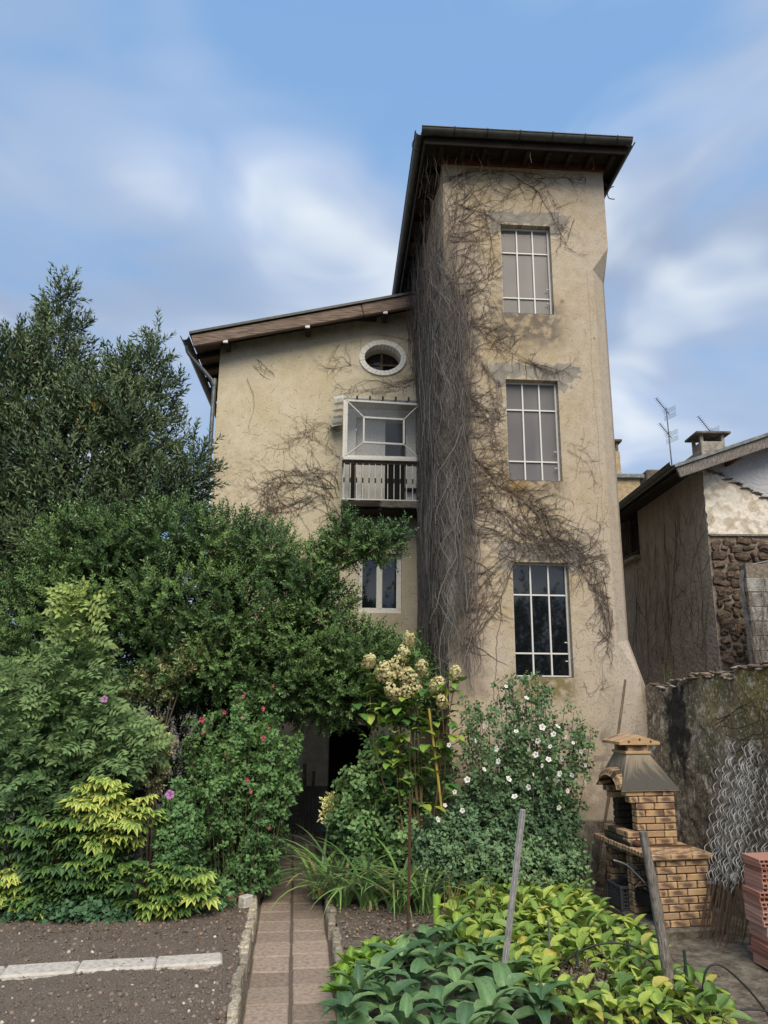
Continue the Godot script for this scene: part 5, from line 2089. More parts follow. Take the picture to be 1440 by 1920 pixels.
func build_things() -> void:
	# stakes in the bed
	var o := thing("garden_stake", "tall silvery square wooden stake leaning to the right among dark broad leaves", "stake", Vector3(.875, .05, -6.1))
	var m := MB.new()
	m.bbox(Vector3(0, .70, 0), Vector3(.042, 1.44, .034), .004)
	for i in m.v.size():
		m.v[i].x += .006 * sin(m.v[i].y * 2.2)
	obj("shaft", m, M.silverwood, o)
	o.basis = basis_y(Vector3(.225, 1.40, 0), .5)
	pole("garden_post", "thick cracked grey wooden post standing before the barbecue", "post", Vector3(2.09, .03, -5.9), Vector3(1.965, 1.33, -5.92), .040, .030, M.greywood, 9, .28, .008)
	pole("iron_rod", "upright thin rusty iron rod in the bed beside the lettuces", "rod", Vector3(.25, .05, -7.4), Vector3(.272, 1.37, -7.4), .0155, .0155, M.rust, 6, .0)
	pole("bamboo_cane", "yellow bamboo cane tied among the hydrangea stems", "cane", Vector3(.78, .1, -8.84), Vector3(.535, 2.14, -8.74), .016, .014, M.cane, 7, .0, .01)
	pole("leaning_pole", "long thin wooden pole leaning in the corner of tower and mossy wall", "pole", Vector3(2.45, .04, -9.35), Vector3(3.20, 2.50, -9.93), .020, .016, M.board, 7, .1, .02)
	for k in [[1.49, .05, -6.2, 1.49, .44, "dark green garden stake under the left shoulder of the wire hoop"], [1.90, .05, -6.3, 1.91, .48, "dark green garden stake under the top of the wire hoop"], [2.24, .05, -6.0, 2.23, .51, "dark green garden stake right of the cracked wooden post"]]:
		pole("small_stake", k[5], "stake", Vector3(k[0], k[1], k[2]), Vector3(k[3], k[4], k[2]), .011, .011, pmat(.02, .045, .032, .6), 6)
	pole("small_stake", "thin pale metal stake standing alone among the broad yellow-green leaves", "stake", Vector3(1.36, .05, -6.6), Vector3(1.37, .54, -6.6), .010, .010, M.greywood, 6)
	var hoops := [[[1.28, .05, -6.25], [1.35, .29, -6.22], [1.53, .44, -6.2], [1.76, .49, -6.2], [1.97, .45, -6.2], [2.12, .33, -6.2], [2.19, .08, -6.2]], [[2.17, .03, -5.75], [2.21, .29, -5.7], [2.26, .47, -5.7], [2.35, .51, -5.7], [2.48, .42, -5.7], [2.63, .25, -5.7], [2.74, .03, -5.65]], [[2.0, .03, -5.55], [2.11, .2, -5.6], [2.25, .25, -5.6], [2.61, .26, -5.6], [2.75, .05, -5.6]]]
	var hl := ["wide black wire hoop arching over the yellow-green leaves", "tall narrow black wire hoop at the edge of the concrete", "low flat black wire hoop lying at the corner of the bed"]
	for k in 3:
		o = thing("wire_hoop", hl[k], "hoop", Vector3(hoops[k][0][0], hoops[k][0][1], hoops[k][0][2]))
		var p: Array = []
		for q in hoops[k]:
			p.append(Vector3(q[0], q[1], q[2]) - o.position)
		m = MB.new()
		m.tube(bez(p, 6), .0075, .0075, 6)
		obj("wire", m, M.iron, o)
	o = thing("plant_collar", "bright green plastic tube with a ragged top standing in the soil", "tube", Vector3(.55, .08, -7.9))
	m = MB.new()
	for k in 14:
		var a0 := TAU * k / 14
		var a1 := TAU * (k + 1) / 14
		var h0 := .30 + .022 * (k % 2)
		var h1 := .30 + .022 * ((k + 1) % 2)
		m.quad(Vector3(cos(a0) * .034, 0, sin(a0) * .034), Vector3(cos(a1) * .034, 0, sin(a1) * .034), Vector3(cos(a1) * (.040), h1, sin(a1) * .040), Vector3(cos(a0) * .040, h0, sin(a0) * .040), Vector3(cos(a0), 0, sin(a0)))
	m.bbox(Vector3(0, .21, 0), Vector3(.078, .015, .078), .004)
	var gp := pmat(.30, .50, .085, .35)
	gp.backlight_enabled = true
	gp.backlight = Color(.4, .4, .4)
	obj("sleeve", m, gp, o)
	pole("hose_piece", "short piece of teal plastic pipe lying by the cracked post", "pipe", Vector3(1.84, .28, -5.6), Vector3(2.0, .21, -5.55), .018, .018, pmat(.05, .17, .16, .4), 8)
	# spiral tomato stakes leaning on the wall
	var sb := MB.new()
	var p: Array = []
	for k in 112:
		var t := k / 111.0
		var a := t * TAU * 8.0
		var r := .018 * smoothstep(0.0, .06, t)
		p.append(Vector3(cos(a) * r, .52 + t * 1.28, sin(a) * r))
	sb.tube(p, .0042, .0042, 5)
	var fb := MB.new()
	fb.tube([Vector3(0, 0, 0), Vector3(.004, .3, 0), Vector3(.021, .53, 0)], .0045, .0045, 5)
	var footm := sb.mesh()
	var spike := fb.mesh()
	var foot_mat := pmat(.10, .068, .048, .8)
	for k in 52:
		var back := k / 52.0
		var base := Vector3(rf(3.08, 3.62), .04, rf(-8.05, -7.62))
		if k < 8:
			base = Vector3(3.08 + k * .03, .04, rf(-7.95, -7.75))
		var wall_x := 3.53 + (base.z * -1.0 - 10.2) * -.2
		var tip := Vector3(minf(base.x + rf(.38, .62), wall_x - .03), 1.7, base.z + rf(-.12, .05))
		var s := thing("spiral_stake", "wavy aluminium spiral plant stake leaning in a bundle against the mossy wall", "stake", base, 0.0, "bundle of spiral plant stakes")
		s.basis = basis_y(tip - base, rf(0, TAU)).scaled_local(Vector3(1, rf(.86, 1.05), 1))
		obj("spiral", footm, M.alu, s)
		obj("foot", spike, foot_mat, s)
	# stack of hollow terracotta tiles
	var tm := MB.new()
	tm.bbox(Vector3(0, .0145, 0), Vector3(.42, .009, .26), .002)
	tm.box(Vector3(0, -.016, 0), Vector3(.42, .006, .26))
	tm.box(Vector3(0, 0, -.03), Vector3(.40, .022, .15))
	for k in 11:
		tm.box(Vector3(-.204 + k * .0408, .0, 0), Vector3(.009, .027, .26))
	var tile := tm.mesh()
	var tmats := [pmat(.36, .17, .125, .9), pmat(.42, .22, .17, .9), pmat(.33, .15, .11, .9), pmat(.46, .28, .23, .9)]
	for k in 23:
		var lab := "hollow pinkish terracotta tile in the tall stack at the right edge"
		if k == 22:
			lab = "topmost flat terracotta tile of the tall stack at the right edge"
		else:
			lab = "%s hollow terracotta tile from the top of the stack at the right edge" % NTH[22 - k]
		var t := obj("terracotta_tile", tile, tmats[rng.randi() % 4])
		t.position = Vector3(3.51 + (.015 if k > 8 and k < 16 else 0.0) * -2 + rf(-.008, .008), .065 + k * .0385, -7.12 + rf(-.006, .006))
		t.rotation = Vector3(rf(-.015, .015), .12 + rf(-.03, .03), rf(-.02, .02))
		tag(t, lab, "tile", "tiles in the terracotta stack")
	var up := obj("terracotta_tile", tile, tmats[1])
	up.position = Vector3(3.60, .06, -7.42)
	tag(up, "terracotta tile lying low behind the tall stack", "tile")
	# bits behind and beside the barbecue
	for k in [[3.20, .055, -8.18, .20, .11, .10, 1, "dark red brick block on end right of the barbecue base"], [3.21, .155, -8.19, .19, .09, .10, 0, "red brick laid on the block right of the barbecue base"]]:
		m = MB.new()
		m.bbox(Vector3.ZERO, Vector3(k[3], k[4], k[5]), .008)
		o = obj("loose_brick", m, pmat(.17 + .05 * k[6], .065, .045, .9))
		o.position = Vector3(k[0], k[1] + .01, k[2])
		o.rotation.y = .25
		tag(o, k[7], "brick")
	for k in [[2.40, -9.25, 2.62, .62, -9.1, .17, "broad mossy plank leaning on the far end of the barbecue"], [2.56, -9.02, 2.70, .60, -8.99, .14, "bare tan plank leaning beside the mossy plank"], [2.58, -9.2, 2.68, .80, -9.15, .12, "taller narrow plank leaning behind the other two"]]:
		o = thing("plank", k[6], "plank", Vector3(k[0], .03, k[1]))
		m = MB.new()
		var d := Vector3(k[2] - k[0], k[3], k[4] - k[1])
		m.bbox(Vector3(0, d.length() * .5, 0), Vector3(k[5], d.length(), .03), .005)
		o.basis = Basis(Vector3.UP, .75) * Basis(Vector3.BACK, -.30)
		obj("board", m, M.board if k[5] < .16 else M.greywood, o)
	var nz := fnl(620, .5, 4)
	m = MB.new()
	m.blob(Vector3.ZERO, Vector3(.30, .42, .22), nz, .35, 20, 14)
	o = obj("boulder", m, M.dirtcon)
	o.position = Vector3(2.58, .28, -9.95)
	tag(o, "rough grey boulder at the tower's foot behind the leaning pole", "boulder")
	for k in 3:
		m = MB.new()
		m.bbox(Vector3.ZERO, Vector3(.26, .06, .10), .008)
		o = obj("loose_brick", m, pmat(.19, .07, .045, .9) if k != 1 else M.board)
		o.position = Vector3(2.26 + k * .05, .05 + k * .062, -9.5 + .02 * k)
		o.rotation.y = .15 * k
		tag(o, ["lowest red brick of the little pile left of the leaning pole", "flat wooden piece between the bricks left of the leaning pole", "top red brick of the little pile left of the leaning pole"][k], "brick" if k != 1 else "wood block")
	# things kept in the dark passage
	var H := Transform3D(Basis(Vector3.UP, deg_to_rad(3.5)), Vector3(.88, 0, -10))
	for k in [[-1.96, 1.10, .06, "tall brown board leaning upright in the dark passage"], [-1.86, .98, .05, "shorter brown board leaning beside the tall one in the passage"], [-2.08, 1.0, .02, "thin grey batten leaning next to the folded slatted chair"]]:
		o = thing("leaning_board", k[3], "board", H * Vector3(k[0], .02, -3.2), deg_to_rad(3.5))
		m = MB.new()
		m.bbox(Vector3(0, k[1] * .5, 0), Vector3(k[2], k[1], .025), .004)
		o.basis = Basis(Vector3.UP, deg_to_rad(3.5)) * Basis(Vector3.RIGHT, -.20) * Basis(Vector3.BACK, rf(-.04, .05))
		obj("board", m, M.board, o)
	o = thing("folding_chair", "folded slatted wooden chair leaning by the passage wall", "chair", H * Vector3(-2.16, .02, -3.05), deg_to_rad(3.5))
	o.basis = Basis(Vector3.UP, deg_to_rad(3.5)) * Basis(Vector3.RIGHT, -.16)
	for s in [-1, 1]:
		m = MB.new()
		m.bbox(Vector3(s * .19, .38, 0), Vector3(.03, .78, .025), .004)
		obj("side_rail", m, M.board, o)
	for k in 8:
		m = MB.new()
		m.bbox(Vector3(0, .10 + k * .075, .004), Vector3(.35, .035, .014), .003)
		obj("slat", m, M.board, o)
	m = MB.new()
	m.bbox(Vector3(0, .72, .03), Vector3(.40, .05, .05), .006)
	obj("top_rail", m, M.board, o)
	m = MB.new()
	m.blob(Vector3.ZERO, Vector3(.20, .20, .2), nz, .5, 16, 12)
	o = obj("plastic_sheet", m, pmat(.012, .03, .075, .5))
	o.position = Vector3(-.62, .42, -11.2)
	tag(o, "crumpled dark blue plastic sheet in the shade behind the shrubs", "plastic sheet")


# ---------------------------------------------------------------- plants

func shoot(n: int, length: float, ll: float, lw: float, open: float, a: Color, b: Color, twig := true, lobed := false) -> ArrayMesh:
	# a leafy twig that grows along y
	var m := MB.new()
	if twig:
		m.col = Color(.05, .045, .03)
		m.tube([Vector3.ZERO, Vector3(.004, length * .5, .003), Vector3(0, length * .95, 0)], .0035, .0015, 3, false)
	for k in n:
		var t := (k + .5) / n
		var y := length * (.06 + .92 * t)
		var an := k * 2.4 + rf(-.3, .3)
		var op := open * lerpf(1.15, .55, t) + rf(-.15, .15)
		var d := Vector3(cos(an) * sin(op), cos(op), sin(an) * sin(op))
		var up := Vector3(-cos(an) * cos(op), sin(op), -sin(an) * cos(op)) + rv(.25)
		var s := rf(.75, 1.1) * lerpf(1.0, .72, t * t)
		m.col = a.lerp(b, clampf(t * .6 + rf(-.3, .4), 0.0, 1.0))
		if lobed:
			var r := d.cross(up).normalized()
			var o := Vector3(0, y, 0) + d * ll * .25
			m.leaf(o, d, up, ll * s, lw * s, .12, .25)
			m.leaf(o, (d + r * .8).normalized(), up, ll * .68 * s, lw * .8 * s, .1, .2)
			m.leaf(o, (d - r * .8).normalized(), up, ll * .68 * s, lw * .8 * s, .1, .2)
		else:
			m.leaf(Vector3(0, y, 0), d, up, ll * s, lw * s, .22, .12)
	return m.mesh()


func pinnate(n: int, length: float, ll: float, lw: float, c: Color) -> ArrayMesh:
	# a feathered leaf along y, its leaflets facing z
	var m := MB.new()
	m.col = c * .8
	m.tube([Vector3.ZERO, Vector3(0, length * .5, .02), Vector3(0, length, -.03)], .003, .0015, 3, false)
	for k in n:
		var t := (k + 1.0) / n
		var y := length * (.22 + .74 * t)
		var z := .02 - t * t * .05
		for s in [-1, 1]:
			m.col = c * rf(.8, 1.2)
			m.leaf(Vector3(0, y, z), Vector3(s * .92, .36, rf(-.25, .05)).normalized(), Vector3(0, .1, 1), ll * (1.0 - .35 * absf(t - .45)), lw, .12, .15)
	m.leaf(Vector3(0, length * .97, -.03), Vector3(0, 1, -.1), Vector3.BACK, ll, lw, .12, .15)
	return m.mesh()


func crown(parent: Node, called: String, mesh: Mesh, mat: Material, blobs: Array, count: int, ca: Color, cb: Color, up := .5, sc := Vector2(.8, 1.2), gap := -.25, sd := 5, fill := .5, low := -100.0) -> void:
	# leafy twigs through blobs [x, y, z, rx, ry, rz]; noise leaves gaps and groups the tones
	var nz := fnl(sd, 1.5, 3)
	var n2 := fnl(sd + 1, .9, 3)
	var w: Array = []
	var sum := 0.0
	for b in blobs:
		sum += pow(b[3] * b[4] * b[5], .62)
		w.append(sum)
	var xf: Array = []
	var cs: Array = []
	for k in count:
		var q := rng.randf() * sum
		var i := 0
		while w[i] < q:
			i += 1
		var b: Array = blobs[i]
		var d := Vector3(rng.randfn(), rng.randfn(), rng.randfn()).normalized()
		var r := lerpf(1.0, pow(rng.randf(), .34), fill) * rf(.9, 1.08)
		if rng.randf() < .05:
			r *= rf(1.08, 1.32)
		var p := Vector3(b[0], b[1], b[2]) + d * r * Vector3(b[3], b[4], b[5])
		if nz.get_noise_3dv(p * 1.3) < gap or p.y < low:
			continue
		var dir := (d * .75 + Vector3.UP * up + rv(.45)).normalized()
		xf.append(Transform3D(basis_y(dir, rf(0, TAU)).scaled_local(Vector3.ONE * rf(sc.x, sc.y)), p - parent.position))
		var t := clampf(.5 + n2.get_noise_3dv(p) * 1.3 + rf(-.3, .3), 0.0, 1.0)
		cs.append(ca.lerp(cb, t) * GREEN)
	stuff(copies(called, mesh, mat, xf, cs, parent))


func limbs(parent: Node3D, base: Vector3, blobs: Array, r: float, fork: Vector3) -> void:
	# trunk up to the fork and limbs from there into the blobs
	var o := parent.position
	var m := MB.new()
	m.tube(bez([base - o, (base + fork) * .5 - o + Vector3(.06, 0, .04), fork - o], 6), r, r * .75, 9)
	obj("trunk", m, M.bark, parent)
	for b in blobs:
		m = MB.new()
		var e := Vector3(b[0], b[1], b[2])
		var mid := fork.lerp(e, .5) + Vector3(rf(-.2, .2), rf(.0, .25), rf(-.2, .2))
		var c := bez([fork - o, mid - o, e - o], 6)
		m.tube(c, r * .5, r * .10, 6, false)
		for k in 5:
			var s: Vector3 = c[rng.randi_range(4, c.size() - 2)]
			var t := s + Vector3(rf(-1, 1) * b[3], rf(-.2, 1) * b[4], rf(-1, 1) * b[5]) * .9
			m.tube(bez([s, s.lerp(t, .5) + rv(.08), t], 4), r * .14, r * .04, 4, false)
		obj("limb", m, M.bark, parent)


func stem_shrub(o: Node3D, n: int, h: Vector2, spread: Vector2, per: int, mesh: Mesh, mat: Material, ca: Color, cb: Color, sc: Vector2, t0 := .08, root := .2, lean := Vector3.ZERO, tipc := Color(0, 0, 0)) -> Array:
	# upright stems from one root, leafy all along; returns the tips
	var m := MB.new()
	var xf: Array = []
	var cs: Array = []
	var tips: Array = []
	for k in n:
		var an := rf(0, TAU)
		var q := sqrt(rng.randf())
		var a := Vector3(cos(an) * q * root, 0, sin(an) * q * root)
		var e := Vector3(cos(an) * q * spread.x, rf(h.x, h.y) * (1.0 - .25 * q * q), sin(an) * q * spread.y) + lean * rf(.6, 1.2)
		var c := bez([a, a.lerp(e, .5) + Vector3(0, .1, 0) + rv(.06), e], 6)
		m.col = Color(.09, .08, .045) * rf(.6, 1.3)
		m.tube(c, .008, .003, 4, false)
		tips.append(e)
		for i in per:
			var t := lerpf(t0, 1.0, pow(rng.randf(), .85))
			var x := t * (c.size() - 1)
			var j := mini(int(x), c.size() - 2)
			var p: Vector3 = c[j].lerp(c[j + 1], x - j)
			var out := Vector3(rng.randfn(), 0, rng.randfn()).normalized()
			var side := rf(.0, .10) * (1.0 - t * .7)
			p += out * side
			xf.append(Transform3D(basis_y(out + Vector3.UP * rf(.2, 1.1), rf(0, TAU)).scaled_local(Vector3.ONE * rf(sc.x, sc.y)), p))
			var col := ca.lerp(cb, clampf(t * .6 + rf(-.25, .45), 0.0, 1.0))
			if tipc.g > 0.0:
				col = col.lerp(tipc, smoothstep(.72, 1.0, t) * rf(.3, 1.0))
			cs.append(col * GREEN)
		xf.append(Transform3D(basis_y(c[-1] - c[-2], 0).scaled_local(Vector3.ONE * sc.x), c[-1]))
		cs.append(cb)
	stuff(obj("stems", m, M.stem, o))
	stuff(copies("foliage", mesh, mat, xf, cs, o))
	return tips


func flower(r: float, a: Color, eye: Color) -> ArrayMesh:
	# an open five-petalled flower that faces y
	var m := MB.new()
	for k in 5:
		var an := TAU * k / 5.0
		var d := Vector3(cos(an), .45, sin(an)).normalized()
		m.col = a * rf(.9, 1.05)
		m.leaf(Vector3.ZERO, d, Vector3.UP, r, r * .95, -.1, .10, .62)
		m.col = eye
		m.leaf(Vector3(0, .002, 0), d, Vector3.UP, r * .38, r * .22, -.1, .0)
	m.col = Color(.65, .6, .35)
	m.tube([Vector3.ZERO, Vector3(0, r * .7, 0)], r * .06, r * .09, 5)
	return m.mesh()


func blade(l: float, w: float, arch: float, a: Color, b: Color, nu := 4, nv := 6, cup := .25, tipw := .45, wave := .0, spot := 0.0) -> ArrayMesh:
	# a broad leaf that leaves the origin along z and arches over; edges curl up by cup
	var m := MB.new()
	var f := func(s: float, t: float) -> Vector3:
		var x := s * 2.0 - 1.0
		var pr := pow(sin(PI * pow(clampf(t, .0, 1.0), tipw * 1.4)), .8) if t < 1.0 else 0.0
		pr = maxf(pr, .06 * (1.0 - t))
		var an := arch * t
		var z := l * (sin(an) / arch if absf(arch) > .01 else t)
		var y := -l * (1 - cos(an)) / arch if absf(arch) > .01 else 0.0
		y += w * cup * (x * x) * pr + wave * sin(t * 15.0 + x * 2.0) * absf(x) * w
		return Vector3(x * w * .5 * pr, y, z)
	m.sheet(f, nu, nv)
	for i in m.c.size():
		var u := absf(m.t[i].x * 2.0 - 1.0)
		m.c[i] = a.lerp(b, u * u) * (1.28 if u < .05 else 1.0) * (1.0 - .25 * spot * smoothstep(.75, 1.0, m.t[i].y if spot > 0.0 else 0.0))
	return m.mesh()


func tree_laurel() -> void:
	var T := thing("bay_laurel_tree", "tall dark bay laurel with pointed leafy spires against the sky at left", "tree", Vector3(-4.6, 0, -10.4))
	var z := -10.3
	var bl := [[-5.01, 8.28, z, .09, .28, .09], [-5.0, 7.95, z, .17, .28, .17], [-4.97, 7.55, z, .28, .35, .28], [-4.95, 7.1, z, .45, .45, .42], [-5.62, 7.25, z, .20, .36, .2], [-5.55, 6.8, z, .45, .5, .5], [-5.2, 6.35, z, .85, .65, .7], [-6.1, 6.6, z, .6, .7, .6], [-3.50, 7.42, z, .07, .25, .08], [-3.56, 7.1, z, .17, .26, .17], [-3.72, 6.72, z, .35, .40, .35], [-3.25, 6.55, z, .13, .35, .13], [-4.0, 6.9, z, .12, .30, .12], [-4.2, 6.35, z, .60, .50, .6], [-3.75, 5.95, z, .65, .55, .65], [-4.5, 5.5, z, 1.0, .85, .9], [-5.5, 5.3, z, 1.0, .9, .9], [-2.62, 5.75, z, .07, .26, .08], [-2.85, 5.72, z, .07, .24, .08], [-2.74, 5.4, z, .20, .28, .2], [-3.0, 5.12, z, .36, .36, .36], [-3.45, 4.95, z, .62, .62, .6], [-4.4, 4.4, z, 1.1, .9, .9], [-5.4, 4.2, z, 1.1, 1.0, .9], [-4.0, 3.6, z, .9, .8, .7], [-5.1, 3.1, z, 1.1, .9, .8], [-6.3, 4.6, z, .9, 1.4, .8]]
	limbs(T, Vector3(-4.6, 0, -10.6), [bl[3], bl[6], bl[10], bl[13], bl[14], bl[15], bl[16], bl[21], bl[22], bl[23]], .15, Vector3(-4.6, 2.6, -10.5))
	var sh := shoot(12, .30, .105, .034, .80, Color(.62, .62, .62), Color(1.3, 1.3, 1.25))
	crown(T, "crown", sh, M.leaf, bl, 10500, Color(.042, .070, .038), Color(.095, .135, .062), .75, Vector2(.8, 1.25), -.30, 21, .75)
	crown(T, "yellowed_leaves", sh, M.leaf, [[-5.1, 6.9, z + .3, .3, .3, .3], [-3.9, 5.9, z + .6, .3, .2, .3], [-3.6, 4.7, z + .5, .3, .2, .2]], 26, Color(.16, .12, .02), Color(.2, .13, .02), .4, Vector2(.5, .8), -.9, 22, .6)


func tree_round() -> void:
	var T := thing("evergreen_tree", "broad dark evergreen tree with small leaves overhanging the passage below the balcony", "tree", Vector3(-2.2, 0, -10.0))
	var z := -9.4
	var bl := [[-3.9, 4.1, z, .6, .5, .6], [-3.5, 4.05, z, .55, .45, .6], [-2.75, 4.25, z, .55, .42, .7], [-2.1, 4.12, z, .55, .42, .7], [-1.55, 4.02, z, .45, .36, .7], [-1.05, 3.66, z, .40, .34, .6], [-.78, 3.36, z, .36, .32, .5], [-3.4, 3.4, z, .75, .6, .8], [-2.55, 3.4, z, .8, .6, .9], [-1.7, 3.25, z, .75, .6, .9], [-.95, 2.95, z, .60, .46, .8], [-.36, 2.76, z, .46, .36, .5], [.04, 2.62, z - .2, .40, .34, .4], [.30, 2.48, z - .2, .24, .26, .3], [-2.8, 2.7, z, .7, .5, .8], [-2.0, 2.68, z, .6, .45, .8], [-1.2, 2.48, z, .55, .42, .7], [-.5, 2.33, z, .5, .38, .5], [.08, 2.30, z - .2, .36, .30, .4], [-4.2, 3.2, z, .7, .7, .7], [-4.2, 2.5, z, .7, .6, .6], [-.78, 3.92, z + .2, .20, .18, .22], [-.50, 4.10, z + .2, .26, .20, .25], [-.22, 4.12, z + .2, .26, .17, .25], [.04, 4.15, z + .2, .20, .16, .2], [.16, 4.28, z + .2, .08, .12, .1], [-.52, 4.36, z + .2, .12, .16, .14]]
	limbs(T, Vector3(-2.3, 0, -10.2), [bl[1], bl[3], bl[6], bl[7], bl[8], bl[9], bl[10], bl[15], bl[16], bl[18]], .12, Vector3(-2.2, 1.9, -10.0))
	var m := MB.new()
	var o := T.position
	m.tube(bez([Vector3(-1.2, 3.0, -9.8) - o, Vector3(-.9, 3.62, -9.4) - o, Vector3(-.62, 3.78, -9.2) - o, Vector3(-.3, 3.95, -9.2) - o, Vector3(.08, 4.18, -9.2) - o], 6), .034, .008, 6, false)
	m.tube(bez([Vector3(-.62, 3.78, -9.2) - o, Vector3(-.52, 4.0, -9.2) - o, Vector3(-.52, 4.36, -9.2) - o], 5), .014, .005, 5, false)
	obj("branch", m, M.bark, T)
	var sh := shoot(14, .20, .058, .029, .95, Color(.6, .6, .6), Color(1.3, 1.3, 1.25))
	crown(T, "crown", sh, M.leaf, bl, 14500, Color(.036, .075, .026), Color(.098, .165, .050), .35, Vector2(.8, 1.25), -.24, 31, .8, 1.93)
	crown(T, "inner_crown", sh, M.leaf, [[-2.8, 2.7, -11.2, .8, .6, .8], [-1.8, 2.6, -11.2, .8, .6, .8], [-.8, 2.5, -11.0, .8, .55, .8], [0.2, 2.45, -10.9, .5, .5, .6], [-1.6, 2.5, -12.5, .9, .5, .7], [-.5, 2.5, -12.3, .8, .5, .7], [-2.8, 2.6, -12.5, .8, .5, .7]], 3000, Color(.036, .075, .026), Color(.098, .165, .050), .2, Vector2(1.2, 1.8), -.8, 33, .6, 1.9)


func shrubs_left() -> void:
	# feathered shrub with a yellow leading shoot
	var T := thing("feather_leaved_shrub", "feather-leaved shrub at far left with a bright yellow leading shoot", "shrub", Vector3(-3.6, .1, -8.7))
	var z := -8.6
	var lf := pinnate(4, .24, .088, .044, Color(1, 1, 1))
	var m := MB.new()
	for k in [[-3.58, 3.35], [-3.95, 2.65], [-4.3, 2.4], [-3.2, 2.1], [-2.9, 1.7], [-4.0, 1.6], [-3.6, 2.2]]:
		m.col = Color(.10, .075, .04)
		m.tube(bez([Vector3(rf(-.15, .15), 0, 0), Vector3((k[0] + 3.6) * .4, k[1] * .5, .05), Vector3(k[0] + 3.6, k[1] - .1, .1)], 8), .018, .005, 6)
	obj("stems", m, M.stem, T)
	var xf: Array = []
	var cs: Array = []
	var spots := [[-3.54, 3.25, .12, .20, 50, .65], [-3.52, 2.92, .17, .22, 60, .35], [-3.50, 2.55, .28, .30, 110, .12], [-3.95, 2.45, .26, .26, 80, .12], [-4.35, 2.25, .34, .34, 120, .10], [-3.45, 2.15, .42, .34, 190, .10], [-3.95, 1.75, .55, .40, 300, .04], [-3.15, 1.75, .42, .32, 190, .06], [-2.85, 1.68, .24, .18, 80, .1], [-4.3, 1.35, .5, .35, 200, .0], [-3.5, 1.35, .5, .28, 220, .0]]
	for s in spots:
		for k in s[4]:
			var d := Vector3(rng.randfn(), rng.randfn(), rng.randfn()).normalized() * pow(rng.randf(), .4)
			var p := Vector3(s[0] + d.x * s[2], s[1] + d.y * s[3], z + d.z * s[2])
			var dir := Vector3(d.x + rf(-.4, .4), rf(-.55, .75), d.z + .35 + rf(-.3, .3)).normalized()
			var b := basis_y(dir, 0)
			# keep the blade's face towards the sky
			var fu := Vector3(rf(-.5, .5), .65, .65 + rf(-.3, .3)).normalized()
			var f := (fu - dir * fu.dot(dir)).normalized()
			b = Basis(dir.cross(f), dir, f)
			xf.append(Transform3D(b.scaled_local(Vector3.ONE * rf(.7, 1.15)), p - T.position))
			var c := Color(.046, .092, .038).lerp(Color(.095, .16, .062), rng.randf())
			c = c * GREEN
			cs.append(c.lerp(Color(.47, .58, .15), clampf(s[5] * rf(.6, 1.2), 0.0, 1.0)))
	stuff(copies("foliage", lf, M.leafmatt, xf, cs, T))
	# variegated shrub
	T = thing("variegated_shrub", "cream-edged variegated shrub on bare crooked stems behind the pink hibiscus", "shrub", Vector3(-2.6, .1, -9.0))
	var vb := [[-2.30, 2.72, -9.0, .20, .15, .2], [-2.15, 2.80, -9.0, .14, .12, .15], [-2.45, 2.60, -9.0, .20, .12, .2], [-2.66, 2.42, -9.0, .24, .16, .2], [-3.0, 2.34, -9.0, .16, .12, .15], [-2.72, 1.85, -9.0, .10, .12, .1], [-2.70, 1.42, -9.0, .15, .22, .15], [-2.6, 1.65, -9.0, .10, .10, .1]]
	m = MB.new()
	for k in [0, 2, 3, 4, 6]:
		m.col = Color(.10, .085, .06)
		m.tube(bez([Vector3(0, 0, 0), Vector3(-.12 + .04 * k, .9, .05), Vector3(vb[k][0] + 2.6, vb[k][1] - .1, 0)], 8), .020, .007, 6)
	obj("stems", m, M.stem, T)
	var vl := MB.new()
	for k in 9:
		var an := k * 2.4
		var d := Vector3(cos(an) * .7, .6, sin(an) * .7).normalized()
		var o := Vector3(0, .012 * k, 0)
		vl.col = Color(.46, .45, .24) * rf(.85, 1.1)
		vl.leaf(o, d, Vector3(-d.x, .8, -d.z), .052, .030, .15, .1)
		vl.col = Color(.085, .13, .05)
		vl.leaf(o + Vector3(-d.x, .8, -d.z) * .0025, d, Vector3(-d.x, .8, -d.z), .042, .016, .1, .1)
	crown(T, "foliage", vl.mesh(), M.leafmatt, vb, 640, Color(.75, .75, .75), Color(1.1, 1.1, 1.1), .5, Vector2(.8, 1.2), -.6, 41, .8)
	# dark filling shrubs behind
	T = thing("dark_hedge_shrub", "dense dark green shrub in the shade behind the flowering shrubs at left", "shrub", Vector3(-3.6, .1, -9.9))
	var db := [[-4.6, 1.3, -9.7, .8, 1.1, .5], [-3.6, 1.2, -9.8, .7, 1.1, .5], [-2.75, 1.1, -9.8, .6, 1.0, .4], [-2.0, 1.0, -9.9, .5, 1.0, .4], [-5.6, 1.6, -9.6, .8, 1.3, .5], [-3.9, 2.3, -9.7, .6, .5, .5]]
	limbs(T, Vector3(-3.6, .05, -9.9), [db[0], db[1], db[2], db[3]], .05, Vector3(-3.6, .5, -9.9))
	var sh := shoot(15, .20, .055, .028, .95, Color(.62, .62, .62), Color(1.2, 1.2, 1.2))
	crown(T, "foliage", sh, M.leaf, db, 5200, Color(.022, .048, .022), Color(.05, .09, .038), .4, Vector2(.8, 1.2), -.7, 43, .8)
	# hibiscus with pink flowers
	var hl := shoot(5, .07, .055, .028, 1.0, Color(.7, .7, .7), Color(1.25, 1.25, 1.2), false, true)
	T = thing("pink_hibiscus", "tall upright hibiscus shrub dotted with pink flowers on the left of the path", "shrub", Vector3(-1.62, .1, -9.05))
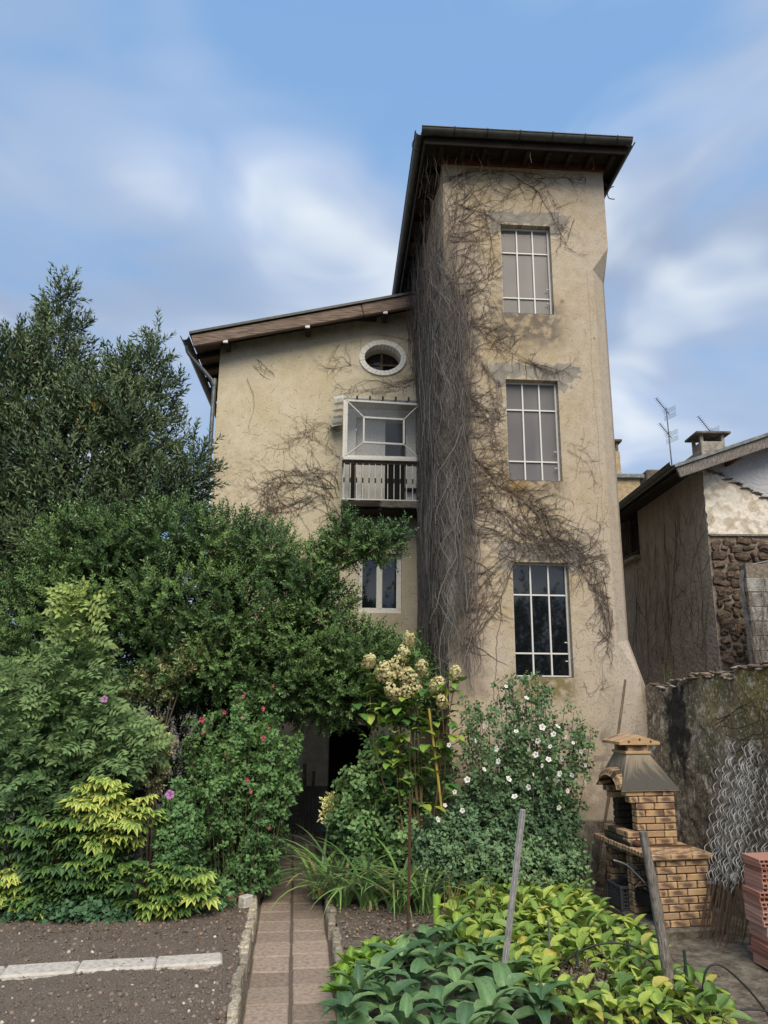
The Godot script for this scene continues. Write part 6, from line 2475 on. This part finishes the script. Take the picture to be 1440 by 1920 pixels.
	var tips := stem_shrub(T, 70, Vector2(1.5, 2.48), Vector2(.64, .42), 44, hl, M.leafmatt, Color(.042, .095, .034), Color(.10, .19, .06), Vector2(.75, 1.15), .03, .36, Vector3(.02, 0, .1))
	var fl := flower(.040, Color(.50, .075, .13), Color(.25, .015, .04))
	for k in [[-1.26, 2.36], [-1.55, 2.26], [-1.63, 2.18], [-1.58, 2.02], [-1.78, 2.08], [-2.02, 2.0], [-1.98, 1.85], [-1.27, 1.90], [-1.33, 1.80], [-1.72, 1.62], [-1.66, 1.55], [-1.50, 1.36], [-1.44, 1.24], [-1.72, 1.16], [-1.22, .86], [-1.36, 2.12]]:
		var f := obj("flower", fl, M.petal, T)
		f.position = Vector3(k[0], k[1], -8.58 + rf(-.06, .03)) - T.position
		f.basis = basis_y(Vector3(rf(-1, 1), rf(-.2, 1), rf(.1, 1)), rf(0, 6)).scaled_local(Vector3(1, rf(1, 2.2), 1) * rf(.6, 1.0))
	# hibiscus with mauve flowers
	T = thing("mauve_hibiscus", "young hibiscus with one open mauve flower near its top", "shrub", Vector3(-2.14, .1, -8.35))
	stem_shrub(T, 26, Vector2(.9, 1.42), Vector2(.22, .2), 40, hl, M.leafmatt, Color(.04, .09, .036), Color(.085, .17, .055), Vector2(.75, 1.1), .05, .16)
	var mf := flower(.055, Color(.42, .20, .46), Color(.22, .02, .10))
	var f1 := obj("flower", mf, M.petal, T)
	f1.position = Vector3(-2.19, 1.27, -8.10) - T.position
	f1.basis = basis_y(Vector3(.1, .15, 1), .3)
	T = thing("mauve_hibiscus", "second mauve hibiscus higher up beside the feather-leaved shrub", "shrub", Vector3(-3.05, .1, -8.75))
	stem_shrub(T, 16, Vector2(1.5, 2.15), Vector2(.25, .2), 24, hl, M.leafmatt, Color(.035, .075, .03), Color(.07, .13, .046), Vector2(.8, 1.2), .3, .12)
	f1 = obj("flower", mf, M.petal, T)
	f1.position = Vector3(-2.98, 2.22, -8.15) - T.position
	f1.basis = basis_y(Vector3(.1, .15, 1), 1.3).scaled_local(Vector3.ONE * .8)
	# golden-leaved shrub: each palmate leaf a part
	var pal: Array = []
	for v in 3:
		var p := MB.new()
		for k in 5:
			var an := (k - 2) * .55 + rf(-.1, .1)
			var d := Vector3(sin(an), rf(-.25, .0), cos(an)).normalized()
			var s := 1.0 - .16 * absf(k - 2)
			p.col = Color(1, 1, 1) * rf(.85, 1.1)
			p.leaf(d * .02, d, Vector3.UP, .115 * s, .044, .18, .25)
			p.col = Color(.34, .55, .5)
			p.leaf(d * .02 + Vector3(0, .002, 0), d, Vector3.UP, .085 * s, .014, .3, .22)
		p.col = Color(.5, .6, .4)
		p.tube([Vector3(0, -.06, -.10), Vector3(0, -.01, -.03), Vector3(0, 0, .02)], .0025, .002, 4, false)
		pal.append(p.mesh())
	var gm: Array = []
	for c in [[.52, .58, .14], [.38, .48, .11], [.22, .34, .075], [.12, .225, .055], [.065, .14, .048]]:
		var mt := vmat(.55, .4)
		mt.albedo_color = Color(c[0], c[1], c[2]).linear_to_srgb()
		gm.append(mt)
	var golds := [["golden_shrub", "golden-leaved shrub glowing yellow in the middle of the left bed", [[-2.95, 1.25, .32, .22, 64, 0], [-2.75, .95, .34, .26, 64, 1], [-3.15, .95, .30, .22, 40, 2], [-2.55, 1.1, .22, .2, 26, 1], [-2.85, .6, .4, .25, 56, 3]]], ["golden_shrub", "low yellow-edged shrub at the lower left corner of the bed", [[-3.75, .40, .28, .24, 54, 1], [-3.5, .26, .24, .14, 34, 2], [-3.9, .85, .25, .25, 34, 3]]], ["golden_shrub", "yellow-green low shrub at the front below the young hibiscus", [[-2.45, .42, .34, .26, 66, 3], [-2.05, .45, .24, .26, 44, 3], [-1.86, .42, .16, .2, 18, 1], [-2.2, .28, .34, .14, 44, 2]]], ["dark_lobed_shrub", "dark green lobe-leaved shrub between the golden ones at the bed's front", [[-3.25, .5, .40, .38, 110, 4], [-2.95, .40, .34, .3, 80, 4], [-3.35, .9, .4, .3, 70, 4]]]]
	for g in golds:
		var s: Array = g[2]
		var o := thing(g[0], g[1], "shrub", Vector3(s[0][0], .1, -8.25))
		var st := MB.new()
		for k in s:
			for i in 4:
				st.col = Color(.09, .07, .04)
				st.tube(bez([rv(.06) * Vector3(1, 0, 1), Vector3((k[0] - s[0][0]) * .6, k[1] * .5, .0) + rv(.05), Vector3(k[0] - s[0][0], k[1] - .1, .05) + rv(.1)], 5), .008, .004, 4, false)
		stuff(obj("stems", st, M.stem, o))
		for k in s:
			for i in k[4]:
				var d := Vector3(rng.randfn(), rng.randfn(), rng.randfn()).normalized() * pow(rng.randf(), .35)
				d.z = absf(d.z) * 1.0 - .2
				var l := obj("leaf", pal[rng.randi() % 3], gm[clampi(k[5] + rng.randi_range(-1, 1), 0, 4)], o)
				l.position = Vector3(k[0] + d.x * k[2], maxf(k[1] + d.y * k[3], .14), -8.15 + d.z * .26) - o.position
				var f := (Vector3(d.x * .8 + rf(-.6, .6), rf(-.35, .45), .7 + rf(-.5, .3))).normalized()
				var u := (Vector3(rf(-.3, .3), 1.0, .25) - f * f.y).normalized()
				var x := u.cross(f).normalized()
				l.basis = Basis(x, f.cross(x), f).scaled_local(Vector3.ONE * rf(.85, 1.4))
	# creeping dark ground cover at the foot
	T = thing("ground_ivy", "low dark green leafy ground cover at the bed's edge on bare soil", "ground cover", Vector3(-3.0, .1, -8.0))
	crown(T, "leaves", shoot(5, .08, .055, .05, 1.2, Color(.8, .8, .8), Color(1.2, 1.2, 1.2), false, true), M.leafmatt, [[-3.0, .18, -8.0, .38, .10, .14], [-2.7, .15, -8.05, .3, .08, .12], [-3.5, .16, -8.1, .4, .1, .15], [-1.75, .16, -8.45, .25, .10, .12]], 420, Color(.035, .085, .04), Color(.065, .14, .058), .8, Vector2(.8, 1.2), -.9, 47, 1.0)


func shrubs_right() -> void:
	# hydrangea with fading cream heads
	var T := thing("hydrangea", "tall panicle hydrangea with fading cream flower heads before the dark tree", "shrub", Vector3(.45, .1, -8.95))
	var heads := [[.34, 2.92], [.27, 2.74], [.19, 2.58], [.08, 2.45], [-.17, 2.63], [.39, 2.40], [.50, 2.56], [.31, 2.27], [.13, 2.27], [.93, 2.49], [.70, 2.34], [.75, 2.14], [.42, 2.28], [.02, 2.52], [.30, 2.45]]
	var hm: Array = []
	for v in 2:
		var b := MB.new()
		for k in 210:
			var d := Vector3(rng.randfn(), rng.randfn(), rng.randfn()).normalized()
			var p := d * Vector3(.088, .145, .088) * rf(.75, 1.05)
			p *= 1.0 - .25 * clampf(p.y / .1, 0.0, 1.0)
			b.col = Color(.66, .60, .34).lerp(Color(.56, .38, .27), clampf(rf(-.3, .7) - d.y * .3, 0.0, 1.0)).lerp(Color(.58, .60, .26), rf(0, .5))
			var s := d.cross(Vector3(.3, .9, .2)).normalized()
			var u := d.cross(s)
			var n := (d + rv(.4)).normalized()
			s = (s - n * s.dot(n)).normalized() * .016
			u = n.cross(s)
			b.quad(p - s, p - u, p + s, p + u, n)
		hm.append(b.mesh())
	var st := MB.new()
	for h in heads:
		st.col = Color(.14, .10, .05)
		var e := Vector3(h[0] * .915 - .45, 2.35 + (h[1] - 2.35) * .915 - .1, .17)
		st.tube(bez([Vector3(rf(-.12, .12), 0, rf(-.1, .1)), Vector3(e.x * .7 + rf(-.1, .1), e.y * .55, .05), e], 7), .011, .006, 5, false)
		var o := obj("flower_head", hm[rng.randi() % 2], M.petal, T)
		o.position = e + Vector3(0, .07, 0)
		o.basis = basis_y(Vector3(rf(-.9, .9), 1, rf(.1, .9)), rf(0, 6)).scaled_local(Vector3.ONE * rf(.85, 1.15))
	stuff(obj("stems", st, M.stem, T))
	var hl: Array = []
	for v in 3:
		hl.append(blade(.185, .120, rf(.4, .9), Color(.62, .9, .6), Color(1, 1, 1), 4, 5, .12, .55, .02))
	var hmat: Array = []
	for c in [[0.250, 0.375, 0.081], [0.138, 0.250, 0.069], [0.081, 0.175, 0.056], [0.400, 0.450, 0.100]]:
		var mt := vmat(.5, .45)
		mt.albedo_color = Color(c[0], c[1], c[2]).linear_to_srgb()
		mt.albedo_texture = M.veined[hmat.size() % 2]
		hmat.append(mt)
	for k in 300:
		var h: Array = heads[rng.randi() % heads.size()]
		var l := obj("leaf", hl[rng.randi() % 3], hmat[rng.randi() % 4], T)
		var dn := pow(rng.randf(), 2.0)
		l.position = Vector3(h[0] * .915 - .45 + rf(-.16, .16), 2.35 + (h[1] - 2.35) * .915 - .12 - dn * 1.0, .10 + rf(-.14, .12))
		if k > 190:
			l.position = Vector3(rf(-.5, .40), rf(.9, 2.1), rf(-.1, .22))
		var f := Vector3(rf(-1, 1), rf(-.2, .6), rf(-.2, 1)).normalized()
		var x := Vector3.UP.cross(f).normalized()
		l.basis = Basis(x, f.cross(x), f).scaled_local(Vector3.ONE * rf(.7, 1.1))
	# shrub with lobed currant-like leaves
	var cl := shoot(6, .12, .062, .050, 1.1, Color(.75, .75, .75), Color(1.25, 1.25, 1.2), true, true)
	T = thing("currant_bush", "leggy bush with lobed currant-like leaves right of the dark passage", "shrub", Vector3(-.05, .1, -9.2))
	stem_shrub(T, 34, Vector2(.9, 1.62), Vector2(.56, .35), 30, cl, M.leafmatt, Color(.045, .095, .036), Color(.11, .20, .068), Vector2(.75, 1.15), .1, .3)
	crown(T, "foliage", cl, M.leafmatt, [[-.3, 1.25, -9.1, .22, .18, .2], [.05, 1.5, -9.2, .3, .28, .25], [.35, 1.3, -9.2, .3, .35, .25], [-.35, .85, -9.1, .22, .25, .2], [.25, .8, -9.1, .35, .35, .25]], 620, Color(.044, .09, .038), Color(.12, .20, .072), .3, Vector2(.75, 1.1), -.6, 51, .9)
	# small variegated sprig
	T = thing("variegated_sprig", "small cream-variegated shrub at the mouth of the passage behind the daylilies", "shrub", Vector3(-.30, .1, -9.4))
	var vl := MB.new()
	for k in 9:
		var an := k * 2.4
		var d := Vector3(cos(an) * .7, .6, sin(an) * .7).normalized()
		vl.col = Color(.50, .48, .25)
		vl.leaf(Vector3(0, .012 * k, 0), d, Vector3(-d.x, .8, -d.z), .055, .034, .15, .1)
		vl.col = Color(.09, .14, .05)
		vl.leaf(Vector3(0, .012 * k + .002, 0), d, Vector3(-d.x, .8, -d.z), .042, .016, .1, .1)
	crown(T, "foliage", vl.mesh(), M.leafmatt, [[-.42, .86, -9.35, .22, .07, .12], [-.25, .78, -9.35, .16, .07, .1], [-.58, .96, -9.35, .10, .08, .1]], 90, Color(.8, .8, .8), Color(1.1, 1.1, 1.1), .5, Vector2(.8, 1.2), -.9, 52, .8)
	var vs := MB.new()
	for k in 5:
		vs.col = Color(.16, .13, .09)
		vs.tube(bez([Vector3(.05, 0, 0), Vector3(.0, .4, 0) + rv(.05), Vector3(-.3 + k * .1, .72, .04)], 5), .012, .005, 5)
	obj("stems", vs, M.stem, T)
	# big white-flowered hibiscus
	var hb := shoot(5, .075, .058, .030, 1.0, Color(.7, .7, .7), Color(1.25, 1.25, 1.22), false, true)
	T = thing("white_hibiscus", "large loose hibiscus shrub with white flowers before the tower", "shrub", Vector3(1.52, .1, -9.15))
	var tips := stem_shrub(T, 92, Vector2(1.15, 2.55), Vector2(.92, .45), 36, hb, M.leafmatt, Color(.045, .090, .045), Color(.095, .165, .07), Vector2(.75, 1.15), .05, .50, Vector3(.05, 0, .1))
	crown(T, "foliage", hb, M.leafmatt, [[1.5, .8, -8.95, .75, .6, .35], [1.9, .7, -8.9, .4, .5, .3], [1.0, .7, -8.9, .4, .45, .3]], 1500, Color(.038, .078, .042), Color(.08, .14, .066), .3, Vector2(.8, 1.2), -.5, 53, .9)
	var wf := flower(.052, Color(.80, .80, .80), Color(.5, .42, .45))
	for k in [[1.40, 2.39], [1.63, 2.26], [1.92, 1.87], [2.04, 1.85], [2.04, 1.28], [2.31, 1.23], [.80, 1.26], [.69, 1.12], [.60, .98], [1.73, 1.81], [1.49, 1.9], [2.11, 1.79], [1.75, 1.55], [1.62, 1.72], [1.85, 1.60], [1.66, 1.45], [2.20, 1.70], [1.95, 1.95], [1.98, 1.45], [.75, 1.75], [1.30, 1.58], [1.38, 1.40], [2.10, 1.45], [1.78, 1.95], [1.55, 1.98], [1.88, 1.74], [1.70, 1.66], [1.25, 1.72], [1.12, 1.50], [.95, 1.38], [.88, 1.08], [1.45, 1.22], [1.92, 1.12], [1.62, 1.32], [2.22, 1.36], [2.26, 1.55], [1.15, 1.95], [1.02, 1.80], [1.80, 1.42], [2.0, 1.62]]:
		var f := obj("flower", wf, M.petal, T)
		f.position = Vector3(k[0], k[1], -8.54 + rf(-.06, .04)) - T.position
		f.basis = basis_y(Vector3(rf(-1, 1), rf(-.3, .8), rf(.2, 1)), rf(0, 6)).scaled_local(Vector3(1, rf(1, 2), 1) * rf(.45, .85))
	# grey-green leafy plant in front of it
	T = thing("cranesbill", "soft grey-green leafy plant spreading before the white hibiscus", "plant", Vector3(1.1, .1, -8.75))
	crown(T, "foliage", shoot(7, .10, .055, .026, 1.1, Color(.75, .75, .75), Color(1.25, 1.25, 1.25), true, true), M.leafmatt, [[.95, .62, -8.7, .42, .42, .3], [1.35, .5, -8.65, .4, .36, .25], [.62, .62, -8.75, .24, .3, .2], [1.85, .45, -8.65, .35, .3, .25]], 1500, Color(.055, .105, .052), Color(.11, .18, .085), .5, Vector2(.8, 1.2), -.5, 54, 1.0)
	var gs := MB.new()
	for k in 24:
		gs.col = Color(.07, .09, .05)
		gs.tube(bez([rv(.15) * Vector3(1, 0, 1), Vector3(rf(-.3, .5), .35, rf(-.1, .1)), Vector3(rf(-.5, .7), rf(.4, .8), rf(-.1, .15))], 5), .005, .003, 4, false)
	stuff(obj("stems", gs, M.stem, T))
	# weeds on the garden wall
	for k in [[3.62, 2.36, -9.72, .36, "leafy green weed growing in the gap of the mossy wall top"], [3.58, 2.40, -9.8, .30, "thin seed-headed weed left of the leafy weed on the wall"], [3.95, 2.48, -8.9, .34, "pale arching dry weed on the wall top before the dark house side"]]:
		var o := thing("wall_weed", k[4], "weed", Vector3(k[0] + .06, k[1], k[2]))
		var wm := MB.new()
		wm.col = Color(.12, .15, .05) if k[3] > .35 else Color(.22, .19, .11)
		var lean := Vector3(-.16, k[3], 0) if k[2] > -9.0 else Vector3(.01, k[3], 0)
		var c := bez([Vector3(.06 if k[2] > -9.0 else 0.0, -.03, 0), lean * .5 + Vector3(.02, 0, 0), lean], 8)
		wm.tube(c, .005, .003, 4)
		for i in 26:
			var p: Vector3 = c[rng.randi_range(2, c.size() - 1)]
			wm.col = Color(.10, .16, .05) * rf(.7, 1.4) if k[3] > .35 else Color(.30, .27, .15) * rf(.7, 1.2)
			wm.leaf(p, Vector3(rf(-1, 1), rf(-.2, .8), rf(-1, 1)).normalized(), Vector3.UP, .06 if k[3] > .35 else .022, .014, .2, .3)
		obj("stalk", wm, M.leafmatt, o)


func bed_right() -> void:
	# daylilies: strap leaves, each a part
	var straps: Array = []
	for v in 6:
		var l := rf(.55, .88)
		var arch := rf(1.2, 2.3)
		var b := MB.new()
		b.sheet(func(s: float, t: float) -> Vector3:
			var x := s * 2 - 1
			var w := .016 * (1.0 - pow(t, 2.2)) + .0008
			var an := 1.25 - arch * t
			var z := 0.0
			var y := 0.0
			for q in 8:
				var tt := t * (q + .5) / 8.0
				z += cos(1.25 - arch * tt) * t / 8.0
				y += sin(1.25 - arch * tt) * t / 8.0
			return Vector3(x * w, y * l + absf(x) * .004, z * l), 2, 9)
		straps.append(b.mesh())
	var sm: Array = []
	for c in [[.10, .22, .06], [.14, .28, .075], [.20, .34, .10], [.07, .15, .05], [.30, .27, .11]]:
		var mt := pmat(c[0], c[1], c[2], .45)
		mt.backlight_enabled = true
		mt.backlight = Color(.4, .4, .4)
		sm.append(mt)
	var lily := [[-.66, -8.95, "daylily clump at the left end, its leaves hanging over the path"], [-.42, -8.65, "second daylily clump from the path, arching towards the bare soil"], [-.40, -9.1, "daylily clump behind the second one, close to the variegated sprig"], [-.12, -8.5, "third daylily clump from the path, behind the brown soil patch"], [.02, -8.95, "daylily clump in the back row under the currant-like bush"], [.18, -8.45, "daylily clump just left of the thin rusty rod"], [.38, -8.8, "daylily clump in the back row behind the thin rusty rod"], [.46, -8.4, "daylily clump right of the thin rusty rod behind the green tube"], [.74, -8.55, "rightmost daylily clump beside the grey-green plant"]]
	for k in lily:
		var o := thing("daylily", k[2], "plant", Vector3(k[0], .1, k[1]), 0.0, "daylilies along the path end of the bed")
		for i in 46:
			var l := obj("leaf", straps[rng.randi() % 6], sm[rng.randi() % 4 if i % 11 else 4], o)
			var an := rf(0, TAU)
			l.position = Vector3(rf(-.09, .09), 0, rf(-.09, .09))
			l.basis = Basis(Vector3.UP, an) * Basis(Vector3.RIGHT, rf(-.25, .2)) * Basis(Vector3.BACK, rf(-.12, .12))
			l.scale = Vector3(1, 1, 1) * rf(.8, 1.25)
	# broad yellow-green leaves
	var hb: Array = []
	for v in 6:
		hb.append(blade(rf(.13, .175), rf(.075, .10), rf(.35, 1.3), Color(.82, .9, .8), Color(1.05, 1.02, 1.0), 4, 5, rf(.15, .4), .58, rf(.0, .05)))
	var hm: Array = []
	for c in [[.29, .42, .075], [.41, .51, .10], [.19, .32, .065], [.115, .22, .055], [.52, .50, .12], [.36, .22, .085]]:
		var mt := vmat(.52, .45)
		mt.albedo_color = Color(c[0], c[1], c[2]).linear_to_srgb()
		mt.albedo_texture = M.veined[[0, 1, 0, 1, 2, 2][hm.size()]]
		hm.append(mt)
	var dots: Array = []
	for row in 14:
		var z0 := -5.5 - row * .225
		var n := 0
		var x0 := lerpf(1.30, .66, clampf(row / 7.0, 0.0, 1.0)) + rf(-.05, .05)
		if row > 9:
			x0 = .70 + (row - 9) * .07
		var x1 := lerpf(2.34, 2.06, row / 13.0)
		var x := x0
		while x < x1:
			var p := Vector2(x + rf(-.03, .03), z0 + rf(-.05, .05))
			x += rf(.17, .215)
			# the dried patch in the middle
			if Vector2((p.x - 1.52) / .22, (p.y + 6.05) / .34).length() < 1.0:
				continue
			dots.append([p, "broad yellow-green clump, %s from the left in the %s row from the front" % [NTH[n], NTH[row]]])
			n += 1
	for dot in dots:
		var p: Vector2 = dot[0]
		var o := thing("hosta", dot[1], "plant", Vector3(p.x, .1, p.y), 0.0, "broad-leaved clumps of the right bed")
		var yel := rf(0, 1)
		var n := 12
		for i in n:
			var l := obj("leaf", hb[rng.randi() % 6], hm[mini(5, int(rf(0, 3.2) + (yel * 1.8 if rng.randf() < .5 else 0.0)))], o)
			var an := i * 2.4 + rf(-.3, .3)
			var tl := (i + .5) / n
			var d := Vector3(cos(an), 0, sin(an))
			l.position = d * (.02 + .08 * tl) + Vector3(0, .24 - .12 * tl + rf(-.03, .03), 0)
			var el := lerpf(1.15, .05, tl) + rf(-.2, .2)
			var f := (d * cos(el) + Vector3.UP * sin(el)).normalized()
			var x := Vector3.UP.cross(f).normalized()
			l.basis = (Basis(x, f.cross(x), f) * Basis(Vector3.BACK, rf(-.4, .4))).scaled_local(Vector3.ONE * rf(.75, 1.15))
		var st := MB.new()
		for i in 6:
			st.col = Color(.16, .17, .05)
			var an := rf(0, TAU)
			st.tube([Vector3.ZERO, Vector3(cos(an) * .03, .1, sin(an) * .03), Vector3(cos(an) * .08, .19, sin(an) * .08)], .005, .004, 4, false)
		stuff(obj("stalks", st, M.stem, o))
	# dark comfrey-like clumps
	var cb: Array = []
	for v in 5:
		cb.append(blade(rf(.22, .31), rf(.10, .135), rf(.9, 1.7), Color(.72, .85, .75), Color(1.05, 1.0, 1.0), 4, 8, rf(.1, .35), .48, .05))
	var cm: Array = []
	for c in [[.11, .21, .095], [.15, .265, .115], [.080, .16, .078], [.19, .31, .13]]:
		var mt := vmat(.45, .35)
		mt.albedo_color = Color(c[0], c[1], c[2]).linear_to_srgb()
		mt.albedo_texture = M.veined[[0, 1, 0, 1][cm.size()]]
		cm.append(mt)
	var com := [[.36, -6.72], [.58, -6.85], [.82, -6.55], [.16, -6.42], [.42, -6.35], [.70, -6.20], [.98, -6.15], [-.02, -6.05], [.25, -5.95], [.55, -5.85], [.88, -5.75], [.08, -5.62], [.40, -5.50], [.72, -5.45], [-.15, -5.75], [1.08, -5.60], [-.22, -5.40], [.15, -5.25], [.52, -5.15]]
	com.sort_custom(func(a: Array, b: Array) -> bool: return a[1] < b[1])
	for ci in com.size():
		var p: Array = com[ci]
		var o := thing("comfrey", "large dark green broad-leaved clump, %s counted from the back of the dark patch" % NTH[ci], "plant", Vector3(p[0], .1, p[1]), 0.0, "dark broad-leaved clumps at the bed's front")
		for i in 11:
			var l := obj("leaf", cb[rng.randi() % 5], cm[rng.randi() % 4], o)
			var an := i * 2.4 + rf(-.3, .3)
			var tl := (i + .5) / 11.0
			var d := Vector3(cos(an), 0, sin(an))
			l.position = d * .02 + Vector3(0, .12 + .10 * (1 - tl), 0)
			var el := lerpf(1.2, .25, tl) + rf(-.15, .15)
			var f := (d * cos(el) + Vector3.UP * sin(el)).normalized()
			var x := Vector3.UP.cross(f).normalized()
			l.basis = (Basis(x, f.cross(x), f) * Basis(Vector3.BACK, rf(-.3, .3))).scaled_local(Vector3.ONE * rf(.75, 1.1))
	# lettuces
	var lb: Array = []
	for v in 4:
		lb.append(blade(rf(.14, .18), rf(.075, .10), rf(.3, .9), Color(.8, .95, .8), Color(1.05, 1.02, 1), 4, 6, rf(.2, .4), .6, .08))
	var lm: Array = []
	for c in [[.18, .33, .038], [.24, .40, .05], [.12, .25, .038]]:
		var mt := vmat(.4, .5)
		mt.albedo_color = Color(c[0], c[1], c[2]).linear_to_srgb()
		mt.albedo_texture = M.veined[0]
		lm.append(mt)
	var li := 0
	for p in [[-.24, -6.70], [-.06, -7.05], [.12, -7.12], [-.12, -6.78], [.05, -6.86], [-.27, -6.42], [-.14, -6.52], [-.30, -6.18], [.16, -6.9], [-.02, -6.68]]:
		li += 1
		var o := thing("lettuce", ["bright green lettuce nearest the path in the second row", "bright green lettuce behind, left of the rusty rod's foot", "bright green lettuce hard by the foot of the rusty rod", "bright green lettuce in the middle of the patch", "bright green lettuce touching the dark leaves at right", "bright green lettuce overhanging the path edging at left", "low bright lettuce in front of the middle one", "frontmost bright green lettuce by the path edging", "bright green lettuce rightmost, half under the dark leaves", "small bright lettuce between the back row and the middle one"][li - 1], "plant", Vector3(p[0], .1, p[1]), 0.0, "bright green lettuces by the path")
		for i in 14:
			var l := obj("leaf", lb[rng.randi() % 4], lm[rng.randi() % 3], o)
			var an := i * 2.4 + rf(-.3, .3)
			var tl := (i + .5) / 14.0
			var d := Vector3(cos(an), 0, sin(an))
			l.position = d * .015 + Vector3(0, .03, 0)
			var el := lerpf(1.3, .4, tl) + rf(-.15, .15)
			var f := (d * cos(el) + Vector3.UP * sin(el)).normalized()
			var x := Vector3.UP.cross(f).normalized()
			l.basis = Basis(x, f.cross(x), f).scaled_local(Vector3.ONE * rf(.75, 1.15))
	# dried stalks
	var T := thing("dried_stalks", "tangle of withered brown stalks and leaves amid the yellow-green leaves", "plant", Vector3(1.50, .1, -6.05))
	var dm := MB.new()
	for k in 120:
		dm.col = Color(.12, .085, .055).lerp(Color(.24, .20, .15), rng.randf())
		var a := Vector3(rf(-.18, .18), 0, rf(-.28, .28))
		var e := a + Vector3(rf(-.14, .14), rf(.10, .34), rf(-.14, .14))
		dm.tube(bez([a, a.lerp(e, .6) + rv(.04), e], 3), .003, .0015, 3, false)
		for i in 3:
			dm.leaf(a.lerp(e, rf(.3, 1)), rv(1).normalized(), Vector3.UP, rf(.03, .07), .02, -.2, .4)
	obj("stalks", dm, M.vmat, T)
	stuff(T.get_child(0))
	T = thing("withered_flower_stalks", "thin upright yellowish seed stalks behind the grey stake", "plant", Vector3(.82, .1, -7.6))
	dm = MB.new()
	for k in 16:
		dm.col = Color(.22, .17, .07)
		var a := Vector3(rf(-.2, .25), 0, rf(-.15, .15))
		dm.tube([a, a + Vector3(rf(-.03, .03), .25, 0), a + Vector3(rf(-.06, .06), rf(.38, .52), 0)], .004, .003, 4, false)
	obj("stalks", dm, M.vmat, T)
	stuff(T.get_child(0))


func far_trees() -> void:
	# trees behind the viewer, seen only as reflections in the tower's panes
	var T := thing("far_trees", "wooded edge of the garden behind the viewer, mirrored in the lowest tower window", "trees", Vector3(4, 0, 16))
	stuff(T)
	var sh := shoot(10, .9, .34, .17, .9, Color(.7, .7, .7), Color(1.2, 1.2, 1.2), false)
	var bl: Array = []
	for k in 12:
		bl.append([-14 + k * 3.2 + rf(-.6, .6), 3.0 + rf(-.6, .8), 16 + rf(-1, 1), 2.0, rf(3.2, 4.4), 1.6])
	crown(T, "foliage", sh, M.leaf, bl, 5200, Color(.02, .04, .018), Color(.05, .08, .03), .4, Vector2(.8, 1.3), -.8, 61, .7)


func _ready() -> void:
	rng.seed = 20240917
	set_camera()
	set_sky()
	set_sun()
	make_materials()
	build_ground()
	build_tower()
	build_house()
	build_neighbour()
	build_garden_wall()
	build_creeper()
	build_barbecue()
	build_things()
	tree_laurel()
	tree_round()
	shrubs_left()
	shrubs_right()
	bed_right()
	far_trees()
